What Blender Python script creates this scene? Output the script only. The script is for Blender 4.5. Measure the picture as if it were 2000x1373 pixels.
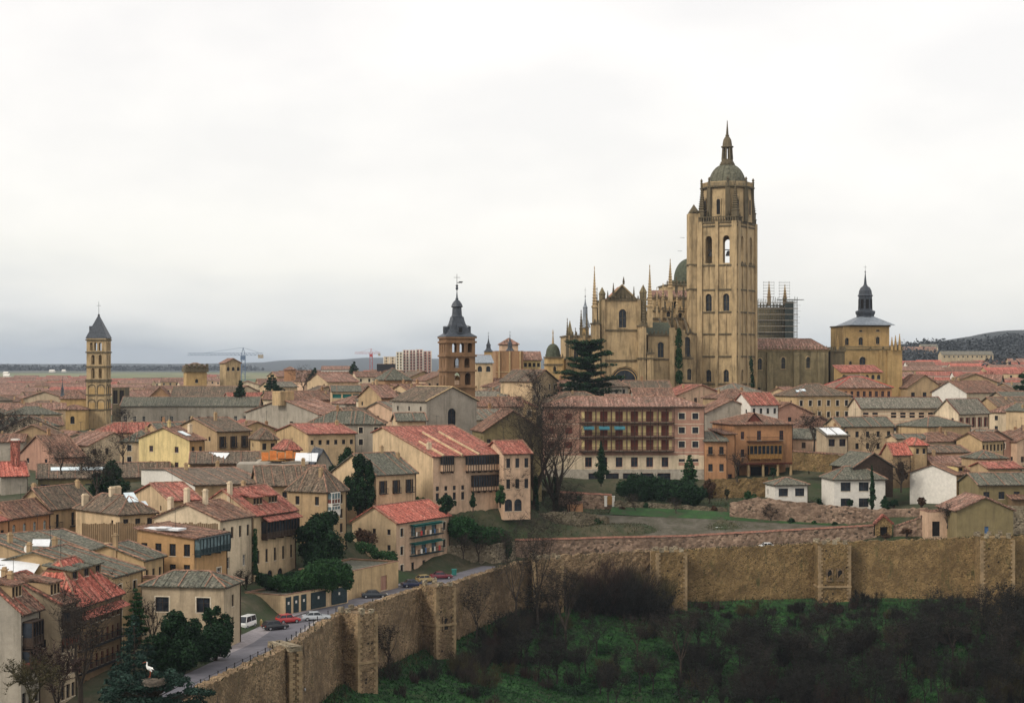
import bpy, math, random, bisect
import numpy as np
from mathutils import Vector, Matrix
R = math.radians
random.seed(7)
S = bpy.context.scene
C = S.collection
for o in list(bpy.data.objects): bpy.data.objects.remove(o)

# ---------------------------------------------------------------- camera
F, HZ, CZ = 3400.0, 718.0, 40.0
cd = bpy.data.cameras.new('camera'); cam = bpy.data.objects.new('camera', cd); C.objects.link(cam)
cam.location = (0, 0, CZ); cam.rotation_euler = (R(90), 0, 0)
cd.sensor_width = 36; cd.lens = 36*F/2000; cd.shift_y = (HZ-686.5)/2000
cd.clip_start = 1; cd.clip_end = 40000
S.camera = cam

# ---------------------------------------------------------------- world: overcast sky
SUN_EL, SUN_AZ = R(38), R(-125)      # from behind the camera, to the left
w = bpy.data.worlds.new('World'); S.world = w; w.use_nodes = True
nt = w.node_tree; nt.nodes.clear()
def N(nt, t, **k):
    n = nt.nodes.new(t)
    for a, b in k.items(): setattr(n, a, b)
    return n
def L(nt, a, b): nt.links.new(a, b)
out = N(nt, 'ShaderNodeOutputWorld'); bg = N(nt, 'ShaderNodeBackground')
bg2 = N(nt, 'ShaderNodeBackground'); add = N(nt, 'ShaderNodeAddShader')
sky = N(nt, 'ShaderNodeTexSky', sky_type='NISHITA'); sky.sun_disc = False
sky.sun_elevation = SUN_EL; sky.sun_rotation = SUN_AZ; sky.dust_density = 4
L(nt, sky.outputs[0], bg.inputs[0]); bg.inputs[1].default_value = 0.05*0.35
tc = N(nt, 'ShaderNodeTexCoord'); sep = N(nt, 'ShaderNodeSeparateXYZ'); L(nt, tc.outputs['Generated'], sep.inputs[0])
mp = N(nt, 'ShaderNodeMapping'); mp.inputs['Scale'].default_value = (7, 7, 26); L(nt, tc.outputs['Generated'], mp.inputs[0])
nz = N(nt, 'ShaderNodeTexNoise'); nz.inputs['Scale'].default_value = 1.0; nz.inputs['Detail'].default_value = 5; nz.inputs['Roughness'].default_value = .5
L(nt, mp.outputs[0], nz.inputs[0])
# clouds shift the height at which the veil brightens
ma = N(nt, 'ShaderNodeMath', operation='MULTIPLY_ADD'); L(nt, nz.outputs[0], ma.inputs[0]); ma.inputs[1].default_value = .06
ma.inputs[2].default_value = -.03
# more grey veil towards the west (left), less to the right
mx = N(nt, 'ShaderNodeMath', operation='MULTIPLY_ADD'); L(nt, sep.outputs['X'], mx.inputs[0]); mx.inputs[1].default_value = .04; L(nt, ma.outputs[0], mx.inputs[2])
ad = N(nt, 'ShaderNodeMath', operation='ADD'); L(nt, sep.outputs['Z'], ad.inputs[0]); L(nt, mx.outputs[0], ad.inputs[1])
rp = N(nt, 'ShaderNodeValToRGB'); L(nt, ad.outputs[0], rp.inputs[0])
SKY = [(0.0, (.32, .345, .37)), (.010, (.42, .44, .45)), (.026, (.56, .565, .555)), (.048, (.66, .65, .615)), (.09, (.705, .685, .655)), (.25, (.715, .685, .66)), (1.0, (.75, .73, .71))]
e = rp.color_ramp.elements
e[0].position, e[0].color = SKY[0][0], SKY[0][1]+(1,)
e[1].position, e[1].color = SKY[-1][0], SKY[-1][1]+(1,)
for p, c in SKY[1:-1]:
    q = e.new(p); q.color = c+(1,)
mp2 = N(nt, 'ShaderNodeMapping'); mp2.inputs['Scale'].default_value = (5, 5, 11); L(nt, tc.outputs['Generated'], mp2.inputs[0]); nz2 = N(nt, 'ShaderNodeTexNoise'); nz2.inputs['Scale'].default_value = 1.3; nz2.inputs['Detail'].default_value = 4; L(nt, mp2.outputs[0], nz2.inputs[0])
rp2 = N(nt, 'ShaderNodeValToRGB'); L(nt, nz2.outputs[0], rp2.inputs[0]); rp2.color_ramp.elements[0].position = .38; rp2.color_ramp.elements[0].color = (.95, .952, .955, 1); rp2.color_ramp.elements[1].position = .62; rp2.color_ramp.elements[1].color = (1.05, 1.045, 1.035, 1)
mm_ = N(nt, 'ShaderNodeMix', data_type='RGBA', blend_type='MULTIPLY'); mm_.inputs[0].default_value = 1; L(nt, rp.outputs[0], mm_.inputs[6]); L(nt, rp2.outputs[0], mm_.inputs[7]); L(nt, mm_.outputs[2], bg2.inputs[0]); bg2.inputs[1].default_value = 1.0
L(nt, bg.outputs[0], add.inputs[0]); L(nt, bg2.outputs[0], add.inputs[1]); L(nt, add.outputs[0], out.inputs[0])
# ---------------------------------------------------------------- sun behind the cloud
sl = bpy.data.lights.new('sun', 'SUN'); sl.energy = 1.4; sl.angle = R(16); sl.color = (1, .95, .86)
so = bpy.data.objects.new('sun', sl); C.objects.link(so)
sd = Vector((math.sin(SUN_AZ)*math.cos(SUN_EL), math.cos(SUN_AZ)*math.cos(SUN_EL), math.sin(SUN_EL)))
so.rotation_euler = sd.to_track_quat('Z', 'Y').to_euler()
S.view_settings.view_transform = 'Standard'; S.view_settings.look = 'None'
S.view_settings.exposure = 0.45; S.view_settings.gamma = 1.0; S.view_settings.use_curve_mapping = False
S.cycles.use_denoising = True
S.cycles.max_bounces = 5; S.cycles.diffuse_bounces = 2; S.cycles.glossy_bounces = 2; S.cycles.volume_bounces = 0
S.cycles.use_adaptive_sampling = True

# ---------------------------------------------------------------- helpers
def W(px, py, Y): return Vector(((px-1000)/F*Y, Y, CZ-(py-HZ)/F*Y))
def ZP(py, Y): return CZ-(py-HZ)/F*Y
def tag(o, label=None, cat=None, group=None, kind=None):
    if label: o['label'] = label
    if cat: o['category'] = cat
    if group: o['group'] = group
    if kind: o['kind'] = kind
    return o
def empty(name, loc, rz=0, label=None, cat=None, group=None):
    o = bpy.data.objects.new(name, None); C.objects.link(o); o.location = loc; o.rotation_euler = (0, 0, rz)
    o.empty_display_size = .5
    return tag(o, label, cat, group)
def link(name, me, parent=None, loc=(0, 0, 0), rz=0):
    o = bpy.data.objects.new(name, me); C.objects.link(o); o.parent = parent; o.location = loc
    if rz: o.rotation_euler = (0, 0, rz)
    return o
V3 = Vector
class MB:
    def __init__(s): s.v = []; s.f = []; s.m = []; s.uv = []
    def poly(s, pts, m=0, uv=None):
        i = len(s.v); s.v += [tuple(p) for p in pts]; s.f.append(list(range(i, i+len(pts)))); s.m.append(m)
        if uv is None:
            p0 = V3(pts[0]); d = (V3(pts[1])-p0); l = d.length or 1; d = d/l
            uv = []
            for p in pts:
                q = V3(p)-p0; u = q.dot(d); r = q-d*u; uv.append((u, r.length))
        s.uv += uv
    def box(s, x0, y0, z0, x1, y1, z1, m=0, bottom=True):
        P = [(x0, y0, z0), (x1, y0, z0), (x1, y1, z0), (x0, y1, z0), (x0, y0, z1), (x1, y0, z1), (x1, y1, z1), (x0, y1, z1)]
        for f in ((0, 1, 5, 4), (1, 2, 6, 5), (2, 3, 7, 6), (3, 0, 4, 7), (4, 5, 6, 7)): s.poly([P[k] for k in f], m)
        if bottom: s.poly([P[k] for k in (3, 2, 1, 0)], m)
    def lathe(s, prof, n, cx=0, cy=0, rot=0, m=0, cap=True):
        """prof: [(r, z)...] bottom to top"""
        rings = []
        for r, z in prof:
            rings.append([(cx+r*math.cos(rot+2*math.pi*k/n), cy+r*math.sin(rot+2*math.pi*k/n), z) for k in range(n)])
        for a, b in zip(rings, rings[1:]):
            for k in range(n):
                k2 = (k+1) % n; s.poly([a[k], a[k2], b[k2], b[k]], m)
        if cap and prof[-1][0] > 1e-3: s.poly(rings[-1], m)
    def tube(s, a, b, r0, r1, n=4, m=0):
        a, b = V3(a), V3(b); d = (b-a)
        if d.length < 1e-6: return
        d.normalize(); u = d.orthogonal().normalized(); w_ = d.cross(u)
        A = [a+(u*math.cos(t)+w_*math.sin(t))*r0 for t in [2*math.pi*k/n for k in range(n)]]
        B = [b+(u*math.cos(t)+w_*math.sin(t))*r1 for t in [2*math.pi*k/n for k in range(n)]]
        for k in range(n): s.poly([A[k], A[(k+1) % n], B[(k+1) % n], B[k]], m)
    def face(s, org, U, Nn, wd, ht, ops=(), dep=.25, m=0, mr=None, Vv=(0, 0, 1)):
        """wall face at org, along unit U, up Vv, inward Nn; ops = (u0,v0,u1,v1,arch) real holes with reveals"""
        org, U, Nn, Vv = V3(org), V3(U), V3(Nn), V3(Vv)
        if mr is None: mr = m
        us = sorted({0, wd} | {o[0] for o in ops} | {o[2] for o in ops}); vs = sorted({0, ht} | {o[1] for o in ops} | {o[3] for o in ops})
        P = lambda u, v, d=0: org+U*u+Vv*v+Nn*d
        us = [u for k, u in enumerate(us) if k == 0 or u-us[k-1] > 1e-4]; vs = [v for k, v in enumerate(vs) if k == 0 or v-vs[k-1] > 1e-4]
        for a, b in zip(us, us[1:]):
            run = None
            for c, d in zip(vs, vs[1:]):
                cu, cv = (a+b)/2, (c+d)/2
                hole = any(o[0] < cu < o[2] and o[1] < cv < o[3] for o in ops)
                if not hole: s.poly([P(a, c), P(b, c), P(b, d), P(a, d)], m, [(a, c), (b, c), (b, d), (a, d)])
        for o in ops:
            u0, v0, u1, v1 = o[:4]; arch = len(o) > 4 and o[4]
            if arch:
                r = (u1-u0)/2; cu = (u0+u1)/2; k = 8; hr = min(r*(arch if arch > 1 else 1), v1-v0)
                cv = v1-hr
                pts = [(cu-r*math.cos(math.pi*i/k), cv+hr*math.sin(math.pi*i/k)) for i in range(k+1)]
                for i in range(k//2): s.poly([P(u0, v1), P(*pts[i]), P(*pts[i+1])], m)
                for i in range(k//2, k): s.poly([P(u1, v1), P(*pts[i]), P(*pts[i+1])], m)
                loop = [(u0, v0)]+pts+[(u1, v0)]
            else: loop = [(u0, v0), (u0, v1), (u1, v1), (u1, v0)]
            for i in range(len(loop)):
                a, b = loop[i], loop[(i+1) % len(loop)]
                if abs(a[0]-b[0])+abs(a[1]-b[1]) < 1e-6: continue
                s.poly([P(*a), P(*b), P(b[0], b[1], dep), P(a[0], a[1], dep)], mr)
    def mesh(s, name, mats):
        me = bpy.data.meshes.new(name); me.from_pydata(s.v, [], s.f)
        for m_ in (mats if isinstance(mats, (list, tuple)) else [mats]): me.materials.append(m_)
        me.polygons.foreach_set('material_index', s.m)
        ul = me.uv_layers.new(name='uv'); ul.data.foreach_set('uv', [c for p in s.uv for c in p])
        me.update(); return me
    def build(s, name, mats, parent=None, loc=(0, 0, 0), rz=0):
        return link(name, s.mesh(name, mats), parent, loc, rz)

# ---------------------------------------------------------------- materials
MATS = {}
def newmat(name):
    m = bpy.data.materials.new(name); m.use_nodes = True; nt = m.node_tree
    b = nt.nodes['Principled BSDF']; b.inputs['Specular IOR Level'].default_value = .25
    return m, nt, b
def rampn(nt, src, stops):
    r = N(nt, 'ShaderNodeValToRGB'); L(nt, src, r.inputs[0]); e = r.color_ramp.elements
    e[0].position, e[0].color = stops[0][0], tuple(stops[0][1])+(1,)
    e[1].position, e[1].color = stops[-1][0], tuple(stops[-1][1])+(1,)
    for p, c in stops[1:-1]: q = e.new(p); q.color = tuple(c)+(1,)
    return r.outputs[0]
def noise(nt, vec, scale, detail=4, rough=.6, sc=(1, 1, 1)):
    mp = N(nt, 'ShaderNodeMapping'); mp.inputs['Scale'].default_value = sc; L(nt, vec, mp.inputs[0])
    n = N(nt, 'ShaderNodeTexNoise'); n.inputs['Scale'].default_value = scale; n.inputs['Detail'].default_value = detail; n.inputs['Roughness'].default_value = rough
    L(nt, mp.outputs[0], n.inputs[0]); return n.outputs[0]
def mix(nt, fac, a, b, mode='MIX'):
    m = N(nt, 'ShaderNodeMix', data_type='RGBA', blend_type=mode)
    for s_, v in ((0, fac), (6, a), (7, b)):
        if hasattr(v, 'links'): L(nt, v, m.inputs[s_])
        elif s_ == 0: m.inputs[0].default_value = v
        else: m.inputs[s_].default_value = tuple(v)+(1,) if len(v) == 3 else v
    return m.outputs[2]
def bump(nt, b, h, dist=.1, st=.6):
    n = N(nt, 'ShaderNodeBump'); n.inputs['Distance'].default_value = dist; n.inputs['Strength'].default_value = st
    L(nt, h, n.inputs['Height']); L(nt, n.outputs[0], b.inputs['Normal'])
def mul(c, k): return tuple(x*k for x in c)
def plain(name, col, rough=.7, metal=0, var=.25, scale=1.5):
    if name in MATS: return MATS[name]
    m, nt, b = newmat(name); g = N(nt, 'ShaderNodeNewGeometry').outputs['Position']
    n = noise(nt, g, scale, 4)
    L(nt, rampn(nt, n, [(.3, mul(col, 1-var)), (.7, mul(col, 1+var))]), b.inputs['Base Color'])
    b.inputs['Roughness'].default_value = rough; b.inputs['Metallic'].default_value = metal
    MATS[name] = m; return m
def plaster(name, col, stain=(.10, .085, .055), amt=.55, fine=2.2, lo=.72, spots=0):
    """lime render or ashlar: patchy tone, vertical run-off stains, fine grain"""
    if name in MATS: return MATS[name]
    m, nt, b = newmat(name); g = N(nt, 'ShaderNodeNewGeometry').outputs['Position']
    stain = tuple(a*.5+c_*.18 for a, c_ in zip(stain, col)); n1 = noise(nt, g, .35, 5, .65); n2 = noise(nt, g, fine, 4, .7); n3 = noise(nt, g, .9, 5, .7, (1, 1, .13))
    c = rampn(nt, n1, [(.3, mul(col, lo)), (.5, col), (.72, mul(col, 1.13))])
    c = mix(nt, rampn(nt, n2, [(.4, (0, 0, 0)), (.65, (.4, .4, .4))]), c, mul(col, .66))
    c = mix(nt, rampn(nt, n3, [(.48, (0, 0, 0)), (.68, (amt, amt, amt))]), c, stain); n5 = noise(nt, g, .12, 4, .7, (1, 1, .5)); c = mix(nt, rampn(nt, n5, [(.42, (0, 0, 0)), (.62, (.32, .32, .32))]), c, mul(col, .62))
    L(nt, c, b.inputs['Base Color']); b.inputs['Roughness'].default_value = .9
    bump(nt, b, n2, .06, .5); MATS[name] = m; return m
def rubble(name, col, col2, dark=(.035, .03, .02), vs=2.2, moss=.35):
    """rough masonry of individually toned stones"""
    if name in MATS: return MATS[name]
    m, nt, b = newmat(name); g = N(nt, 'ShaderNodeNewGeometry').outputs['Position']
    mp = N(nt, 'ShaderNodeMapping'); mp.inputs['Scale'].default_value = (1, 1, 1.5); L(nt, g, mp.inputs[0])
    v = N(nt, 'ShaderNodeTexVoronoi'); v.inputs['Scale'].default_value = vs; L(nt, mp.outputs[0], v.inputs['Vector'])
    sp = N(nt, 'ShaderNodeSeparateColor'); L(nt, v.outputs['Color'], sp.inputs[0])
    c = rampn(nt, sp.outputs[0], [(0, dark), (.12, mul(col, .6)), (.35, col), (.7, col2), (1, mul(col2, 1.35))])
    n1 = noise(nt, g, .16, 6, .75)
    c = mix(nt, rampn(nt, n1, [(.40, (.0, .0, .0)), (.60, (.85, .85, .85))]), c, mul(col, .55)); n7 = noise(nt, g, .35, 4, .7); c = mix(nt, rampn(nt, n7, [(.56, (0, 0, 0)), (.66, (.6, .6, .6))]), c, mul(col2, 1.15))
    n2 = noise(nt, g, .8, 6, .75, (1, 1, .3))
    c = mix(nt, rampn(nt, n2, [(.55, (0, 0, 0)), (.7, (moss, moss, moss))]), c, (.045, .055, .018))
    n3 = noise(nt, g, 3.5, 3, .7)
    c = mix(nt, rampn(nt, n3, [(.3, (.7, .7, .7)), (.42, (0, 0, 0))]), c, dark)
    L(nt, c, b.inputs['Base Color']); b.inputs['Roughness'].default_value = .95
    bump(nt, b, v.outputs['Distance'], -.12, .7); MATS[name] = m; return m
def rooftile(name, c0, c1, c2, moss=(.085, .078, .055), mo=.5, streak=1.0):
    """curved clay tiles: courses running down the slope, lichen patches"""
    if name in MATS: return MATS[name]
    m, nt, b = newmat(name); uv = N(nt, 'ShaderNodeUVMap').outputs[0]; g = N(nt, 'ShaderNodeNewGeometry').outputs['Position']
    n1 = noise(nt, uv, 1.0, 3, .75, (1.7, .16, 1)); n2 = noise(nt, g, .45, 6, .8); n3 = noise(nt, uv, 1, 2, .7, (2.6, 1.5, 1))
    c = rampn(nt, n1, [(.34, mul(c0, .75)), (.5, c1), (.64, mul(c2, 1.15))])
    c = mix(nt, rampn(nt, n2, [(.54-mo*.2, (0, 0, 0)), (.74-mo*.2, (.75, .75, .75))]), c, moss)
    c = mix(nt, rampn(nt, n3, [(.34, (.8, .8, .8)), (.5, (0, 0, 0))]), c, mul(c0, .4))
    c = mix(nt, rampn(nt, n3, [(.6, (0, 0, 0)), (.8, (.5, .5, .5))]), c, mul(c2, 1.3))
    n6 = noise(nt, g, 2.6, 3, .8); c = mix(nt, 1.0, c, rampn(nt, n6, [(.36, (.42, .42, .42)), (.5, (1, 1, 1)), (.62, (1.45, 1.42, 1.38))]), 'MULTIPLY')
    L(nt, c, b.inputs['Base Color']); b.inputs['Roughness'].default_value = .85
    w_ = N(nt, 'ShaderNodeTexWave'); w_.inputs['Scale'].default_value = .62; L(nt, uv, w_.inputs[0])
    bump(nt, b, w_.outputs['Fac'], .08, .6); MATS[name] = m; return m
def foliage(name, a, b_, c, rough=.75):
    if name in MATS: return MATS[name]
    m, nt, b = newmat(name); g = N(nt, 'ShaderNodeNewGeometry')
    n = noise(nt, g.outputs['Position'], .8, 3)
    rnd = g.outputs['Random Per Island']
    c1 = rampn(nt, n, [(.3, a), (.55, b_), (.75, c)])
    c1 = mix(nt, rampn(nt, rnd, [(0, (0, 0, 0)), (1, (.6, .6, .6))]), c1, mul(a, .6))
    L(nt, c1, b.inputs['Base Color']); b.inputs['Roughness'].default_value = rough; b.inputs['Specular IOR Level'].default_value = .15
    MATS[name] = m; return m

# walls
for n_, c_ in dict(cream=(.60, .44, .265), tan=(.44, .305, .17), pink=(.62, .42, .28), rose=(.42, .235, .165), ochre=(.46, .275, .125),
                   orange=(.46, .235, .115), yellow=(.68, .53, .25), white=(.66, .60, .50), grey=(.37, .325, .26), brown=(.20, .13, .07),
                   greenish=(.22, .175, .085), pale=(.66, .53, .365), straw=(.52, .365, .195), buff=(.46, .36, .24)).items():
    plaster(n_, c_)
plaster('ashlar', (.47, .34, .185), (.035, .035, .02), .85, 1.0, .6)
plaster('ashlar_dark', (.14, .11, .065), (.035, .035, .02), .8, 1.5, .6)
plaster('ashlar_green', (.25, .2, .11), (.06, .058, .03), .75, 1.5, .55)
plaster('ashlar_gold', (.49, .325, .14), (.10, .07, .03), .5, 1.2, .75)
plaster('brickwork', (.235, .135, .07), (.05, .04, .022), .5, 3.5, .6)
plaster('brick_light', (.36, .21, .11), (.08, .055, .03), .5, 3.5, .8)
rubble('rubble', (.19, .125, .068), (.27, .185, .105), vs=3.4, moss=.6)
rubble('rubble_gold', (.20, .128, .055), (.25, .165, .072), vs=3.8, moss=.75, dark=(.05, .036, .018))
rubble('rubble_grey', (.25, .2, .13), (.34, .28, .19), moss=.4)
rubble('rubble_pink', (.22, .145, .10), (.29, .2, .14), vs=1.6, moss=.45)
rubble('dry_stone', (.13, .105, .065), (.22, .18, .12), vs=2.8, moss=.8)
# roofs
rooftile('r_red', (.20, .058, .042), (.31, .10, .07), (.40, .175, .13), mo=.25)
rooftile('r_bright', (.30, .072, .05), (.42, .12, .083), (.48, .19, .14), mo=.05)
rooftile('r_pink', (.17, .082, .058), (.27, .14, .10), (.38, .235, .18), mo=.55)
rooftile('r_brown', (.11, .052, .036), (.19, .095, .062), (.29, .17, .12), mo=.5)
rooftile('r_moss', (.10, .066, .045), (.165, .11, .075), (.25, .17, .12), moss=(.085, .078, .055), mo=.9)
rooftile('r_green', (.105, .09, .065), (.15, .135, .10), (.22, .19, .145), moss=(.085, .092, .07), mo=1.1)
rooftile('r_grey', (.13, .11, .09), (.2, .17, .13), (.27, .24, .19), moss=(.12, .12, .09), mo=.9)
plain('ridge_red', (.24, .135, .09), .85, var=.55, scale=1.2)
plain('slate', (.048, .055, .065), .5, var=.5, scale=2)
plain('lead', (.20, .225, .25), .5, var=.3)
plain('dome_stone', (.115, .11, .075), .85, var=.45, scale=1.3)
plain('dome_green', (.062, .07, .045), .85, var=.5, scale=1.5)
plain('wood', (.045, .028, .018), .7, var=.4, scale=3)
plain('wood_light', (.28, .15, .045), .7, var=.3, scale=3)
plain('wood_red', (.13, .035, .022), .7, var=.3, scale=3)
plain('iron', (.02, .02, .022), .6)
plain('rust', (.12, .045, .03), .7)
plain('glass', (.022, .026, .032), .12, var=.6, scale=.8)
plain('glass_sky', (.12, .17, .18), .1, var=.5, scale=.8)
plain('dark_void', (.012, .010, .009), .9)
plain('trim', (.58, .50, .38), .8)
plain('whitewash', (.64, .60, .53), .8, var=.12)
plain('stone_trim', (.42, .30, .16), .9)
plain('asphalt', (.125, .12, .135), .75, var=.2, scale=.6)
plain('paving', (.26, .235, .24), .85, var=.25, scale=1.2)
plain('bark', (.045, .034, .025), .9, var=.4, scale=3)
plain('quoin', (.27, .19, .105), .9, var=.35, scale=.8)
plain('coping_tile', (.20, .095, .065), .9, var=.5, scale=1.5)
plain('twig', (.026, .020, .015), .95, var=.4, scale=1)
plain('twig_red', (.036, .021, .016), .95, var=.4, scale=1)
plain('twig_olive', (.048, .040, .017), .95, var=.4, scale=1)
plain('blue_paint', (.07, .14, .26), .6)
plain('red_paint', (.42, .05, .04), .6)
plain('tarp_white', (.66, .67, .67), .6, var=.08)
plain('skylight', (.62, .70, .72), .25, var=.2)
plain('awning_green', (.02, .13, .11), .8)
plain('awning_blue', (.04, .14, .17), .8)
plain('garage_green', (.016, .032, .035), .6)
plain('cement', (.34, .30, .24), .9)
plain('scaffold', (.10, .105, .09), .6)
plain('orange_net', (.58, .19, .05), .7)
foliage('leaf_dark', (.007, .021, .008), (.014, .042, .015), (.032, .075, .026))
foliage('leaf_mid', (.013, .042, .012), (.026, .072, .022), (.05, .11, .034))
foliage('leaf_blue', (.009, .024, .016), (.018, .042, .030), (.045, .085, .062))
foliage('leaf_grass', (.010, .040, .010), (.020, .068, .018), (.036, .10, .03))
foliage('leaf_brown', (.05, .028, .016), (.085, .045, .025), (.12, .065, .035))
plain('bark_dark', (.018, .015, .012), .95, var=.4, scale=1)
plain('twig_dark', (.014, .013, .010), .95, var=.4, scale=1)
foliage('leaf_weed', (.03, .035, .015), (.06, .055, .025), (.10, .085, .045))
M = MATS
# ================================================================ terrain
WALLP = [(-40, 40, .8), (-35.5, 180, .8), (-37.7, 213.6, .8), (-30.4, 252, .6), (-28.1, 277, .4), (-16.5, 312, .4), (-10.5, 320, .4), (1, 349, .9), (6.3, 355, 1.2),
         (29.3, 362, 1.8), (65, 368, 2.9), (97.4, 362, 4.7), (150, 370, 6), (230, 380, 9)]
CTRL = [(-60, 200, -1.5), (-45, 150, -1), (-38, 250, 0), (-62, 247, 0), (-80, 230, 0), (-45, 290, 3), (-43, 302, 3), (-60, 285, 4), (-38, 330, 8), (-25, 320, 1.5), (-20, 338, .5),
        (-12, 345, 3), (-8, 360, 7.5), (-12, 371, 11), (0, 372, 10), (3, 370, 10.5), (12, 372, 7), (20, 380, 6), (25, 425, 13), (8, 425, 13.5), (45, 430, 13), (55, 434, 13), (70, 430, 13), (35, 404, 10), (60, 400, 10.5), (35, 396, 7.4), (46, 393, 6.8), (58, 391, 6.2), (22, 394, 7.2), (38, 387, 5.0), (57, 386, 4.9), (70, 384, 4.3), (38, 376, 2.1), (58, 378, 2.6), (78, 381, 4.2), (20, 386, 5.2), (12, 380, 4.2),
        (82, 388, 8), (75, 393, 8.6), (70, 396, 8.8), (95, 392, 9.3), (100, 375, 6.5), (85, 372, 4), (60, 375, 3), (40, 372, 2.6), (105, 362, 5.5), (120, 380, 10),
        (-14, 412, 22), (-25, 400, 18), (-70, 300, 6), (-90, 330, 10), (-100, 400, 13), (-80, 400, 15), (-70, 420, 16), (-48, 400, 15), (-55, 450, 20), (-35, 345, 9),
        (80, 445, 16), (110, 440, 16), (95, 470, 20), (120, 500, 22), (60, 500, 24), (45, 560, 29), (70, 560, 29), (100, 570, 28), (125, 590, 27), (25, 540, 29), (10, 500, 27), (-20, 470, 24), (-20, 520, 26),
        (-140, 600, 19), (-100, 620, 18), (-60, 620, 23), (-120, 480, 16), (-150, 500, 14), (-90, 700, 24), (-150, 760, 18), (-60, 900, 30), (-100, 1000, 33), (0, 900, 34), (0, 700, 32), (60, 750, 34),
        (-220, 900, 14), (-280, 1000, 13), (-400, 1600, 16), (-250, 1700, 18), (-600, 2000, 20), (-500, 3200, 27), (-150, 1500, 22), (-50, 1400, 34), (-300, 2600, 24), (100, 1200, 36), (200, 1000, 33),
        (150, 640, 27), (200, 700, 25), (260, 900, 28), (330, 1200, 36), (450, 1500, 43), (500, 1900, 50), (620, 2100, 72), (800, 2600, 96), (700, 2400, 86), (560, 2500, 66), (0, 2500, 26), (-100, 5000, 32), (-1500, 5000, 32), (500, 5000, 30), (1500, 4000, 60),
        (0, 9000, 34), (-2500, 9000, 35), (-950, 8500, 78), (-375, 8500, 84), (100, 8500, 84), (-650, 8600, 90), (-1500, 8400, 44), (2500, 9000, 40), (140, 380, 12), (160, 420, 16), (180, 520, 20)]
CA = np.array(CTRL, dtype=float)
def seg_info(x, y):
    """signed distance to the wall line (+ = town side), along it height"""
    best = None
    for (ax, ay, az), (bx, by, bz) in zip(WALLP, WALLP[1:]):
        dx, dy = bx-ax, by-ay; l2 = dx*dx+dy*dy; t = max(0, min(1, ((x-ax)*dx+(y-ay)*dy)/l2))
        qx, qy = ax+t*dx, ay+t*dy; d = math.hypot(x-qx, y-qy); s = (dx*(y-ay)-dy*(x-ax))
        if best is None or d < best[0]-1e-9: best = (d, s, az+(bz-az)*t, qx, qy)
    return (best[0] if best[1] > 0 else -best[0]), best[2], best[3], best[4]
def sst(a, b, x):
    t = max(0, min(1, (x-a)/(b-a))); return t*t*(3-2*t)
def h(x, y):
    d2 = (CA[:, 0]-x)**2+((CA[:, 1]-y))**2+9
    w_ = d2**-1.6; z = float((w_*CA[:, 2]).sum()/w_.sum())
    if y < 430:
        d, zt, qx, qy = seg_info(x, y)
        if qy < 352: z = -.12*(1-sst(9.5, 15.5, d))+z*sst(9.5, 15.5, d)
        else: z = (zt-1.3)*(1-sst(12.5, 18, d))+z*sst(12.5, 18, d)
    return z
# ground sheet, town side, to the horizon
def wallY(px):
    """depth of the wall line in pixel column px"""
    k = (px-1000)/F
    best = None
    for (ax, ay, _), (bx, by, _) in zip(WALLP, WALLP[1:]):
        fa, fb = ax-k*ay, bx-k*by
        if fa*fb <= 0 and abs(fa-fb) > 1e-9:
            t = fa/(fa-fb); y = ay+(by-ay)*t
            if best is None or y > best: best = y
    return best
ground_m, nt, b = newmat('ground')
g = N(nt, 'ShaderNodeNewGeometry').outputs['Position']
n1 = noise(nt, g, .09, 5, .7); n2 = noise(nt, g, .9, 5, .75); n3 = noise(nt, g, .0035, 4, .55, (1, .55, 1)); n4 = noise(nt, g, .02, 4, .6)
near = rampn(nt, n1, [(.35, (.03, .055, .018)), (.48, (.055, .055, .03)), (.6, (.10, .08, .05)), (.75, (.16, .125, .085))])
near = mix(nt, rampn(nt, n2, [(.35, (0, 0, 0)), (.7, (.8, .8, .8))]), near, (.025, .04, .014))
far = rampn(nt, n3, [(.34, (.05, .07, .04)), (.43, (.12, .15, .06)), (.5, (.22, .19, .11)), (.57, (.14, .17, .07)), (.66, (.28, .24, .15))])
far = mix(nt, rampn(nt, n4, [(.5, (0, 0, 0)), (.62, (.6, .6, .6))]), far, (.06, .07, .05))
sp = N(nt, 'ShaderNodeSeparateXYZ'); L(nt, g, sp.inputs[0])
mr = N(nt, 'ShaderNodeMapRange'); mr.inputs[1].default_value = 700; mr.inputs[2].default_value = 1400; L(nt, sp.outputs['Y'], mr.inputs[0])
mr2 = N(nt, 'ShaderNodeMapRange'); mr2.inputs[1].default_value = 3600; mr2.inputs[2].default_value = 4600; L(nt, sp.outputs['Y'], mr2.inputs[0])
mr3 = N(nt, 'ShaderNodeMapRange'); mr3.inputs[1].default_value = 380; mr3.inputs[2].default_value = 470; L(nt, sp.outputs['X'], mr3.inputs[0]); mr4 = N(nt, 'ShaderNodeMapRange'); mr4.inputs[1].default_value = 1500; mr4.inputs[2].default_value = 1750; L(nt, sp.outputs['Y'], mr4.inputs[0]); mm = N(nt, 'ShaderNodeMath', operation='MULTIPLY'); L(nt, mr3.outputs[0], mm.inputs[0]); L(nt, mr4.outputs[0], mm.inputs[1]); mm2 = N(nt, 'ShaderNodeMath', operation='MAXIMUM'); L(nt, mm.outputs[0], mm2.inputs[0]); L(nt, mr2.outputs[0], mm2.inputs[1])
far = mix(nt, mm2.outputs[0], far, (.045, .052, .055))  # dark woodland tone; its blue-grey also puts distance haze into the land colour
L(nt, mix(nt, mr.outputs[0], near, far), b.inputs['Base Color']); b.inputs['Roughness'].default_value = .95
bump(nt, b, n2, .3, .6)
pxs = [-500+14*i for i in range(215)]
NR = 95
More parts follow.
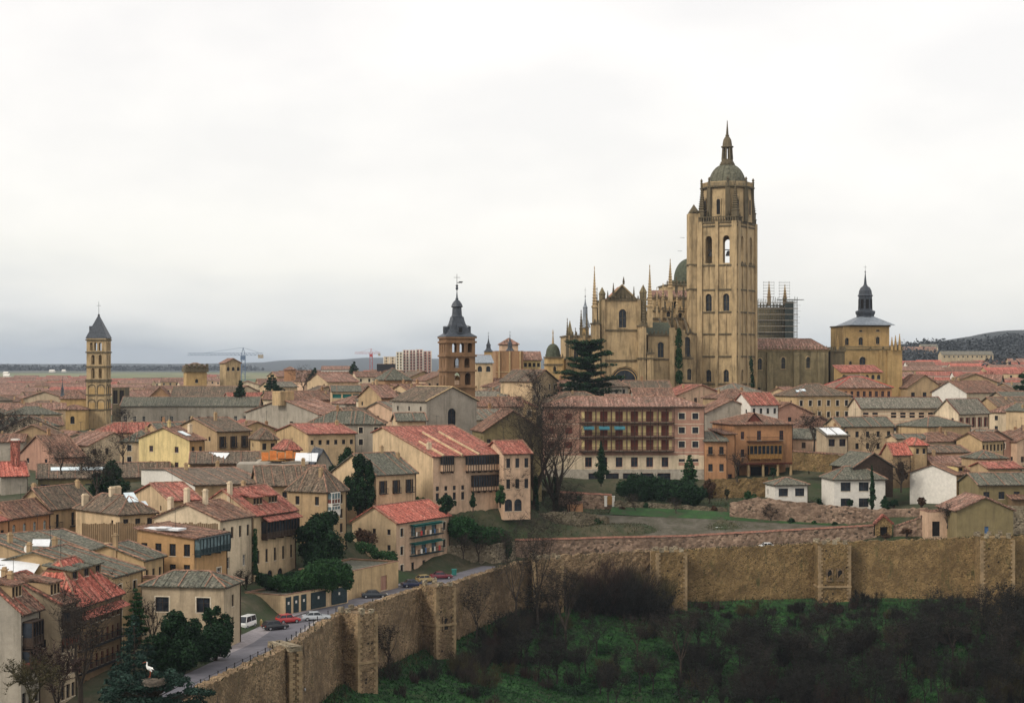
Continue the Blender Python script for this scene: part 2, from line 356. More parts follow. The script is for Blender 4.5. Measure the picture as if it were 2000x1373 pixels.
vs, fs = [], []
for px in pxs:
    y0 = wallY(px) or (40 if px < 400 else 380); 
    if px > 2600: y0 = 385
    for j in range(NR):
        t = j/(NR-1); y = y0+1.0 + (120*t/.45 if t < .45 else 120+ (14000-120)*((t-.45)/.55)**3.2)
        x = (px-1000)/F*y; z = h(x, y)
        if y > 700: z += (math.sin(x*.013+1)*math.cos(y*.009)*1.2)
        if 6000 < y < 12000: z += 5*math.sin(x*.0021)*math.sin(y*.0011)
        vs.append((x, y, z))
for i in range(len(pxs)-1):
    for j in range(NR-1):
        a = i*NR+j; fs.append((a, a+NR, a+NR+1, a+1))
me = bpy.data.meshes.new('ground'); me.from_pydata(vs, [], fs); me.materials.append(ground_m); me.shade_smooth()
tag(link('ground', me), kind='structure', label='town hill and plain running to the horizon')
# ---------------------------------------------------------------- valley slope outside the wall
slope_m, nt, b = newmat('slope')
g = N(nt, 'ShaderNodeNewGeometry').outputs['Position']
n1 = noise(nt, g, .07, 6, .7); n2 = noise(nt, g, .7, 6, .8); n3 = noise(nt, g, .2, 4, .7)
c = rampn(nt, n1, [(.3, (.010, .030, .007)), (.45, (.020, .070, .014)), (.6, (.034, .115, .024)), (.75, (.035, .05, .018))])
c = mix(nt, rampn(nt, n2, [(.42, (.9, .9, .9)), (.58, (0, 0, 0))]), c, (.008, .018, .007)); c = mix(nt, rampn(nt, n2, [(.6, (0, 0, 0)), (.72, (.7, .7, .7))]), c, (.045, .14, .045))
c = mix(nt, rampn(nt, n3, [(.55, (0, 0, 0)), (.7, (.7, .7, .7))]), c, (.05, .035, .022))
L(nt, c, b.inputs['Base Color']); b.inputs['Roughness'].default_value = .95; bump(nt, b, n2, .5, .8)
BASEZ = lambda x, y: -8.6 + (-1.6 if y < 330 else 0) * sst(250, 330, y)*0 - 2.0*(1-sst(300, 350, y)) + .8*sst(60, 100, x)
def outward(i):
    (ax, ay, _), (bx, by, _) = WALLP[i], WALLP[i+1]; l = math.hypot(bx-ax, by-ay); return (by-ay)/l, -(bx-ax)/l
# resample wall line
LINE = []
for i in range(len(WALLP)-1):
    (ax, ay, az), (bx, by, bz) = WALLP[i], WALLP[i+1]; n = max(1, int(math.hypot(bx-ax, by-ay)/3)); ox, oy = outward(i)
    for k in range(n):
        t = k/n; LINE.append((ax+(bx-ax)*t, ay+(by-ay)*t, az+(bz-az)*t, ox, oy))
LINE.append(WALLP[-1]+outward(len(WALLP)-2))
def smooth_dir(i, wd=14):
    a = LINE[max(0, i-wd):i+wd+1]; x = sum(p[3] for p in a); y = sum(p[4] for p in a); l = math.hypot(x, y); return x/l, y/l
def valley_z(bz, d, x, y):
    d = max(0, d); return bz - .36*min(d, 70) - .10*max(0, d-70) + (math.sin(x*.11+y*.07)*.9+math.sin(x*.05-y*.13+2)*1.1)*min(1, d/8)
DS = [-1.5, 0, 2, 4, 6, 9, 12, 15, 18, 22, 26, 30, 35, 40, 46, 52, 60, 70, 85, 105, 140, 200, 320]
def gslope(x, y):
    """height of the valley slope at x, y"""
    d, zt, qx, qy = seg_info(x, y); return valley_z(BASEZ(qx, qy), -d-.3, x, y)
vs, fs = [], []
xs = np.arange(-42, 330, 3.0); ys = np.concatenate([np.arange(-60, 200, 12.0), np.arange(200, 384, 2.5)])
idx = {}
for i, x in enumerate(xs):
    for j, y in enumerate(ys):
        d, zt, qx, qy = seg_info(x, y)
        if d > 4.5: continue
        idx[i, j] = len(vs); vs.append((x, y, valley_z(BASEZ(qx, qy), -d-.3, x, y)))
for i in range(len(xs)-1):
    for j in range(len(ys)-1):
        q = [(i, j), (i+1, j), (i+1, j+1), (i, j+1)]
        if all(k in idx for k in q): fs.append([idx[k] for k in q])
me = bpy.data.meshes.new('valley_slope'); me.from_pydata(vs, [], fs); me.materials.append(slope_m); me.shade_smooth()
tag(link('valley_ground', me), kind='structure', label='steep green slope falling away below the old city wall')

# ---------------------------------------------------------------- the city wall
def line_pts(p0, p1):
    """part of WALLP between arc positions given as (segment index + fraction)"""
    pts = []
    def at(s):
        i = min(int(s), len(WALLP)-2); t = s-i; a, b = WALLP[i], WALLP[i+1]; return tuple(a[k]+(b[k]-a[k])*t for k in range(3))
    pts.append(at(p0)); k = math.floor(p0)+1
    while k < p1: pts.append(WALLP[k]); k += 1
    pts.append(at(p1)); return pts
def ruin_wall(name, pts, thick, hgt, mat, seed, step=.8, amp=.14, merlon=0, label=None, cat='wall', base=None, parent=None, coping=None, lift=0, top_amp=.22):
    rnd = random.Random(seed); mb = MB()
    P = []
    for (ax, ay, az), (bx, by, bz) in zip(pts, pts[1:]):
        l = math.hypot(bx-ax, by-ay); n = max(1, round(l/step))
        for k in range(n): t = k/n; P.append((ax+(bx-ax)*t, ay+(by-ay)*t, az+(bz-az)*t, (by-ay)/l, -(bx-ax)/l))
    P.append(tuple(pts[-1])+P[-1][3:])
    n = len(P); tops = []
    for i in range(n): tops.append(P[i][2]+lift+rnd.uniform(-top_amp, top_amp)+(merlon if merlon and (i//2) % 2 else 0))
    nr = max(2, round(hgt/step))
    grid = []
    for i, (x, y, z, ox, oy) in enumerate(P):
        zb = (base(x, y)-1.2) if base else z-hgt
        col = []
        for j in range(nr+1):
            t = j/nr; zz = zb+(tops[i]-zb)*t; a = 0 if j == nr else rnd.uniform(-amp, amp)+(1-t)*.35
            col.append(V3((x+ox*a, y+oy*a, zz)))
        grid.append(col)
    for i in range(n-1):
        for j in range(nr): mb.poly([grid[i][j], grid[i+1][j], grid[i+1][j+1], grid[i][j+1]])
        x, y, z, ox, oy = P[i]; x2, y2, z2, ox2, oy2 = P[i+1]
        a, b_ = grid[i][nr], grid[i+1][nr]
        c_, d = V3((x2-ox2*thick, y2-oy2*thick, tops[i+1])), V3((x-ox*thick, y-oy*thick, tops[i]))
        mb.poly([a, b_, c_, d])
        zb = z-min(hgt, 2.5); mb.poly([d, c_, V3((c_.x, c_.y, zb)), V3((d.x, d.y, zb))])
    o = mb.build(name, M[mat], parent)
    if label: tag(o, label, cat)
    if coping:
        m2 = MB(); r2 = random.Random(seed+1)
        k = 0
        while k < n-1:
            x, y, z, ox, oy = P[k]; x2, y2, z2, _, _ = P[k+1]; e = .16; q = r2.uniform(.0, .06)
            a = V3((x+ox*e, y+oy*e, z+lift+.02+q)); b_ = V3((x2+ox*e, y2+oy*e, z2+lift+.02+q)); t_ = thick+e
            mid1, mid2 = V3((x-ox*thick/2, y-oy*thick/2, z+lift+.38+q)), V3((x2-ox*thick/2, y2-oy*thick/2, z2+lift+.38+q))
            c_, d = V3((x2-ox*t_, y2-oy*t_, z2+lift+.02+q)), V3((x-ox*t_, y-oy*t_, z+lift+.02+q))
            m2.poly([a, b_, mid2, mid1]); m2.poly([mid1, mid2, c_, d]); k += 1
        m2.build('tile_coping', M[coping], o if not parent else parent)
    return o
cuts = [(0.3, 3.05, 'near stretch of tan rubble city wall carrying the road railing, from the frame edge to the hollow tower', .9),
        (3.05, 4.12, 'rubble city wall between the hollow square tower and the next tower, below the parked silver car', .9),
        (4.12, 5.05, 'sloping rubble city wall below the dark parked saloon, between two corner towers', .9),
        (5.05, 7.6, 'shaded rubble city wall with putlog holes climbing behind bare scrub beyond the third tower', .9),
        (7.6, 9.0, 'overgrown city wall stretch behind the brown thicket, left of the slim tall tower', .8),
        (9.0, 10.0, 'broad golden rubble city wall between the slim tower and the tower with two niches', .8),
        (10.0, 11.0, 'long golden city wall at right between the two-niche tower and the rightmost tower', .8),
        (11.0, 13, 'last stretch of city wall right of the rightmost tower at the frame edge', .8)]
for k, (a, b_, lab, stp) in enumerate(cuts):
    ruin_wall('city_wall', line_pts(max(a-.012, .3), b_+.012), 1.6, 11, 'rubble' if k < 5 else 'rubble_gold', 20+k, stp, .13 if k < 5 else .06, .35 if k in (4,) else 0, lab, 'city wall', base=lambda x, y: BASEZ(x, y))

def solve(Lp, Cp, Rp, Y, th, dep=None, wid=None):
    """local frame of a block from the pixel columns of its three visible vertical edges"""
    X = (Cp-1000)/F*Y; r = (math.cos(th), math.sin(th)); l = (-math.sin(th), math.cos(th))
    if wid is None: kR = (Rp-1000)/F; wid = (kR*Y-X)/(r[0]-kR*r[1])
    if dep is None: kL = (Lp-1000)/F; dep = (kL*Y-X)/(l[0]-kL*l[1])
    return X, wid, dep
def ring_pts(w_, d): return [(0, 0), (w_, 0), (w_, d), (0, d), (0, 0)]
def wall_tower(Lp, Cp, Rp, ytop, Y, thd, label, hollow=False, niches=0, mat='rubble', dep=None, band=None):
    th = R(thd); X, w_, d = solve(Lp, Cp, Rp, Y, th, dep); zt = ZP(ytop, Y); zb = gslope(X, Y)-4
    t = empty('wall_tower', (X, Y, zb), th, label, 'wall tower', 'towers of the old city wall')
    H = zt-zb; rnd = random.Random(int(Cp)); mb = MB(); st = .8
    per = []
    for (ax, ay), (bx, by) in zip(ring_pts(w_, d), ring_pts(w_, d)[1:]):
        l = math.hypot(bx-ax, by-ay); n = max(1, round(l/st)); ox, oy = (by-ay)/l, -(bx-ax)/l
        for k in range(n): per.append((ax+(bx-ax)*k/n, ay+(by-ay)*k/n, ox if k else 0, oy if k else 0))
    per.append(per[0]); nr = round(H/st); g_ = []
    for (x, y, ox, oy) in per[:-1]:
        g_.append([V3((x+ox*rnd.uniform(-.1, .1), y+oy*rnd.uniform(-.1, .1), H*j/nr+(rnd.uniform(-.2, .15) if j == nr else 0))) for j in range(nr+1)])
    g_.append(g_[0])
    for i in range(len(g_)-1):
        for j in range(nr): mb.poly([g_[i][j], g_[i+1][j], g_[i+1][j+1], g_[i][j+1]])
    mb.poly([(.3, .3, H-(1.6 if hollow else .12)), (w_-.3, .3, H-(1.6 if hollow else .12)), (w_-.3, d-.3, H-(1.6 if hollow else .12)), (.3, d-.3, H-(1.6 if hollow else .12))])
    mb.build('masonry', M[mat], t)
    # corner stones
    q = MB()
    for (cx, cy) in ((0, 0), (w_, 0), (0, d)):
        z = .2; k = 0
        while z < H-.5:
            s1, s2 = ((.75, .42) if k % 2 else (.42, .75)); hh = rnd.uniform(.36, .5)
            x0, x1 = (cx-.13, cx+s1) if cx == 0 else (cx-s1, cx+.13); y0, y1 = (cy-.13, cy+s2) if cy == 0 else (cy-s2, cy+.13)
            q.box(x0, y0, z, x1, y1, z+hh-.03); z += hh; k += 1
    tag(q.build('corner_stones', M['quoin'], t), kind='stuff')
    # crenels
    s = .2; e = .45
    mats_ = M['rubble_grey']
    def merl(x0, y0, x1, y1): 
        m_ = MB(); m_.box(x0, y0, H-.1, x1, y1, H+rnd.uniform(.55, .95)); m_.build('merlon', mats_, t)
    if not hollow:
        n = max(2, int(w_/1.7))
        for k in range(n):
            u = (k+.5)*w_/n; merl(u-.45, -.02, u+.45, .5)
            if k < 9: merl(u-.4, d-.5, u+.4, d)
        n = max(2, int(d/1.7))
        for k in range(n):
            v = (k+.5)*d/n; merl(-.02, v-.4, .5, v+.4) if k else None
    else:
        m_ = MB(); hh = H+.35
        m_.box(-.15, -.15, H-.35, w_+.15, .7, hh); m_.box(-.15, .7, H-.35, .7, d, hh); m_.box(w_-.7, .7, H-.35, w_+.15, d, hh)
        m_.build('rim', M['rubble_grey'], t)
    if band:
        m_ = MB(); zz = ZP(band, Y)-zb; m_.box(-.22, -.22, zz-.2, w_+.22, .05, zz+.2); m_.box(-.22, .05, zz-.2, .05, d, zz+.2); m_.build('string_course', M['quoin'], t)
    for k in range(niches):
        u = w_*(k+1)/(niches+1); m_ = MB(); zz = H*.52
        m_.face((u-.75, -.18, zz), (1, 0, 0), (0, 1, 0), 1.5, 2.7, [(.3, .3, 1.2, 2.4, 1)], .14); m_.poly([(u-.75, -.02, zz), (u+.75, -.02, zz), (u+.75, -.02, zz+2.7), (u-.75, -.02, zz+2.7)], 1)
        m_.build('niche', [M['rubble'], M['dark_void']], t)
    # put-log holes
    for k in range(int(w_*H/16)):
        m_ = MB(); u, v = rnd.uniform(.8, w_-.8), rnd.uniform(H*.3, H*.92); m_.box(u-.14, -.16, v-.14, u+.14, -.05, v+.14); m_.build('putlog_hole', M['dark_void'], t)
    return t
wall_tower(525, 566, 588, 1268, 244, 35, 'hollow square wall tower with a pale stone rim, nearest along the curving road', hollow=True)
wall_tower(656, 699, 736, 1200, 277, 47, 'ragged-topped wall tower with tall corner, just below the silver car', band=1296)
wall_tower(819, 852, 889, 1146, 309, 40, 'crenellated wall tower with a broken niche, below the navy car', niches=1, band=1222)
wall_tower(1033, 1042, 1100, 1092, 350, 14, 'half hidden wall tower behind bare saplings, left of the brown thicket')
wall_tower(1271, 1283, 1341, 1078, 357, 12, 'slim wall tower with pale stone edges between thicket and golden wall', mat='rubble_gold')
wall_tower(1590, 1600, 1661, 1062, 363.5, 4, 'wall tower with two dark niches side by side, second from the right', niches=2, mat='rubble_gold', dep=6, band=1146)
wall_tower(1908, 1917, 1981, 1050, 357, 2, 'rightmost wall tower standing in front of the gabled garden house', mat='rubble_gold', dep=6)

# ---------------------------------------------------------------- road on the wall walk
def strip(name, d0, d1, s0, s1, lift, mat, kind='structure', zf=None, step=2.0, label=None):
    pts = line_pts(s0, s1); P = []
    for (ax, ay, az), (bx, by, bz) in zip(pts, pts[1:]):
        n = max(1, round(math.hypot(bx-ax, by-ay)/step))
        for k in range(n): P.append((ax+(bx-ax)*k/n, ay+(by-ay)*k/n, az+(bz-az)*k/n))
    P.append(pts[-1]); nn = []
    for i in range(len(P)):
        a, b_ = P[max(0, i-4)], P[min(len(P)-1, i+4)]; l = math.hypot(b_[0]-a[0], b_[1]-a[1]); nn.append((-(b_[1]-a[1])/l, (b_[0]-a[0])/l))
    vs, fs = [], []
    for (x, y, z), (nx, ny) in zip(P, nn):
        zz = zf(x, y, z) if zf else 0
        vs += [(x+nx*d0, y+ny*d0, zz+lift), (x+nx*d1, y+ny*d1, zz+lift)]
    for i in range(len(P)-1): fs.append((2*i, 2*i+2, 2*i+3, 2*i+1))
    me = bpy.data.meshes.new(name); me.from_pydata(vs, [], fs); me.materials.append(M[mat])
    o = link(name, me); return tag(o, label, kind=kind)
strip('road', 2.6, 7.4, .2, 7.0, .0, 'asphalt', label='narrow grey road curving along the top of the wall')
strip('pavement', 1.5, 2.6, .2, 7.0, .12, 'paving', label='pale pavement strip beside the wall parapet')
strip('kerb', 2.45, 2.62, .2, 7.0, .125, 'cement', label='stone kerb between road and pavement')
strip('forecourt', 7.4, 12.5, 2.6, 3.9, -.01, 'paving', label='open paved yard where the cars are parked')
strip('pavement', 7.4, 9.5, 3.9, 6.2, .1, 'paving', label='pavement in front of the garages and houses')
strip('lane', 1.6, 7, 7.0, 12.5, -1.2, 'paving', zf=lambda x, y, z: z, label='lane between the city wall and the inner garden wall')
# bollards with rail
rnd = random.Random(3)
pts = line_pts(1.8, 4.25); tot = 0; k = 0
bm = MB(); bm.lathe([(.07, 0), (.07, .85), (.1, .87), (.1, .95), (.05, 1.02), (0, 1.05)], 8, m=0); bme = bm.mesh('bollard', M['iron'])
cum = [0]
for a, b_ in zip(pts, pts[1:]): cum.append(cum[-1]+math.hypot(b_[0]-a[0], b_[1]-a[1]))
d = 1.0; prev = None; posts = []
while d < cum[-1]:
    i = bisect.bisect(cum, d)-1; i = min(i, len(pts)-2); t = (d-cum[i])/(cum[i+1]-cum[i]); a, b_ = pts[i], pts[i+1]
    l = math.hypot(b_[0]-a[0], b_[1]-a[1]); nx, ny = -(b_[1]-a[1])/l, (b_[0]-a[0])/l
    posts.append((a[0]+(b_[0]-a[0])*t+nx*1.9, a[1]+(b_[1]-a[1])*t+ny*1.9)); d += 3.1
fence = empty('railing', posts[0]+(.12,), 0, 'dark iron post railing along the outer edge of the road', 'railing')
fx, fy = posts[0]
for x, y in posts: link('post', bme, fence, (x-fx, y-fy, 0))
for (x, y), (x2, y2) in zip(posts[:13], posts[1:14]):
    for zz in (.45, .88):
        m_ = MB(); m_.tube((x-fx, y-fy, zz), (x2-fx, y2-fy, zz), .025, .025, 4); m_.build('rail', M['iron'], fence)
# inner garden walls
ruin_wall('garden_wall', [(877, 349), (1005, 366)] and [tuple(W(872, 1066, 350)), tuple(W(970, 1062, 358)), tuple(W(1006, 1058, 364))], .6, 5, 'rubble_grey', 50, .8, .1, 0,
          'grey stone retaining wall below the ivy bank, beside the maroon car', 'wall')
ruin_wall('garden_wall', [tuple(W(1006, 1056, 366)), tuple(W(1200, 1051, 372)), tuple(W(1340, 1048, 375)), tuple(W(1480, 1040, 378)), tuple(W(1712, 1027, 380))], .6, 4.5, 'rubble_pink', 51, .8, .1, 0,
          'long pinkish garden wall with tile coping running above the city wall', 'wall', coping='coping_tile')
ruin_wall('garden_wall', [tuple(W(1745, 1030, 379)), tuple(W(1790, 1015, 378)), tuple(W(1813, 1001, 377)), tuple(W(1868, 990, 374))], .6, 7, 'rubble_pink', 52, .8, .1, 0,
          'stepped pink garden wall with a dark opening between brick gateway and gabled house', 'wall', coping='r_brown')
ruin_wall('terrace_wall', [tuple(W(1425, 983, 390)), tuple(W(1480, 972, 389)), tuple(W(1600, 984, 386)), tuple(W(1700, 994, 385)), tuple(W(1812, 992, 384))], .6, 6, 'rubble_pink', 53, .8, .06, 0,
          'pale crumbling terrace wall above the strip of lawn', 'wall')
ruin_wall('terrace_wall', [tuple(W(1385, 935, 412)), tuple(W(1440, 936, 412)), tuple(W(1500, 932, 412))], .6, 6, 'rubble_gold', 54, .8, .15, 0, 'tan stone retaining wall under the orange arcaded house', 'wall')
ruin_wall('terrace_wall', [tuple(W(1090, 962, 402)), tuple(W(1195, 968, 401))], .6, 3.6, 'rubble_pink', 55, .8, .12, 0, 'stone terrace wall with red tile coping ending at white posts', 'wall', coping='coping_tile')
ruin_wall('terrace_wall', [tuple(W(885, 995, 370)), tuple(W(985, 988, 374))], .5, 3.0, 'orange', 56, 1.0, .02, 0, 'long orange rendered terrace wall in front of the pink galleried house', 'wall', coping='r_pink')
ruin_wall('terrace_wall', [tuple(W(1108, 984, 384)), tuple(W(1138, 983, 385))], .5, 3.0, 'orange', 57, 1.0, .02, 0, 'short orange rendered wall end behind the bare trees', 'wall', coping='r_pink')
ruin_wall('terrace_wall', [tuple(W(1020, 1004, 376)), tuple(W(1130, 998, 380)), tuple(W(1190, 1010, 382))], .6, 5, 'dry_stone', 58, .8, .1, 0, 'mossy dry stone bank wall under the bare trees', 'wall')
ruin_wall('terrace_wall', [tuple(W(1200, 978, 398)), tuple(W(1310, 985, 398)), tuple(W(1420, 992, 398))], .6, 4.4, 'dry_stone', 59, .8, .1, 0, 'overgrown stone bank below the clipped dark hedge', 'wall')
ruin_wall('terrace_wall', [tuple(W(1548, 882, 424)), tuple(W(1660, 890, 420))], .6, 4.4, 'rubble_gold', 60, .8, .1, 0, 'brown garden wall with tile coping right of the orange arcaded house', 'wall', coping='r_brown')
ruin_wall('terrace_wall', [tuple(W(1885, 992, 372)), tuple(W(2080, 985, 372))], .6, 6, 'rubble_grey', 61, .8, .1, 0, 'dark stone yard wall behind the gabled garden house at the right edge', 'wall')
# ================================================================ house kit
WIN = {}
def winmesh(w_, ht, kind='plain', frame='wood', glass='glass', dep=.22):
    """window standing in its hole: x right, y inward, z up from sill centre"""
    key = (round(w_, 2), round(ht, 2), kind, frame, glass)
    if key in WIN: return WIN[key]
    m = MB(); x = w_/2; t = .07
    m.box(-x, dep-.06, 0, -x+t, dep+.02, ht, 0); m.box(x-t, dep-.06, 0, x, dep+.02, ht, 0); m.box(-x+t, dep-.06, 0, x-t, dep+.02, t, 0); m.box(-x+t, dep-.06, ht-t, x-t, dep+.02, ht, 0)
    m.box(-.03, dep-.05, t, .03, dep+.02, ht-t, 0)
    if ht > 1.3: m.box(-x+t, dep-.04, ht*.62, -.03, dep+.02, ht*.62+.05, 0); m.box(.03, dep-.04, ht*.62, x-t, dep+.02, ht*.62+.05, 0)
    m.poly([(-x, dep+.01, 0), (x, dep+.01, 0), (x, dep+.01, ht), (-x, dep+.01, ht)], 1)
    if kind in ('trim', 'proud'):
        o = .17; m.box(-x-o, -.05, -.12, x+o, .05 if kind == 'trim' else dep, 0, 2); m.box(-x-o, -.04, ht, x+o, .04, ht+o, 2); m.box(-x-o, -.04, 0, -x, .04, ht, 2); m.box(x, -.04, 0, x+o, .04, ht, 2)
    elif kind == 'shut':
        m.box(-x, .06, 0, x, .10, ht, 0)
        for k in range(1, 6): m.box(-x, .04, ht*k/6, x, .06, ht*k/6+.04, 0)
        m.box(-x-.08, -.06, -.09, x+.08, .04, 0, 2)
    elif kind == 'open':      # folded back shutters
        m.box(-x-.42, -.07, 0, -x-.02, -.01, ht, 0); m.box(x+.02, -.07, 0, x+.42, -.01, ht, 0); m.box(-x-.08, -.06, -.09, x+.08, .04, 0, 2)
    else: m.box(-x-.08, -.06, -.09, x+.08, .04, 0, 2)
    WIN[key] = m.mesh('window', [M[frame], M[glass], M['trim']]); return WIN[key]
BALC = {}
def balcmesh(w_, d=.7, mat='iron', solid=False):
    k = (round(w_, 2), d, mat, solid)
    if k in BALC: return BALC[k]
    m = MB(); x = w_/2
    m.box(-x, -d, -.16, x, 0, -.02, 0)
    if solid: m.box(-x, -d, -.02, x, -d+.06, 1.0, 0); m.box(-x, -d+.06, -.02, -x+.06, 0, 1.0, 0); m.box(x-.06, -d+.06, -.02, x, 0, 1.0, 0)
    else:
        m.box(-x, -d, .93, x, -d+.05, 1.0, 0); m.box(-x, -d+.05, .93, -x+.05, 0, 1, 0); m.box(x-.05, -d+.05, .93, x, 0, 1, 0)
        n = int(w_/.22)
        for i in range(n+1): u = -x+.02+(w_-.04)*i/n; m.box(u-.015, -d+.005, -.02, u+.015, -d+.035, .93, 0)
    BALC[k] = m.mesh('balcony', [M[mat]]); return BALC[k]
def slope(mb, e0, e1, q1, q0, thick=.16, st=.42, amp=.09, m=0, rows=None, rm=1, seed=0):
    """tiled roof slope: eave e0->e1, ridge q0->q1; ribs of tile run up the slope"""
    e0, e1, q0, q1 = map(V3, (e0, e1, q0, q1)); U = e1-e0; Lu = U.length; U = U/Lu
    mid = (q0+q1)/2-e0; Vd = mid-U*mid.dot(U); Hv = Vd.length; Vd = Vd/Hv; Nm = U.cross(Vd)
    if Nm.z < 0: Nm = -Nm
    a0, a1 = (q0-e0).dot(U), (q1-e0).dot(U)
    rnd = random.Random(seed or int(Lu*977+Hv*131)); n = max(2, int(Lu/st)); cols = []
    us = [Lu*k/n for k in range(n+1)]
    for c in (a0, a1):
        if .02 < c < Lu-.02 and min(abs(c-u) for u in us) > .02: us.append(c)
    us.sort()
    for k, u in enumerate(us):
        if u < a0: t = u/max(a0, 1e-6)
        elif u > a1: t = (Lu-u)/max(Lu-a1, 1e-6)
        else: t = 1
        t = max(0, min(1, t)); z = (amp if k % 2 else 0)+rnd.uniform(-.018, .018)
        sag = -.07*math.sin(math.pi*u/Lu) if Lu > 5 else 0
        cols.append((u, t*Hv, z+thick, sag))
    for (u, v, z, s1), (u2, v2, z2, s2) in zip(cols, cols[1:]):
        A = e0+U*u+Nm*(z); B = e0+U*u2+Nm*(z2); Cc = e0+U*u2+Vd*v2+Nm*(z2+0); D = e0+U*u+Vd*v+Nm*z
        f1, f2 = (v > 1.2), (v2 > 1.2)
        if v > 1.5 and v2 > 1.5 and thick > .1:   # slight sag half way up
            Bm = e0+U*u2+Vd*(v2*.5)+Nm*(z2+s2); Am = e0+U*u+Vd*(v*.5)+Nm*(z+s1)
            mb.poly([A, B, Bm, Am], m, [(u, 0), (u2, 0), (u2, v2*.5), (u, v*.5)]); mb.poly([Am, Bm, Cc, D], m, [(u, v*.5), (u2, v2*.5), (u2, v2), (u, v)])
        else: mb.poly([A, B, Cc, D], m, [(u, 0), (u2, 0), (u2, v2), (u, v)])
        mb.poly([e0+U*u, e0+U*u2, B, A], m, [(u, 0), (u2, 0), (u2, .1), (u, .1)])
    mb.poly([e0, e1, q1, q0], m)
    if (q0-e0).length > .1: mb.poly([e0, q0, q0+Nm*thick, e0+Nm*thick], m)
    if (q1-e1).length > .1: mb.poly([e1, q1, q1+Nm*thick, e1+Nm*thick], m)
    if rows:   # mortared courses running up the slope
        u = rows*rnd.uniform(.4, 1)
        while u < Lu-.3:
            t = u/max(a0, 1e-6) if u < a0 else ((Lu-u)/max(Lu-a1, 1e-6) if u > a1 else 1)
            v = Hv*min(1, t); 
            if v > .8:
                A, B = e0+U*(u-.065)+Nm*(thick+.13), e0+U*(u+.065)+Nm*(thick+.13); mb.poly([A, B, B+Vd*v, A+Vd*v], rm)
                mb.poly([A-Nm*.12, A, A+Vd*v, A+Vd*v-Nm*.12], rm); mb.poly([B-Nm*.12, B, B+Vd*v, B+Vd*v-Nm*.12], rm)
            u += rows*rnd.uniform(.5, 1.9)
def cap(mb, a, b, r=.17, m=0):
    a, b = V3(a), V3(b); d = b-a; ln = d.length
    if ln < .3: return
    d.normalize(); s = d.cross(V3((0, 0, 1))).normalized(); up = s.cross(d).normalized(); up = up if up.z > 0 else -up
    n = max(1, int(ln/.9))
    for k in range(n):
        p, q = a+d*(ln*k/n), a+d*(ln*(k+1)/n-.04); e = .03*(k % 2)
        P = [p-s*r+up*e, p+up*(r+e), p+s*r+up*e]; Q = [q-s*r*.85+up*e, q+up*(r*.85+e), q+s*r*.85+up*e]
        mb.poly([P[0], Q[0], Q[1], P[1]], m); mb.poly([P[1], Q[1], Q[2], P[2]], m); mb.poly(P, m)
def chimney(t, x, y, z, w_=.7, d=.55, hh=1.2, mat='tan', pots=True):
    m = MB(); m.box(x-w_/2, y-d/2, z-1.6, x+w_/2, y+d/2, z+hh); m.box(x-w_/2-.1, y-d/2-.1, z+hh, x+w_/2+.1, y+d/2+.1, z+hh+.14)
    if pots: m.box(x-w_/2+.08, y-d/2+.08, z+hh+.14, x+w_/2-.08, y+d/2-.08, z+hh+.4)
    m.build('chimney', M[mat], t)
FOOT = []
def place_windows(t, specs, wd, ht, face_dir, off, ops, rnd, dep=.22):
    """specs: list of dicts/tuples -> holes in ops, window children; face_dir 'r' or 'l'"""
    for sp in specs:
        cols, rows, ww, wh, opt = sp[:5]; top = opt.get('top', .8); pitch = opt.get('pitch', 2.9)
        kind = opt.get('kind', 'plain'); fr = opt.get('frame', 'wood'); gl = opt.get('glass', 'glass'); u0, u1 = opt.get('span', (0, 1))
        skip = opt.get('skip', ()); arch = opt.get('arch', 0); bal = opt.get('bal', ())
        for r_ in range(rows):
            for c_ in range(cols):
                if (c_, r_) in skip: continue
                u = wd*(u0+(u1-u0)*(c_+.5)/cols); v1 = ht-top-pitch*r_; v0 = v1-wh
                if v0 < .1 or u-ww/2 < .15 or u+ww/2 > wd-.15: continue
                if any(o[0] < u+ww/2+.05 and o[2] > u-ww/2-.05 and o[1] < v1+.05 and o[3] > v0-.05 for o in ops): continue
                ops.append((u-ww/2, v0, u+ww/2, v1, arch))
                me = winmesh(ww, wh, kind, fr, gl)
                loc = (u, 0, v0) if face_dir == 'r' else (0, off-u, v0); rz = 0 if face_dir == 'r' else -math.pi/2
                o = link(opt.get('name', 'window'), me, t, loc, rz)
                if bal == 'all' or r_ in bal: link('balcony', balcmesh(ww+.8, .6, opt.get('bm', 'iron'), opt.get('solid', False)), t, loc, rz)
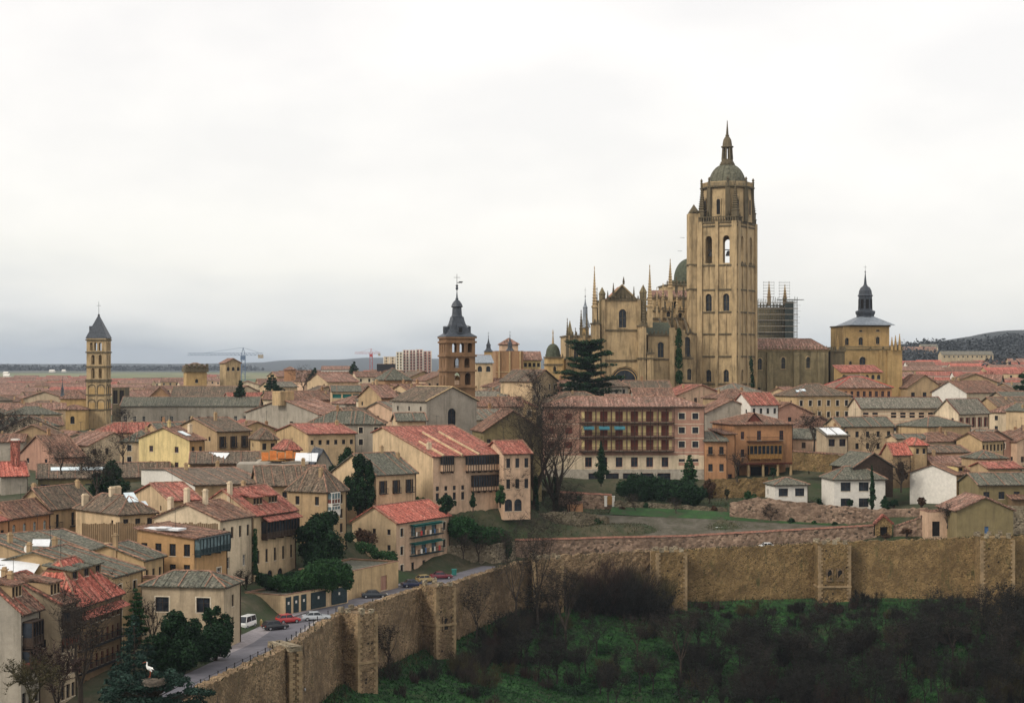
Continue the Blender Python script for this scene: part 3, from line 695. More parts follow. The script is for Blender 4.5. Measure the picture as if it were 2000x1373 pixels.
def house(label, Lp, Cp, Rp, ye, Y, th, yr=None, roof='r_moss', wall='cream', ax='r', hb=None, wr=(), wl=(), dep=None, wid=None, f=.5, oh=.45, rise=None,
          name='house', cat='house', group=None, rows=4.5, chim=(), wall2=None, cm='tan', trimc='ridge_red', st=.42, world=None, eave=None, vis=True, hipf=1.0, gut=True):
    th = R(th)
    if world: X, Yw, ze, wd, dp = world; Y = Yw
    else:
        X, wd, dp = solve(Lp, Cp, Rp, Y, th, dep, wid); ze = ZP(ye, Y)
    cx, cy = X+math.cos(th)*wd/2-math.sin(th)*dp/2, Y+math.sin(th)*wd/2+math.cos(th)*dp/2
    FOOT.append((cx, cy, wd/2, dp/2, th))
    if hb is None: hb = max(3, ze-min(h(cx, cy), h(X, Y))+1.5)
    zb = ze-hb; t = empty(name, (X, Y, zb), th, label, cat, group); rnd = random.Random(int(X*13+Y*7))
    H = hb
    # rise of the ridge
    if ax == 'r': run = f*dp
    elif ax == 'l': run = f*wd
    else: run = min(wd, dp)/2
    if rise is None:
        if yr is None: rise = run*.42
        else:
            if ax == 'r': qy = Y+math.cos(th)*f*dp
            elif ax == 'l': qy = Y+math.sin(th)*f*wd
            else: qy = cy
            rise = ZP(yr, qy)-ze
    if ax != 'flat': rise = max(.4, rise)
    if not wl and ax in ('r', 'hip', 'l') and Y < 500 and dp > 6 and abs(math.sin(th)) > .15:
        wl = [(2 if dp < 10 else 3, 2, .75, 1.05, dict(top=1.3, pitch=3.0, skip=tuple((i, j) for i in range(3) for j in range(2) if rnd.random() < .45)))]
    # walls
    mb = MB(); ops = []; place_windows(t, wr, wd, H, 'r', 0, ops, rnd); mb.face((0, 0, 0), (1, 0, 0), (0, 1, 0), wd, H, ops, .24)
    ops = []; place_windows(t, wl, dp, H, 'l', dp, ops, rnd); m2 = 1 if wall2 else 0
    mb.face((0, dp, 0), (0, -1, 0), (1, 0, 0), dp, H, ops, .24, m2)
    mb.poly([(wd, 0, 0), (wd, dp, 0), (wd, dp, H), (wd, 0, H)], m2); mb.poly([(wd, dp, 0), (0, dp, 0), (0, dp, H), (wd, dp, H)])
    pitch = rise/max(run, .1); rb = M[roof]; rm = MB(); cp = MB()
    T = [rb, M[trimc]]
    kw = dict(rows=rows, st=st)
    if ax == 'r':
        yb = f*dp; zr = H+rise; zback = zr-pitch*(dp-yb); zback = max(zback, 1)
        for x in (0, wd): mb.poly([(x, 0, H), (x, yb, zr), (x, dp, zback)] if zback >= H-.01 and abs(zback-H) < .02 else [(x, 0, H), (x, yb, zr), (x, dp, zback), (x, dp, H)][:4], m2)
        if zback > H: mb.poly([(0, dp, H), (wd, dp, H), (wd, dp, zback), (0, dp, zback)])
        slope(rm, (-oh, -oh, H-oh*pitch), (wd+oh, -oh, H-oh*pitch), (wd+oh, yb, zr), (-oh, yb, zr), **kw)
        slope(rm, (wd+oh, dp+oh, zback-oh*pitch), (-oh, dp+oh, zback-oh*pitch), (-oh, yb, zr), (wd+oh, yb, zr), **kw)
        cap(cp, (-oh, yb, zr+.2), (wd+oh, yb, zr+.2)); 
        cap(cp, (-oh+.1, -oh, H-oh*pitch+.2), (-oh+.1, yb, zr+.2)); cap(cp, (wd+oh-.1, -oh, H-oh*pitch+.2), (wd+oh-.1, yb, zr+.2))
    elif ax == 'l':
        xb = f*wd; zr = H+rise; zR = zr-pitch*(wd-xb)
        for y in (0, dp): mb.poly([(0, y, H), (xb, y, zr), (wd, y, zR)] + ([(wd, y, H)] if abs(zR-H) > .02 else []))
        slope(rm, (-oh, dp+oh, H-oh*pitch), (-oh, -oh, H-oh*pitch), (xb, -oh, zr), (xb, dp+oh, zr), **kw)
        slope(rm, (wd+oh, -oh, zR-oh*pitch), (wd+oh, dp+oh, zR-oh*pitch), (xb, dp+oh, zr), (xb, -oh, zr), **kw)
        cap(cp, (xb, -oh, zr+.2), (xb, dp+oh, zr+.2)); cap(cp, (-oh, -oh+.1, H-oh*pitch+.2), (xb, -oh+.1, zr+.2)); cap(cp, (wd+oh, -oh+.1, zR-oh*pitch+.2), (xb, -oh+.1, zr+.2))
    elif ax == 'hip':
        s = min(wd, dp)/2*hipf; zr = H+rise; zo = H-oh*rise/run
        if wd >= dp: a, b_ = (s, dp/2, zr), (wd-s, dp/2, zr)
        else: a, b_ = (wd/2, s, zr), (wd/2, dp-s, zr)
        e = [(-oh, -oh, zo), (wd+oh, -oh, zo), (wd+oh, dp+oh, zo), (-oh, dp+oh, zo)]
        if wd >= dp: q = [(0, 1, b_, a), (1, 2, b_, b_), (2, 3, a, b_), (3, 0, a, a)]
        else: q = [(0, 1, a, a), (1, 2, b_, a), (2, 3, b_, b_), (3, 0, a, b_)]
        for i, j, q1, q0 in q: slope(rm, e[i], e[j], q1, q0, **kw)
        cap(cp, tuple(V3(a)+V3((0, 0, .2))), tuple(V3(b_)+V3((0, 0, .2))))
        near = {0: a, 1: a if wd < dp else b_, 2: b_, 3: a if wd >= dp else b_}
        for k in range(4): cap(cp, tuple(V3(e[k])+V3((0, 0, .2))), tuple(V3(near[k])+V3((0, 0, .2))))
    elif ax == 'shed':    # single slope rising to the back
        zr = H+rise
        mb.poly([(0, 0, H), (0, dp, H), (0, dp, zr)]); mb.poly([(wd, 0, H), (wd, dp, H), (wd, dp, zr)]); mb.poly([(0, dp, H), (wd, dp, H), (wd, dp, zr), (0, dp, zr)])
        p_ = rise/dp; slope(rm, (-oh, -oh, H-oh*p_), (wd+oh, -oh, H-oh*p_), (wd+oh, dp+oh, zr+oh*p_), (-oh, dp+oh, zr+oh*p_), **kw)
        cap(cp, (-oh, dp+oh, zr+.25), (wd+oh, dp+oh, zr+.25))
    else:                # flat with parapet
        rm.box(.25, .25, H-.3, wd-.25, dp-.25, H-.2); cp.box(-.06, -.06, H, wd+.06, .26, H+.12); cp.box(-.06, .26, H, .26, dp+.06, H+.12); cp.box(wd-.26, .26, H, wd+.06, dp+.06, H+.12); cp.box(.26, dp-.26, H, wd-.26, dp+.06, H+.12)
        mb.box(0, .0, H-.4, .001, .001, H-.39)
    mb.build('wall', [M[wall], M[wall2 or wall]], t); rm.build('roof', T, t)
    cp.build('ridge_tiles' if ax != 'flat' else 'coping', M[trimc], t)
    if gut and ax in ('r', 'hip', 'shed') and Y < 480:
        g_ = MB(); pz = H-oh*pitch if ax == 'r' else H-oh*(rise/max(run if ax == 'hip' else dp, .1)); g_.box(-oh, -oh-.14, pz-.06, wd+oh, -oh-.01, pz+.06); g_.box(wd-.12, -.14, 0, wd-.02, -.02, pz-.06); g_.build('gutter', M['wood'], t)
    for c_ in chim:
        u, v = c_[0], c_[1]; hh = c_[2] if len(c_) > 2 else 1.3; mt = c_[3] if len(c_) > 3 else cm; sz = c_[4] if len(c_) > 4 else .7
        x, y = u*wd, v*dp
        if ax == 'r': z = H+rise-abs(y-f*dp)*pitch
        elif ax == 'l': z = H+rise-abs(x-f*wd)*pitch
        elif ax == 'hip': z = H+min(x, wd-x, y, dp-y)*pitch
        else: z = H
        chimney(t, x, y, z, sz, sz*.8, hh, mt)
    if cat == 'house' and 200 < Y < 470 and ax != 'flat' and hb > 5:
        q = MB(); ax_, ay_ = wd*rnd.uniform(.2, .8), dp*.5; zz = H+rise*.8; hh = rnd.uniform(2.2, 3.4)+rise*.2; q.tube((ax_, ay_, zz), (ax_, ay_, zz+hh), .035, .03, 4)
        for k in range(5): q.tube((ax_-.45+.06*k, ay_+.25*(k-2), zz+hh-.1), (ax_+.45-.06*k, ay_+.25*(k-2), zz+hh-.1), .02, .02, 3)
        q.tube((ax_, ay_-.6, zz+hh-.1), (ax_, ay_+.6, zz+hh-.1), .02, .02, 3); q.build('aerial', M['iron'], t)
    t['w'] = wd; t['d'] = dp; t['H'] = H; t['rise'] = rise; t['pitch'] = pitch; t['f'] = f
    return t
def clean(t):
    for k in ('w', 'd', 'H', 'rise', 'pitch', 'f'):
        if k in t: del t[k]
def roofz(t, x, y, ax='r'):
    wd, dp, H, rise, p, f = (t[k] for k in ('w', 'd', 'H', 'rise', 'pitch', 'f'))
    return H+rise-abs(y-f*dp)*p if ax == 'r' else (H+rise-abs(x-f*wd)*p if ax == 'l' else H+min(x, wd-x, y, dp-y)*p)
def dormer(t, u, v, ww=1.8, hh=1.5, roof='r_brown', wall='cream', side='r', ax='r', win=1, dl=3):
    """dormer whose front stands at v metres in from the eave of the r face (side r) or l face"""
    wd, dp = t['w'], t['d']
    if side == 'r': z0 = roofz(t, u, v, ax); base = (u, v, z0); rz = 0
    else: z0 = roofz(t, v, u, ax); base = (v, u, z0); rz = -math.pi/2
    m = MB(); x = ww/2; n = max(1, win); ops = []
    for k in range(n): c_ = -x+ww*(k+.5)/n; w_ = ww/n*.62; ops.append((x+c_-w_/2, .35, x+c_+w_/2, hh-.15))
    m.face((-x, 0, -.1), (1, 0, 0), (0, 1, 0), ww, hh+.1, ops, .12)
    for sx in (-x, x): m.poly([(sx, 0, -.1), (sx, dl, -.1), (sx, dl, hh), (sx, 0, hh)])
    d = m.build('dormer', [M[wall]], t, base, rz)
    for o in ops: link('window', winmesh(o[2]-o[0], o[3]-o[1], 'plain', 'wood', 'glass', .1), d, ((o[0]+o[2])/2-x, 0, o[1]-.1))
    r_ = MB(); slope(r_, (-x-.3, -.35, hh-.1), (x+.3, -.35, hh-.1), (x+.3, dl, hh+.55), (-x-.3, dl, hh+.55), rows=None); r_.build('dormer_roof', [M[roof], M['ridge_red']], d)
    return d
def skylight(t, u, v, ww=1.2, hh=1.6, ax='r', mat='skylight', name='skylight'):
    p = t['pitch']; z = roofz(t, u, v, ax); c_ = math.cos(math.atan(p)); s_ = math.sin(math.atan(p)); m = MB()
    A = [V3((-ww/2, 0, .32)), V3((ww/2, 0, .32)), V3((ww/2, hh*c_, .32+hh*s_)), V3((-ww/2, hh*c_, .32+hh*s_))]
    m.poly(A); B = [a-V3((0, 0, .3)) for a in A]
    for k in range(4): m.poly([A[k], A[(k+1) % 4], B[(k+1) % 4], B[k]], 1)
    m.build(name, [M[mat], M['lead']], t, (u, v, z))
def part_box(t, name, mat, *b): m = MB(); m.box(*b); return m.build(name, M[mat], t)
def gable_window(t, name, ww, hh, y, z, side='l', x=None, kind='proud', frame='wood'):
    """small window let into the gable triangle, frame standing 5 cm proud"""
    me = winmesh(ww, hh, 'trim', frame, 'glass', -.03)
    if side == 'l': link(name, me, t, (-.035, y, z), -math.pi/2)
    else: link(name, me, t, (x, -.035, z))
# ================================================================ vegetation
def leaf_cloud(name, mat, blobs, n, size, parent=None, seed=1, loc=(0, 0, 0), flat=0.35, up=.4):
    """leaf-sized faces spread through ellipsoid clumps; blobs = (x,y,z,rx,ry,rz)"""
    rg = np.random.default_rng(seed); B = np.array(blobs, float); wts = (B[:, 3]*B[:, 4]*B[:, 5])**.66; wts /= wts.sum()
    k = rg.choice(len(B), n, p=wts); d = rg.normal(size=(n, 3)); d /= np.linalg.norm(d, axis=1)[:, None]
    r = rg.uniform(.45, 1.0, n)**.6*(1+.10*rg.normal(size=n)); c = B[k, :3]+d*r[:, None]*B[k, 3:]
    nm = d+rg.normal(size=(n, 3))*.8; nm[:, 2] += up; nm /= np.linalg.norm(nm, axis=1)[:, None]
    t = np.cross(nm, rg.normal(size=(n, 3))); t /= np.linalg.norm(t, axis=1)[:, None]; b_ = np.cross(nm, t)
    s = size*rg.uniform(.6, 1.4, n)[:, None]
    v = np.empty((n, 4, 3)); v[:, 0] = c-t*s; v[:, 1] = c+b_*s*.6+nm*s*.2; v[:, 2] = c+t*s; v[:, 3] = c-b_*s*.6+nm*s*.15
    me = bpy.data.meshes.new(name); me.from_pydata(v.reshape(-1, 3).tolist(), [], np.arange(4*n).reshape(-1, 4).tolist())
    me.materials.append(M[mat]); o = link(name, me, parent, loc); return o
def branches(mb, p, d, ln, r, depth, rnd, spread=.55, n=3, up=.15, twigs=None):
    segs = 3; q = V3(p); d = V3(d).normalized()
    for s in range(segs):
        nd = (d+V3((rnd.gauss(0, .12), rnd.gauss(0, .12), rnd.gauss(0, .06)+up*.3))).normalized(); q2 = q+nd*(ln/segs); r2 = r*(.8 if s < 2 else .7)
        mb.tube(q, q2, r, r2, 5 if r > .1 else 3); q, r, d = q2, r2, nd
        if depth > 0 and s < segs-1 and rnd.random() < .8:
            a = rnd.uniform(0, 6.28); e = d.orthogonal().normalized(); e = Matrix.Rotation(a, 3, d) @ e
            branches(mb, q, d*(1-spread)+e*spread+V3((0, 0, up)), ln*rnd.uniform(.5, .75), r*.55, depth-1, rnd, spread, n, up)
    if depth > 0:
        for k in range(n):
            a = 6.28*k/n+rnd.uniform(-.5, .5); e = d.orthogonal().normalized(); e = Matrix.Rotation(a, 3, d) @ e
            branches(mb, q, d*(1-spread)+e*spread*rnd.uniform(.6, 1.2)+V3((0, 0, up)), ln*rnd.uniform(.6, .85), r*.62, depth-1, rnd, spread, n, up)
def bare_tree(label, px, py, Y, hgt, seed=1, mat='bark', name='bare_tree', z=None, depth=4, spread=.5, wide=1.0, group=None, r0=None, n=3, tm=.33, twigs=900, tw='twig', cat='tree', tb=.04):
    X = (px-1000)/F*Y; z = z if z is not None else (gslope(X, Y) if seg_info(X, Y)[0] < -1 else h(X, Y))-.3
    t = empty(name, (X, Y, z), 0, label, cat, group); rnd = random.Random(seed); m = MB()
    r = r0 or hgt*.018; m.tube((0, 0, 0), (rnd.uniform(-.3, .3), 0, hgt*tm), r*1.5, r, 7); tp = V3((m.v[-1][0]*0+0, 0, hgt*tm)); 
    m.build('trunk', M[mat], t); m = MB()
    for k in range(n+1):
        a = 6.28*k/(n+1)+rnd.random(); s = rnd.uniform(.25, spread)*wide
        branches(m, (0, 0, hgt*tm*(.92 if k else 1)), (math.cos(a)*s, math.sin(a)*s, 1), hgt*.3, r*.8, depth-1, rnd, spread*.8, n, .12)
    m.build('crown', M[mat], t)
    if twigs:      # fine spray of twigs, thin blades
        V = np.array(m.v[-int(len(m.v)*.55):]); rg = np.random.default_rng(seed); k = rg.integers(0, len(V), twigs)
        p = V[k]; d = rg.normal(size=(twigs, 3)); d[:, 2] = abs(d[:, 2])*.8+.1; d /= np.linalg.norm(d, axis=1)[:, None]; ln = rg.uniform(.04, .1, twigs)[:, None]*hgt
        s = np.cross(d, rg.normal(size=(twigs, 3))); s = s/np.linalg.norm(s, axis=1)[:, None]*tb
        v = np.empty((twigs, 3, 3)); v[:, 0] = p-s; v[:, 1] = p+s; v[:, 2] = p+d*ln
        me = bpy.data.meshes.new('twigs'); me.from_pydata(v.reshape(-1, 3).tolist(), [], np.arange(3*twigs).reshape(-1, 3).tolist()); me.materials.append(M[tw]); tag(link('twigs', me, t), kind='stuff')
    return t
def shrub(label, X, Y, z, rx, ry, rz, n=1500, mat='twig', seed=1, name='bare_shrub', group=None, blade=.03, cat='shrub', ln=1.0, leaf=None):
    """leafless brush: upright whippy stems and fine twigs fanning from the base"""
    rg = np.random.default_rng(seed); t = empty(name, (X, Y, z), 0, label, cat, group)
    m = MB(); rnd = random.Random(seed)
    for k in range(14):
        a = rnd.uniform(0, 6.28); q = rnd.uniform(.1, .75); bx, by = rnd.uniform(-.4, .4)*rx, rnd.uniform(-.4, .4)*ry
        m.tube((bx, by, 0), (bx+math.cos(a)*q*rx*.6, by+math.sin(a)*q*ry*.6, rz*rnd.uniform(.7, 1.05)), .07, .02, 4)
    m.build('stems', M['bark'], t)
    K_ = max(7, int(rx*4)); sa = rg.uniform(0, 6.28, K_); sr = rg.uniform(0, .75, K_)**.7; bx = np.cos(sa)*sr*rx; by = np.sin(sa)*sr*ry; sh = rz*rg.uniform(.45, 1.35, K_)*(1.1-.4*sr); lx = np.cos(sa)*.32*rg.uniform(.2, 1, K_); ly = np.sin(sa)*.32*rg.uniform(.2, 1, K_)
    k = rg.integers(0, K_, n); z0 = rg.uniform(0, 1, n)**.8*sh[k]; w_ = (.10+.20*np.sin(np.clip(z0/sh[k], 0, 1)*2.6))*rx*.8
    p = np.stack([bx[k]+lx[k]*z0+rg.normal(0, 1, n)*w_*.6, by[k]+ly[k]*z0+rg.normal(0, 1, n)*w_*.6, z0], 1)
    d = np.stack([lx[k]+rg.normal(0, .38, n), ly[k]+rg.normal(0, .38, n), rg.uniform(.5, 1.3, n)], 1); d /= np.linalg.norm(d, axis=1)[:, None]
    l_ = rg.uniform(.5, 1.3, n)[:, None]*rz*.28*ln; s = np.cross(d, rg.normal(size=(n, 3))); s = s/np.linalg.norm(s, axis=1)[:, None]*blade
    v = np.empty((n, 3, 3)); v[:, 0] = p-s; v[:, 1] = p+s; v[:, 2] = p+d*l_
    me = bpy.data.meshes.new('twigs'); me.from_pydata(v.reshape(-1, 3).tolist(), [], np.arange(3*n).reshape(-1, 3).tolist()); me.materials.append(M[mat]); tag(link('twigs', me, t), kind='stuff')
    return t
def conifer(label, px, ybase, ytop, Y, wpx, mat='leaf_blue', seed=1, n=5000, leaf=.2, name='conifer', z=None, layers=15, droop=.25, lean=0, gapp=0, group=None):
    X = (px-1000)/F*Y; z = z if z is not None else (ZP(ybase, Y)); top = ZP(ytop, Y); H = top-z; rad = wpx/F*Y/2
    t = empty(name, (X, Y, z), 0, label, 'conifer', group); m = MB(); m.tube((0, 0, -2), (0, 0, H*.97), H*.022, .03, 7); m.build('trunk', M['bark'], t)
    rnd = random.Random(seed); bl = []; lm = MB()
    for i in range(layers):
        f = (i+.3)/layers; zz = H*(.06+.92*f); rr = rad*(1-f)**.85*rnd.uniform(.8, 1.12)+.12; nb = max(3, int(9*(1-f)+3))
        for k in range(nb):
            a = rnd.uniform(0, 6.28); e = rr*rnd.uniform(.75, 1.1); dz = -e*droop*rnd.uniform(.3, 1.3)
            if rnd.random() < gapp: continue
            lm.tube((0, 0, zz), (math.cos(a)*e, math.sin(a)*e, zz+dz), .05, .015, 3)
            for q in (.4, .7, .95): bl.append((math.cos(a)*e*q, math.sin(a)*e*q, zz+dz*q, max(.25, e*.22), max(.25, e*.22), max(.12, H/layers*.3)))
    lm.build('limbs', M['bark'], t); leaf_cloud('crown', mat, bl, n, leaf, t, seed)
    return t
def bush(label, px, py, Y, wpx, hpx, mat='leaf_dark', seed=1, n=3500, leaf=.22, name='evergreen_bush', depth=None, cat='bush', blobs=None, z=None, group=None, trunk=True):
    """rounded evergreen mass; px,py = bottom centre"""
    X = (px-1000)/F*Y; z = z if z is not None else ZP(py, Y); rx = wpx/F*Y/2; H = hpx/F*Y; ry = depth or rx*.8; rnd = random.Random(seed)
    t = empty(name, (X, Y, z), 0, label, cat, group); bl = []
    m = MB()
    for k in range(4): a = rnd.uniform(0, 6.28); m.tube((0, 0, -1), (math.cos(a)*rx*.4, math.sin(a)*ry*.4, H*.7), .15, .05, 5)
    m.build('trunk', M['bark'], t)
    for k in range(blobs or 26):
        a, q = rnd.uniform(0, 6.28), rnd.uniform(0, .88); zz = rnd.uniform(.1, .92); s = rnd.uniform(.12, .30); w_ = math.sqrt(max(.12, 1-(zz*1.0)**2)) if zz > .4 else .92
        bl.append((math.cos(a)*q*rx*w_, math.sin(a)*q*ry*w_, zz*H, rx*s, ry*s, H*s*.62))
    bl.append((0, 0, H*.4, rx*.55, ry*.55, H*.34)); leaf_cloud('crown', mat, bl, n, leaf, t, seed); return t
def wcrown(label, pxpts, mat, n, leaf, name, cat, seed, thick=2.0, z_off=0, group=None):
    """hedge or ivy mass following a list of (px,py_mid,Y,half width px,half height px)"""
    p0 = W(pxpts[0][0], pxpts[0][1], pxpts[0][2]); t = empty(name, p0, 0, label, cat, group); bl = []; rnd = random.Random(seed)
    for (a, b_) in zip(pxpts, pxpts[1:]):
        for k in range(6):
            q = [a[i]+(b_[i]-a[i])*(k+rnd.random()*.8)/6 for i in range(5)]; P = W(q[0], q[1]+rnd.uniform(-.4, .4)*q[4], q[2])-p0; s = q[2]/F
            bl.append((P.x, P.y, P.z, q[3]*s*rnd.uniform(.7, 1.1), thick*rnd.uniform(.6, 1), q[4]*s*rnd.uniform(.6, .9)))
    leaf_cloud('foliage', mat, bl, n, leaf, t, seed); return t

def cypress(label, px, yb, yt, Y, wpx, mat='leaf_dark', seed=1, n=2200, leaf=.18, name='cypress', cat='conifer', taper=1.0):
    P = W(px, yb, Y); Hh = (yb-yt)/F*Y; r = wpx/F*Y/2; t = empty(name, P, 0, label, cat); m = MB(); m.tube((0, 0, -1), (0, 0, Hh*.8), .14, .04, 6); m.build('trunk', M['bark'], t)
    rnd = random.Random(seed); bl = []
    for k in range(22):
        f = (k+.5)/22; rr = r*(math.sin(math.pi*min(1, f*1.6+.12)/1.0) if f < .3 else (1-(f-.3)/.7)**.75*taper)*rnd.uniform(.75, 1.1)+.1
        a = rnd.uniform(0, 6.28); bl.append((math.cos(a)*rr*.3, math.sin(a)*rr*.3, f*Hh, rr*.8, rr*.8, Hh/16))
    leaf_cloud('crown', mat, bl, n, leaf, t, seed, up=.8); return t
# ================================================================ landmarks
def blk(T, name, Lp, Cp, Rp, yt, yb, Y, thd, mat, dep=None, holes=(), strips=(), bands=(), panels=(), thru=False, lid=True, wid=None, smat=None, bmat=None, both=False):
    """rotated block placed from its picture columns. holes: (face,u,w,ytop,ybot,arch) u = fraction; strips: (face,u,w,proud,ytop,ybot); bands: y"""
    th = R(thd); X, wd, dp = solve(Lp, Cp, Rp, Y, th, dep, wid); z1, z0 = ZP(yt, Y), ZP(yb, Y); H = z1-z0; base = V3(T.location)
    mb = MB(); hr, hl = [], []; pz = lambda py: ZP(py, Y)-z0
    for (fc, u, w_, a, b_, ar) in holes:
        W_ = wd if fc == 'r' else dp; (hr if fc == 'r' else hl).append((u*W_-w_/2, max(.05, pz(b_)), u*W_+w_/2, min(H-.1, pz(a)), ar))
    if thru:
        t_ = .9
        for (o_, U, Nn, W_, hs) in (((0, 0, 0), (1, 0, 0), (0, 1, 0), wd, hr), ((0, dp, 0), (0, -1, 0), (1, 0, 0), dp, hl), ((wd, 0, 0), (0, 1, 0), (-1, 0, 0), dp, hl if not both else hr), ((wd, dp, 0), (-1, 0, 0), (0, -1, 0), wd, hr)):
            mb.face(o_, U, Nn, W_, H, hs, t_)
            o2 = V3(o_)+V3(U)*0+V3(Nn)*t_; mb.face(o2, U, Nn, W_, H, hs, .01)
    else:
        mb.face((0, 0, 0), (1, 0, 0), (0, 1, 0), wd, H, hr, .7); mb.face((0, dp, 0), (0, -1, 0), (1, 0, 0), dp, H, hl, .7)
        mb.poly([(wd, 0, 0), (wd, dp, 0), (wd, dp, H), (wd, 0, H)]); mb.poly([(wd, dp, 0), (0, dp, 0), (0, dp, H), (wd, dp, H)])
    if lid: mb.poly([(0, 0, H), (wd, 0, H), (wd, dp, H), (0, dp, H)])
    for (fc, u, w_, pr, a, b_) in strips:
        W_ = wd if fc == 'r' else dp; u = u*W_
        if fc == 'r': mb.box(u-w_/2, -pr, pz(b_), u+w_/2, -.003, pz(a))
        else: mb.box(-pr, dp-u-w_/2, pz(b_), -.003, dp-u+w_/2, pz(a))
    mats = [M[mat]]; o = mb.build(name, mats, T, V3((X, Y, z0))-base, th)
    if lid and T.name == 'cathedral' and H > 5:
        m3 = MB(); n3_ = max(2, int(wd/1.1)); [m3.lathe([(.26, H-.1), (.26, H+.7), (.34, H+.75), (.05, H+1.5)], 4, cx=wd*(i+.5)/n3_, cy=.1, rot=R(45)) for i in range(n3_)]; m3.box(0, -.05, H+.35, wd, .2, H+.5); tag(m3.build('cresting', M['ashlar_dark'], o), kind='stuff')
    if bands:
        for y in bands:
            m2 = MB(); z = pz(y); e = .35; m2.box(-e, -e, z-.22, wd+e, .02, z+.22); m2.box(-e, .02, z-.22, .02, dp, z+.22); m2.box(wd-.02, .02, z-.22, wd+e, dp, z+.22); m2.build('cornice', M[bmat or 'ashlar_dark'], o)
    for (fc, u, w_, a, b_, ar) in holes:
        if thru: continue
        W_ = wd if fc == 'r' else dp; m2 = MB(); hh = pz(a)-pz(b_); x = w_/2; m2.poly([(-x, .55, 0), (x, .55, 0), (x, .55, hh), (-x, .55, hh)]); m2.box(-.07, .4, 0, .07, .54, hh-x*.5, 1)
        if hh > 3: m2.box(-x, .4, hh*.5, -.07, .54, hh*.5+.12, 1); m2.box(.07, .4, hh*.5, x, .54, hh*.5+.12, 1)
        # proud surround
        k = 8; 
        for i in range(k if ar else 0):
            a1, a2 = math.pi*i/k, math.pi*(i+1)/k; r1, r2 = x+.02, x+.35; cz = hh-x
            P = [(-r1*math.cos(a1), -.12, cz+r1*math.sin(a1)), (-r1*math.cos(a2), -.12, cz+r1*math.sin(a2)), (-r2*math.cos(a2), -.12, cz+r2*math.sin(a2)), (-r2*math.cos(a1), -.12, cz+r2*math.sin(a1))]; m2.poly(P, 2)
            m2.poly([P[2], P[3], (P[3][0], 0, P[3][2]), (P[2][0], 0, P[2][2])], 2)
        m2.box(-x-.35, -.16, -.3, x+.35, -.003, 0, 2)
        loc = (u*W_, 0, pz(b_)) if fc == 'r' else (0, dp-u*W_, pz(b_))
        link('window', m2.mesh('window', [M['glass'], M[smat or 'ashlar_dark'], M[smat or 'ashlar']]), o, loc, 0 if fc == 'r' else -math.pi/2)
    return o, wd, dp, H, V3((X, Y, z0))
def mould(T, name, o, wd, dp, H, z, mat): pass
def spirelet(T, px, yb, yt, Y, wpx, mat='ashlar_dark', n=4, shaft=.35, name='pinnacle', rot=None):
    """crocketed pinnacle: square shaft, gablets, tapering crocketed spike, finial"""
    P = W(px, yb, Y)-V3(T.location); Hh = (yb-yt)/F*Y; r = wpx/F*Y*.78; m = MB(); s = Hh*shaft; rot = R(45) if rot is None else rot
    m.lathe([(r*1.15, 0), (r*1.15, s*.9), (r*1.5, s*.92), (r*1.5, s), (r*1.0, s*1.02)], n, rot=rot)
    k = max(5, int((Hh-s)/.9)); pr = [(r*1.0, s*1.02)]
    for i in range(k):
        f = i/k; rr = r*(1-f)*.95+.07; z = s*1.02+(Hh-s)*.93*f; dz = (Hh-s)*.93/k
        pr += [(rr, z+dz*.05), (rr*.93, z+dz*.6), (rr*1.35+.06, z+dz*.72), (rr*.9, z+dz*.9)]
    pr += [(.06, Hh*.955), (.22, Hh*.965), (.2, Hh*.98), (.05, Hh*.985), (.03, Hh)]
    m.lathe(pr, n, rot=rot); return m.build(name, M[mat], T, P)
def cross(T, P, hh, w_=None, r=.06, name='cross', vane=False):
    m = MB(); w_ = w_ or hh*.3; m.tube((0, 0, 0), (0, 0, hh), r, r*.7, 5); m.tube((-w_/2, 0, hh*.72), (w_/2, 0, hh*.72), r*.8, r*.8, 4)
    m.lathe([(0, hh*.0), (r*4, hh*.06), (r*5, hh*.1), (r*4, hh*.14), (0, hh*.2)], 8)
    if vane: m.box(.1, -.04, hh*.3, w_*.8, .04, hh*.36); m.box(w_*.3, -.04, hh*.36, w_*.9, .04, hh*.42)
    return m.build(name, M['iron'], T, P)
# ---------------------------------------------------------------- the cathedral
K = empty('cathedral', (50, 560, 28), 0, 'huge golden late gothic cathedral with one tall domed bell tower, pinnacles and scaffolding', 'cathedral')
YT = 556; TH = 61.5; KB = V3(K.location)
# bell tower shaft
st_r = [('r', 0.06, 2.0, .55, 432, 790), ('r', .5, .9, .45, 432, 790), ('r', .94, 1.6, .55, 432, 790), ('r', .28, .45, .3, 517, 700), ('r', .72, .45, .3, 517, 700)]
st_l = [('l', .06, 1.7, .6, 432, 790), ('l', .5, 1.0, .5, 432, 790), ('l', .95, 1.7, .6, 432, 790), ('l', .28, .3, .25, 517, 563), ('l', .73, .3, .25, 517, 563), ('l', .28, .3, .25, 612, 690), ('l', .73, .3, .25, 612, 690)]
low = [('l', .28, 2.1, 573, 607, 1), ('l', .73, 2.1, 573, 607, 1), ('l', .28, 1.8, 722, 746, 1), ('l', .73, 1.8, 722, 746, 1), ('r', .28, 1.6, 722, 746, 1)]
sh, wd, dp, Hs, P0 = blk(K, 'bell_tower', 1363, 1439, 1477, 517, 790, YT, TH, 'ashlar', holes=low, strips=[(a, b, c, d, max(e, 517), f_) for a, b, c, d, e, f_ in st_r+st_l], bands=(517, 565, 609, 652, 696, 750))
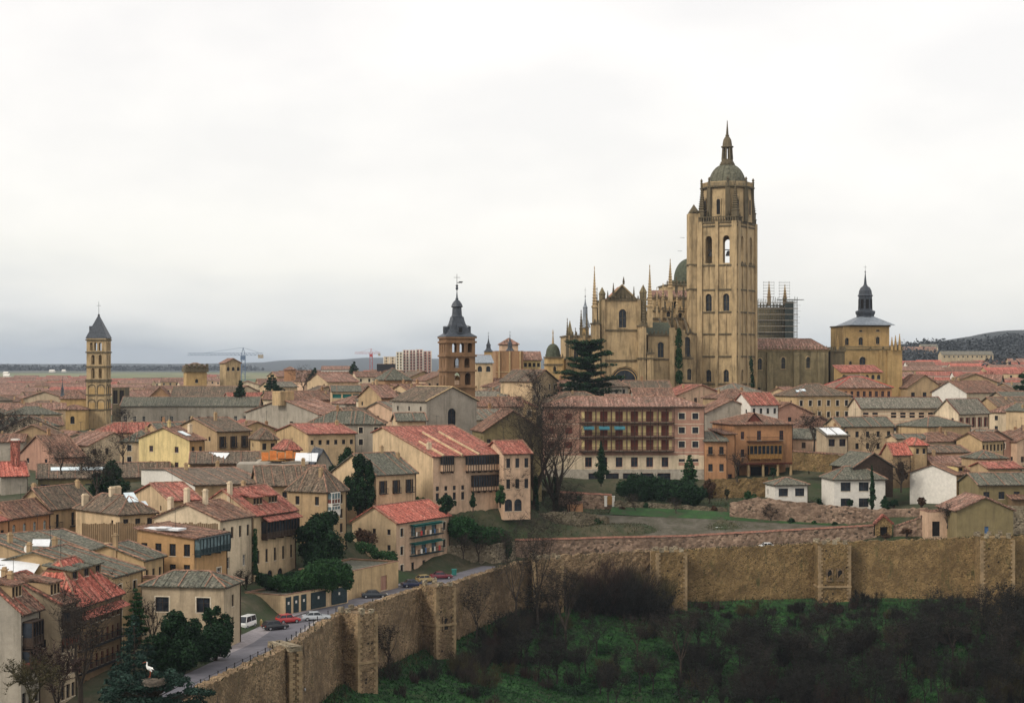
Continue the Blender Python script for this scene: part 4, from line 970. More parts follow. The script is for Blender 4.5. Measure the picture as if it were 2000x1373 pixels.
bf, wd2, dp2, Hb, P1 = blk(K, 'belfry', 1363, 1439, 1477, 431, 517, YT, TH, 'ashlar', holes=[('l', .28, 2.3, 459, 513, 1), ('l', .73, 2.3, 459, 513, 1), ('r', .28, 2.0, 459, 513, 1), ('r', .72, 2.0, 459, 513, 1)],
    strips=[('l', .06, 1.7, .6, 431, 517), ('l', .5, 1.0, .5, 431, 517), ('l', .95, 1.7, .6, 431, 517), ('r', .06, 1.8, .55, 431, 517), ('r', .5, .9, .45, 431, 517), ('r', .94, 1.6, .55, 431, 517)], bands=(433, 440), thru=True)
cen = P0+V3((math.cos(R(TH))*wd/2-math.sin(R(TH))*dp/2, math.sin(R(TH))*wd/2+math.cos(R(TH))*dp/2, 0)); th = R(TH)
zt = ZP(431, YT)
def kput(name, mb, mat, x=0, y=0, z=0, par=None): return mb.build(name, M[mat], par or K, V3((cen.x+x, cen.y+y, z))-KB)
for k in range(2):      # bells
    for (fc, u) in (('l', .28), ('l', .73)):
        if k: continue
        m = MB(); m.lathe([(1.05, 0), (.95, .3), (.7, 1.1), (.55, 1.5), (0, 1.7)], 12); m.box(-1.2, -.15, 1.8, 1.2, .15, 2.1)
        q = P1+V3((-math.sin(th)*dp*(1-u)+math.cos(th)*2.2, math.cos(th)*dp*(1-u)+math.sin(th)*2.2, 0)); m.build('bell', M['iron'], K, q+V3((0, 0, 3.0))-KB)
rad = lambda px: px/F*YT
# octagon
m = MB(); R8 = rad(51); m.lathe([(R8, 0), (R8*.95, ZP(362, YT)-zt)], 8, rot=th+R(22.5), cap=True)
oct_ = kput('octagon', m, 'ashlar', z=zt)
for k in range(8):
    a = th+R(45)*k; ap = R8*math.cos(R(22.5)); m = MB(); hh = (418-386)/F*YT
    m.box(-.95, -.12, 0, .95, .04, hh, 0); m.box(-.6, -.16, .4, .6, -.13, hh-.5, 1)
    for i in range(6):
        a1, a2 = math.pi*i/6, math.pi*(i+1)/6; m.poly([(-.95*math.cos(a1), -.12, hh+.95*math.sin(a1)), (-.95*math.cos(a2), -.12, hh+.95*math.sin(a2)), (0, -.12, hh)], 0)
        m.poly([(-.6*math.cos(a1), -.16, hh-.5+.6*math.sin(a1)), (-.6*math.cos(a2), -.16, hh-.5+.6*math.sin(a2)), (0, -.16, hh-.5)], 1)
    me = m.mesh('window', [M['ashlar'], M['dark_void']]); o = link('window', me, oct_, (math.cos(a)*ap, math.sin(a)*ap, (431-419)/F*YT), a+math.pi/2)
    m = MB(); m.box(-.75, -.3, 0, .75, .5, ZP(363, YT)-zt); link('pilaster', m.mesh('pilaster', [M['ashlar_dark']]), oct_, (math.cos(a+R(22.5))*R8, math.sin(a+R(22.5))*R8, 0), a+R(22.5)+math.pi/2)
m = MB(); zz = 0; m.lathe([(R8*1.03, 0), (R8*1.07, .25), (R8*1.07, .55), (R8*.99, .7)], 8, rot=th+R(22.5)); kput('cornice', m, 'ashlar_dark', z=ZP(363, YT)-.2)
m = MB()
for k in range(8):
    a1, a2 = th+R(22.5+45*k), th+R(67.5+45*k); A, B = V3((math.cos(a1)*R8, math.sin(a1)*R8, 0)), V3((math.cos(a2)*R8, math.sin(a2)*R8, 0))
    for i in range(14): q = A+(B-A)*(i+.5)/14; m.box(q.x-.1, q.y-.1, 0, q.x+.1, q.y+.1, 1.1)
    m.tube(A+V3((0, 0, 1.2)), B+V3((0, 0, 1.2)), .18, .18, 4)
tag(kput('balustrade', m, 'ashlar', z=ZP(361, YT)+.2), kind='stuff')
for k in range(8):
    a = th+R(22.5+45*k); m = MB(); m.lathe([(.35, 0), (.35, 1.6), (.55, 1.7), (.2, 1.9), (.45, 2.3), (.3, 2.7), (.05, 3.1)], 6); kput('finial', m, 'ashlar_dark', math.cos(a)*R8, math.sin(a)*R8, ZP(361, YT))
# main dome
rd = rad(35.5); z0 = ZP(352, YT); zd = (352-313)/F*YT
pr = [(rd*1.08, -1.4), (rd*1.08, -.3), (rd*1.02, 0)]+[(rd*math.cos(a), zd*math.sin(a)) for a in [R(5*i) for i in range(1, 16)]]
m = MB(); m.lathe(pr, 32); dome = kput('dome', m, 'dome_stone', z=z0)
m = MB()
for k in range(16):
    a = 2*math.pi*k/16
    for i in range(14):
        e1, e2 = R(5*i), R(5*i+5); m.tube((math.cos(a)*rd*1.01*math.cos(e1), math.sin(a)*rd*1.01*math.cos(e1), zd*1.01*math.sin(e1)), (math.cos(a)*rd*1.01*math.cos(e2), math.sin(a)*rd*1.01*math.cos(e2), zd*1.01*math.sin(e2)), .13, .13, 4)
tag(kput('ribs', m, 'dome_stone', z=z0), kind='stuff')
zl = ZP(316, YT); f_ = lambda px: px/F*YT
m = MB(); m.lathe([(f_(15), 0), (f_(15.5), .5), (f_(13.5), .6), (f_(13.5), 1.1), (f_(11.5), 1.3), (f_(11.5), 1.8), (f_(10.5), 2.0)], 16); kput('lantern_base', m, 'ashlar_dark', z=zl)
m = MB()
for k in range(8):
    a = 2*math.pi*(k+.5)/8; r1 = f_(10.2); r2 = f_(8.6); m.tube((math.cos(a)*r1, math.sin(a)*r1, 1.9), (math.cos(a)*r2, math.sin(a)*r2, 5.9), .32, .3, 6)
m.lathe([(f_(9.2), 5.6), (f_(12.5), 5.9), (f_(12.5), 6.2), (f_(9.3), 6.4)], 16); 
kput('lantern', m, 'ashlar_dark', z=zl)
m = MB(); m.lathe([(f_(9.6), 6.3), (f_(9.2), 7.2), (f_(8), 8.3), (f_(5), 9.2), (f_(3), 9.5), (f_(4), 9.6), (f_(4), 9.8), (f_(2.6), 10.1), (f_(2.0), 11.5), (f_(1.2), 13), (f_(.7), 14.6), (.12, (316-243)/F*YT-.1)], 12)
m.box(-.07, -.45, 10.9, .07, .45, 11.0); kput('cupola', m, 'ashlar_dark', z=zl)
# corner pinnacles of the tower
for (u, v) in ((0, 0), (wd, 0), (wd, dp), (0, dp)):
    q = P0+V3((math.cos(th)*u-math.sin(th)*v, math.sin(th)*u+math.cos(th)*v, 0)); q2 = q+(cen-q)*.1; Yq = q2.y
    for s_ in ((.0, 0), (.22, 0), (0, .22)):
        uu = u+(s_[0]*wd if u == 0 else -s_[0]*wd); vv = v+(s_[1]*dp if v == 0 else -s_[1]*dp)
        q = P0+V3((math.cos(th)*uu-math.sin(th)*vv, math.sin(th)*uu+math.cos(th)*vv, 0)); q = q+(cen-q)*.14
        tall = s_ == (0, 0)
        m = MB(); HH = (zt2 := (431-(352 if tall else 398))/F*YT); r = 1.1 if tall else .75
        pr = [(r*1.2, -.5), (r*1.2, HH*.25), (r*1.5, HH*.27), (r, HH*.3)]
        for i in range(12): f2 = i/12; rr = r*(1-f2)+.06; z = HH*.3+HH*.68*f2; pr += [(rr, z), (rr*.9, z+HH*.03), (rr*1.3+.05, z+HH*.042)]
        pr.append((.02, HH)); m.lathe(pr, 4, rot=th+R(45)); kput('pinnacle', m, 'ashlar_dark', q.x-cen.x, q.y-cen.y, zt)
m = MB()
nb = 16
for (ax_, ay_, bx_, by_) in ((0, 0, wd, 0), (0, dp, 0, 0), (wd, 0, wd, dp), (0, dp, wd, dp)):
    for i in range(nb): u, v = ax_+(bx_-ax_)*(i+.5)/nb, ay_+(by_-ay_)*(i+.5)/nb; m.box(u-.16, v-.16, 0, u+.16, v+.16, 1.3)
for b_ in ((0, -.2, wd, .2), (-.2, .21, .2, dp-.2), (wd-.2, .21, wd+.2, dp-.2), (0, dp-.19, wd, dp+.2)): m.box(b_[0], b_[1], 1.3, b_[2], b_[3], 1.6)
tag(m.build('parapet', M['ashlar_dark'], K, V3((P0.x, P0.y, zt))-KB, th), kind='stuff')
# stair turret on the left edge
tt, *_ = blk(K, 'stair_turret', 1344, 1347, 1366, 417, 790, YT+6, 8, 'ashlar', dep=4, bands=(517, 565, 652, 750), strips=[('r', .05, .7, .3, 417, 790), ('r', .95, .7, .3, 417, 790)])
m = MB(); q = W(1355, 417, YT+8); m.lathe([(2.3, 0), (.05, 2.9)], 4, rot=R(53)); m.build('turret_roof', M['ashlar_dark'], K, q-KB)
# west front
Y1 = 545
wf, w1, d1, H1, P2 = blk(K, 'west_front', 1170, 1176, 1250, 586, 790, Y1, 3, 'ashlar', dep=26, holes=[('r', .54, 2.3, 604, 640, 1), ('r', .6, 9.2, 716, 775, 1)],
    strips=[('r', .03, 1.1, .5, 586, 790), ('r', .97, 1.1, .5, 586, 790)], bands=(586, 645, 704))
# portal inside the big arch
m = MB(); pz = ZP(775, Y1)
for i, (r1, mt) in enumerate(((4.3, 0), (3.6, 0), (2.9, 0))):
    for k in range(10):
        a1, a2 = math.pi*k/10, math.pi*(k+1)/10; m.tube((-r1*math.cos(a1), .4+.25*i, 4.9+r1*math.sin(a1)), (-r1*math.cos(a2), .4+.25*i, 4.9+r1*math.sin(a2)), .2, .2, 4)
    for s_ in (-1, 1): m.tube((s_*r1, .4+.25*i, 0), (s_*r1, .4+.25*i, 4.9), .2, .2, 4)
m.box(-4.4, 1.15, 0, 4.4, 1.3, 9.6, 0); m.box(-1.9, .95, 0, -.2, 1.1, 3.6, 1); m.box(.2, .95, 0, 1.9, 1.1, 3.6, 1)
m.build('portal', [M['ashlar_gold'], M['wood']], K, P2+V3((math.cos(R(3))*w1*.6, math.sin(R(3))*w1*.6, pz-P2.z))-KB, R(3))
m = MB(); hh = 4.6; m.poly([(0, 0, 0), (w1*.78, 0, 0), (w1*.39, 0, hh)]); m.poly([(0, 14, 0), (w1*.78, 14, 0), (w1*.39, 14, hh)]); m.poly([(0, 0, 0), (w1*.39, 0, hh), (w1*.39, 14, hh), (0, 14, 0)], 1); m.poly([(w1*.78, 0, 0), (w1*.39, 0, hh), (w1*.39, 14, hh), (w1*.78, 14, 0)], 1)
m.tube((-.2, -.3, 0), (w1*.39, -.3, hh+.2), .3, .25, 4, 2); m.tube((w1*.78+.2, -.3, 0), (w1*.39, -.3, hh+.2), .3, .25, 4, 2)
m.build('pediment', [M['ashlar_dark'], M['r_red'], M['ashlar']], K, P2+V3((w1*.14, .8, H1))-KB, R(3))
for px, yb, yt, wp in ((1161, 640, 519, 7), (1269, 640, 516, 8), (1166, 700, 560, 6), (1257, 700, 556, 6), (1218, 556, 541, 3), (1198, 580, 553, 3), (1187, 588, 568, 2.5), (1238, 586, 560, 2.5), (1309, 590, 505, 7), (1321, 572, 540, 4), (1295, 600, 553, 4), (1283, 620, 560, 3), (1322, 615, 570, 3.5), (1108, 700, 621, 5), (1135, 660, 605, 4.5), (1124, 680, 640, 3), (1313, 640, 590, 3.5), (1335, 600, 548, 3.5), (1146, 660, 612, 3.5)):
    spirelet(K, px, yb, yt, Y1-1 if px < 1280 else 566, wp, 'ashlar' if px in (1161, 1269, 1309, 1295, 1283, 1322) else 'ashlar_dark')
for (a, b_, c_, yt, Y_, th_) in ((1155, 1158, 1172, 632, Y1-2, 5), (1247, 1249, 1262, 636, Y1-3, 5), (1262, 1264, 1276, 690, Y1-3, 5)):
    blk(K, 'buttress', a, b_, c_, yt, 790, Y_, th_, 'ashlar', dep=5, bands=(yt, 700, 748), strips=[('r', .5, .5, .25, yt, 790)])
for (px, yt, wp) in ((1176, 566, 11), (1256, 562, 12)):   # square capped turrets
    q = W(px, 600, Y1+3); m = MB(); r = wp/F*Y1*.72; hh = (600-yt)/F*Y1; m.lathe([(r, -14), (r, hh*.7), (r*1.1, hh*.72), (r*1.1, hh*.78), (.1, hh*1.15)], 4, rot=R(48)); m.build('turret', M['ashlar_green'], K, q-KB)
# left chapels
blk(K, 'chapel_block', 1104, 1108, 1166, 656, 790, 552, 4, 'ashlar', dep=22, holes=[('r', .3, 1.4, 672, 700, 1)], strips=[('r', .02, 1, .5, 656, 790), ('r', .55, 1, .5, 656, 790)], bands=(656, 700, 750))
blk(K, 'chapel_block', 1080, 1086, 1112, 700, 790, 556, 4, 'ashlar_gold', dep=14, bands=(702, 740), strips=[('r', .5, .8, .4, 700, 790)])
m = MB(); q = W(1113, 660, 553); m.lathe([(1.6, 0), (.1, 5.5)], 4, rot=R(48)); m.build('turret', M['ashlar_green'], K, q-KB)
# right aisle and chapels
blk(K, 'aisle_block', 1262, 1266, 1313, 655, 790, 549, 5, 'ashlar', dep=20, holes=[('r', .52, 1.9, 668, 698, 1), ('r', .5, 2.2, 742, 760, 1)], strips=[('r', .97, 1.6, .8, 640, 790)], bands=(655, 702, 752))
m = MB(); w_, d_ = 8.4, 12; m.poly([(0, 0, 0), (w_, 0, 0), (w_, d_, 4.4), (0, d_, 4.4)]); m.build('roof', M['dome_green'], K, W(1266, 655, 549.5)-KB, R(5))
blk(K, 'nave_wall', 1272, 1276, 1346, 606, 790, 572, 5, 'ashlar', dep=14, holes=[('r', .42, 1.2, 609, 619, 1), ('r', .75, 1.2, 611, 621, 1)], strips=[('r', .22, .7, .4, 606, 700), ('r', .6, .7, .4, 606, 700), ('r', .9, .7, .4, 606, 700)], bands=(607, 622))
blk(K, 'clerestory', 1272, 1276, 1346, 583, 640, 579, 5, 'ashlar', dep=12, holes=[('r', .3, 1.2, 588, 602, 1), ('r', .62, 1.2, 588, 602, 1)], strips=[('r', .15, .6, .3, 583, 640), ('r', .5, .6, .3, 583, 640), ('r', .8, .6, .3, 583, 640)], bands=(583,))
m = MB(); slope(m, (0, 0, 0), (12.6, 0, 0), (12.6, 5.5, 2.6), (0, 5.5, 2.6)); slope(m, (12.6, 12, 0), (0, 12, 0), (0, 5.5, 2.6), (12.6, 5.5, 2.6)); m.build('roof', [M['r_pink'], M['ridge_red']], K, W(1275, 582, 579)-KB, R(5))
for px in (1286, 1301, 1318, 1334):   # flying buttresses
    m = MB(); A = W(px, 622, 572)-KB; 
    for k in range(8):
        t1, t2 = k/8, (k+1)/8; f3 = lambda t: A+V3((0, -16*t, -5*t*t-.6*t)); m.tube(f3(t1), f3(t2), .38, .38, 4)
    m.build('flying_buttress', M['ashlar_dark'], K)
    m = MB(); q = W(px, 645, 556); m.box(q.x-KB.x-.6, q.y-KB.y-.9, 0, q.x-KB.x+.6, q.y-KB.y+.9, q.z-KB.z); m.build('pier', M['ashlar'], K)
blk(K, 'chapel_block', 1318, 1320, 1352, 700, 790, 552, 6, 'ashlar', dep=14, holes=[('r', .82, 1.3, 720, 742, 1)], strips=[('r', .03, 1.6, 1.2, 690, 790)], bands=(700, 748))
blk(K, 'aisle_block', 1312, 1316, 1352, 650, 702, 560, 5, 'ashlar', dep=8, holes=[('r', .72, 2.0, 658, 697, 1)], bands=(650,))
o = wcrown('ivy', [(1326, 640, 549, 7, 12), (1326, 700, 549, 7, 12), (1327, 765, 549, 7, 12)], 'leaf_mid', 2600, .28, 'ivy', 'ivy', 5, .8)
tag(o, 'tall strip of ivy climbing the cathedral buttress left of the bell tower', 'ivy')
o = wcrown('ivy', [(1466, 700, 549, 4, 14), (1470, 745, 549, 4, 14), (1468, 775, 549, 4, 10)], 'leaf_dark', 900, .28, 'ivy', 'ivy', 6, .8); tag(o, 'thin ivy on the corner between bell tower and long nave wall', 'ivy')
# crossing dome behind
q = W(1346, 548, 620); m = MB(); r = 30/F*620; m.lathe([(r*1.1, -9), (r*1.1, -1), (r*1.2, -.8), (r*1.2, 0), (r*1.0, .1)]+[(r*math.cos(R(a)), r*1.38*math.sin(R(a))+.3) for a in range(5, 90, 6)]+[(.6, r*1.38+.4), (.5, r*1.38+1.6), (.1, r*1.38+3)], 24); m.build('crossing_dome', M['dome_green'], K, q-KB)
blk(K, 'transept', 1296, 1300, 1360, 556, 640, 606, 4, 'ashlar', dep=16, bands=(557,))
# long cloister wall right of the tower
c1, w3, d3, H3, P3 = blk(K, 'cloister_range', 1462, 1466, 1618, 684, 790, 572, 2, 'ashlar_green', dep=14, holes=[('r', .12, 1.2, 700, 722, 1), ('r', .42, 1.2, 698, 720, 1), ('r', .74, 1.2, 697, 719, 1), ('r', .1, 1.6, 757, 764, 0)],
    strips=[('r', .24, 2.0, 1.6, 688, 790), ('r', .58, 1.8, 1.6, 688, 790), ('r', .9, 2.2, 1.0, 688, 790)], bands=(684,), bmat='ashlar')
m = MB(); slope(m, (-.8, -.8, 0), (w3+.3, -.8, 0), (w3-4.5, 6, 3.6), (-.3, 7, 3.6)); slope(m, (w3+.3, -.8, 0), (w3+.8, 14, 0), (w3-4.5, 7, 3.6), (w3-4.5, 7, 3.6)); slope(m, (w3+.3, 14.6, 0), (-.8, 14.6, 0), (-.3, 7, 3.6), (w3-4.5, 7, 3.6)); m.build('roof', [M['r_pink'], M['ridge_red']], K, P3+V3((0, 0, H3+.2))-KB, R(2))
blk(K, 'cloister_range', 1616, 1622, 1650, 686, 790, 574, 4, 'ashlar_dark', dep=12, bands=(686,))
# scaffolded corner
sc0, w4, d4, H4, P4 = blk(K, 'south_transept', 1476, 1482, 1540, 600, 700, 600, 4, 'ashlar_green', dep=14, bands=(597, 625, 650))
for px, yb, yt in ((1502, 596, 549), (1533, 596, 555)): spirelet(K, px, yb, yt, 601, 5, 'ashlar')
G = empty('scaffolding', W(1480, 690, 596), R(4), 'grey tube scaffolding wrapped round the cathedral corner right of the bell tower', 'scaffolding')
w5 = (1556-1480)/F*596; h5 = (690-586)/F*596
SR = random.Random(4)
for i in range(17):
    m = MB(); x = w5*i/16; m.tube((x, -1.6, 0), (x, -1.6, h5+SR.uniform(0, 1.2)), .1, .1, 4); m.tube((x, .0, 0), (x, .0, h5), .08, .08, 4); m.build('standard', M['scaffold'], G)
for k in range(9):
    m = MB(); z = h5*(k+.6)/9; ext = SR.uniform(0, 1.4)
    m.tube((-.3, -1.6, z+1), (w5+ext, -1.6, z+1), .05, .05, 4); m.box(0, -1.75, z-.2, w5*.98+ext*.5, -.1, z, 1); m.tube((w5, -1.8, z), (w5, 3, z), .05, .05, 4); m.build('deck', [M['scaffold'], M['cement']], G)
m = MB(); m.box(w5*.68, -1.7, 0, w5*.9, -1.66, h5*.97); m.box(w5*.895, -1.65, 0, w5*.9, 5, h5*.97)
plain('net', (.05, .06, .055), .9); m.build('debris_net', M['net'], G)
m = MB(); m.box(w5*.5, -2.1, h5, w5+2.3, .5, h5+.15); m.build('top_platform', M['scaffold'], G)
for px in (1502, 1533):
    x = (px-1480)/F*596
    for k in range(6): m = MB(); z = h5+1+k*1.0; m.box(x-1.9, -.1, z, x+1.9, 1.2, z+.07); [m.tube((x+s_*1.8, 0, h5), (x+s_*1.8, 0, h5+6.4), .04, .04, 3) for s_ in (-1, 1)]; m.build('deck', M['rust' if k < 2 else 'scaffold'], G)
# ---------------------------------------------------------------- chapter house tower (right)
Q = empty('chapter_tower', W(1690, 770, 590), 0, 'square golden tower with grey lead roof and black slate lantern right of the cathedral', 'tower')
blk(Q, 'lower_block', 1643, 1650, 1762, 683, 800, 590, 6, 'ashlar_gold', dep=20, holes=[('r', .31, 2.2, 697, 714, 1), ('r', .1, 1.0, 706, 714, 1)], strips=[('r', .86, 5.2, .7, 684, 800), ('r', .62, 1.0, .4, 684, 800)], bands=(682, 678), bmat='ashlar_green')
blk(Q, 'upper_block', 1643, 1647, 1737, 637, 683, 594, 6, 'ashlar_gold', dep=15, holes=[('r', .08, 1.3, 660, 674, 1), ('r', .38, 1.5, 659, 674, 1), ('r', .75, 1.3, 658, 672, 1), ('r', .38, 1.1, 645, 648, 0), ('r', .75, 1.1, 644, 647, 0)], bands=(637,))
q = W(1690, 636, 601); zz = lambda y: (636-y)/F*601; rr = lambda p: p/F*601; QB = V3(Q.location)
m = MB(); m.lathe([(rr(47)*1.38, 0), (rr(20), zz(619))], 4, rot=R(51)); m.build('lead_roof', M['lead'], Q, q-QB)
m = MB(); m.lathe([(rr(17), zz(621)), (rr(17), zz(616)), (rr(19), zz(612)), (rr(19), zz(608)), (rr(14), zz(606)), (rr(13), zz(580)), (rr(15), zz(578)), (rr(13), zz(575)), (rr(12), zz(568)), (rr(9), zz(562)), (rr(5), zz(559)), (rr(3), zz(556)), (rr(1.8), zz(545)), (rr(.8), zz(535)), (.1, zz(530))], 8, rot=R(28))
m.build('lantern', M['slate'], Q, q-QB); cross(Q, q-QB+V3((0, 0, zz(532))), zz(532-14)-zz(532), 1.2)
for k in range(8): a = R(28+22.5+45*k); m = MB(); m.box(-.55, -.05, 0, .55, .05, 3.2); m.build('louvre', M['dark_void'], Q, q-QB+V3((math.cos(a)*rr(12.8), math.sin(a)*rr(12.8), zz(603))), a+math.pi/2)
for px, yt in ((1742, 658), (1749, 655), (1757, 652), (1636, 655)): spirelet(Q, px, 684, yt, 590, 3.4, 'ashlar_gold')
for px in (1650, 1700, 1725): spirelet(Q, px, 684, 676, 590, 3, 'ashlar_green')
# ---------------------------------------------------------------- domed chapel and blue spire left of the cathedral
Q = empty('chapel', W(1082, 760, 545), 0, 'small cathedral chapel with green dome and thin stone spire left of the cedar', 'chapel'); QB = V3(Q.location)
blk(Q, 'drum', 1066, 1069, 1098, 697, 790, 545, 8, 'ashlar_gold', dep=6, bands=(698, 712), holes=[('r', .5, .9, 716, 726, 1)])
q = W(1080, 697, 548); m = MB(); f2 = 1/F*548; m.lathe([(15*f2, 0), (15*f2, .8)]+[(14*f2*math.cos(R(a)), .8+21*f2*math.sin(R(a))) for a in range(0, 82, 9)], 16); m.build('dome', M['dome_green'], Q, q-QB)
m = MB(); m.lathe([(3*f2, 20*f2), (3.4*f2, 23*f2), (2.2*f2, 25*f2), (.8*f2, 44*f2), (1.4*f2, 46*f2), (.2*f2, 54*f2)], 8); m.build('spire', M['ashlar'], Q, q-QB)
def spire_tower(label, px, ytip, ycap, yeave, ybase, Y, wpx, wall, roofm='slate', n=4, cupola=True, crossh=1.8):
    T = empty('spire_tower', W(px, ybase, Y), 0, label, 'spire'); B = V3(T.location); s = 1/F*Y; z = lambda y: (ybase-y)*s
    m = MB(); m.lathe([(wpx*s*.7, -4), (wpx*s*.7, z(yeave))], 4, rot=R(50)); m.build('wall', M[wall], T)
    r = wpx*s*.75; zc = z(ycap); ze = z(yeave); m = MB()
    m.lathe([(r*1.12, ze), (r*.75, ze+(zc-ze)*.25), (r*.5, ze+(zc-ze)*.5), (r*.45, zc), (r*.52, zc+.2), (r*.28, zc+(z(ytip)-zc)*.25), (r*.12, zc+(z(ytip)-zc)*.6), (.05, z(ytip))], 8 if n == 8 else 4, rot=R(50)); m.build('roof', M[roofm], T)
    cross(T, V3((0, 0, z(ytip)-.2)), crossh, .8, .05); return T
spire_tower('thin black slate spire with cross just right of the brick bell tower', 954, 657, 675, 687, 705, 620, 16, 'ashlar_gold')
spire_tower('second thin slate spire rising over the tall blank church wall', 996, 655, 672, 686, 705, 610, 15, 'ashlar_gold')
spire_tower('slim blue slate lantern spire between the cathedral pinnacles at its left', 1143, 580, 602, 640, 660, 610, 13, 'ashlar_gold', 'lead', 8, crossh=3.5)
spire_tower('distant thin spire beyond the cathedral, right of the long pink roof', 1637, 650, 664, 676, 690, 640, 8, 'ashlar_gold')
# ---------------------------------------------------------------- brick bell tower in the middle
YA = 420
A_ = empty('brick_bell_tower', W(872, 782, YA), 0, 'brown brick Romanesque bell tower with flared slate spire above the stone church', 'bell tower'); AB = V3(A_.location)
ho = [('r', .28, 1.15, 670, 688, 1), ('r', .54, 1.15, 670, 688, 1), ('r', .82, 1.1, 670, 688, 1), ('r', .36, 1.35, 699, 718, 1), ('r', .72, 1.35, 699, 718, 1), ('r', .38, 1.5, 728, 752, 1), ('r', .75, 1.5, 728, 752, 1)]
hl = [('l', .25, .6, 672, 688, 1), ('l', .5, .6, 672, 688, 1), ('l', .75, .6, 672, 688, 1), ('l', .3, .65, 700, 718, 1), ('l', .7, .65, 700, 718, 1), ('l', .3, .65, 733, 752, 1), ('l', .7, .65, 733, 752, 1)]
b1, wA, dA, HA, PA = blk(A_, 'shaft', 856, 872, 928, 658, 850, YA, 17, 'brickwork', dep=wd*0+7.2, holes=ho+hl, thru=True, bands=(659, 668, 695, 724, 756), bmat='brickwork', lid=False)
m = MB(); m.box(1, 1, 0, wA-1, dA-1, .3); m.box(1, 1, 5.0, wA-1, dA-1, 5.2); link('floor', m.mesh('floor', [M['brickwork']]), b1, (0, 0, ZP(757, YA)-PA.z))
m = MB(); m.lathe([(.7, 0), (.6, .3), (.42, .9), (0, 1.2)], 10); m.build('bell', M['wood_light'], A_, PA+V3((.36*7, 3, ZP(750, YA)-PA.z+.9))-AB)
cA = PA+V3((math.cos(R(17))*wA/2-math.sin(R(17))*dA/2, math.sin(R(17))*wA/2+math.cos(R(17))*dA/2, 0)); s = 1/F*YA; z = lambda y: (658-y)*s
m = MB(); r = wA/2*1.414; e1 = r*1.1
m.lathe([(e1, 0), (e1, .15), (r*.8, z(651)), (r*.62, z(642)), (r*.47, z(631)), (r*.40, z(623)), (r*.37, z(618))], 4, rot=R(62)); m.build('spire_roof', M['slate'], A_, V3((cA.x, cA.y, ZP(658, YA)))-AB)
m = MB(); m.lathe([(11*s, z(618)), (11.5*s, z(617)), (10*s, z(615)), (9*s, z(600)), (12*s, z(598)), (11*s, z(596)), (9.5*s, z(592)), (6*s, z(587)), (2.5*s, z(584)), (3.2*s, z(583)), (1.8*s, z(580)), (.5*s, z(566)), (2.6*s, z(563)), (2.6*s, z(560)), (.3*s, z(557))], 8, rot=R(40)); m.build('lantern', M['slate'], A_, V3((cA.x, cA.y, ZP(658, YA)))-AB)
cross(A_, V3((cA.x, cA.y, ZP(559, YA)))-AB, z(533)-z(559), 1.6, .07, vane=True)
for a, sd_ in ((17-180, 1), (17, 1), (-73, 1), (107, 1)):
    m = MB(); m.box(-.6, -.7, 0, .6, .5, 1.7); m.poly([(-.8, -.8, 1.7), (.8, -.8, 1.7), (.6, .8, 2.2), (-.6, .8, 2.2)]); m.box(-.4, -.73, .3, .4, -.7, 1.4, 1)
    m.build('roof_dormer', [M['slate'], M['dark_void']], A_, V3((cA.x+math.cos(R(a))*r*.52, cA.y+math.sin(R(a))*r*.52, ZP(651, YA)))-AB, R(a+90))
# ---------------------------------------------------------------- tall Romanesque tower at the left
YE = 600
E_ = empty('stone_bell_tower', W(168, 830, YE), 0, 'tall slender tan Romanesque bell tower with grey pyramid roof at left', 'bell tower'); EB = V3(E_.location)
ho = []
for u in (.24, .47, .70): ho.append(('r', u, .95, 669, 685, 1))
for u in (.33, .70): ho += [('r', u, 1.1, 693, 712, 1), ('r', u, 1.1, 719, 739, 1)]
b1, wE, dE, HE, PE = blk(E_, 'shaft', 168, 169, 207, 661, 760-16, YE, 0, 'ashlar', dep=7.4, holes=ho+[(('l'), u_, w_, a, b_, c_) for (_, u_, w_, a, b_, c_) in ho], thru=True, bands=(664, 688, 716, 742), lid=True)
b2, *_ = blk(E_, 'shaft_base', 168, 169, 207, 744, 850, YE, 0, 'ashlar', dep=7.4, bands=(745, 771, 800), strips=[('r', .03, .5, .25, 744, 850), ('r', .97, .5, .25, 744, 850), ('r', .5, .35, .25, 744, 800), ('r', .5, .35, .15, 800, 850)])
for yb in (770, 799):
    for k, (u, n_) in enumerate(((.27, 1), (.74, 1))):
        m = MB(); hh = 3.3
        for i in range(8): a1, a2 = math.pi*i/8, math.pi*(i+1)/8; m.tube((-1.25*math.cos(a1), 0, hh-1.2+1.25*math.sin(a1)), (-1.25*math.cos(a2), 0, hh-1.2+1.25*math.sin(a2)), .2, .2, 4)
        for s_ in (-1, 1): m.tube((s_*1.25, 0, -.1), (s_*1.25, 0, hh-1.2), .16, .16, 4)
        m.poly([(-1.1, -.02, 0), (1.1, -.02, 0), (1.1, -.02, hh-1), (-1.1, -.02, hh-1)], 1)
        m.build('blind_arch', [M['ashlar_dark'], M['ashlar_gold']], E_, V3((PE.x+wE*u, PE.y-.02, ZP(yb, YE)))-EB)
        m.build('blind_arch', [M['ashlar_dark'], M['ashlar_gold']], E_, V3((PE.x+wE+.02, PE.y+dE*u, ZP(yb, YE)))-EB, R(90))
s = 1/F*YE; m = MB(); r = wE/2*1.414; m.lathe([(r*1.1, 0), (r*1.1, .2), (.12, (660-613)*s)], 4, rot=R(45)); cE = V3((PE.x+wE/2, PE.y+dE/2, ZP(661, YE)))
m.build('pyramid_roof', M['slate'], E_, cE-EB); cross(E_, cE-EB+V3((0, 0, (661-618)*s)), (618-588)*s, 1.5, .08)
m = MB(); m.box(-.5, -.5, 0, .5, .9, 1.9); m.build('roof_dormer', M['slate'], E_, cE-EB+V3((-2.4, -1.3, 2.4)))
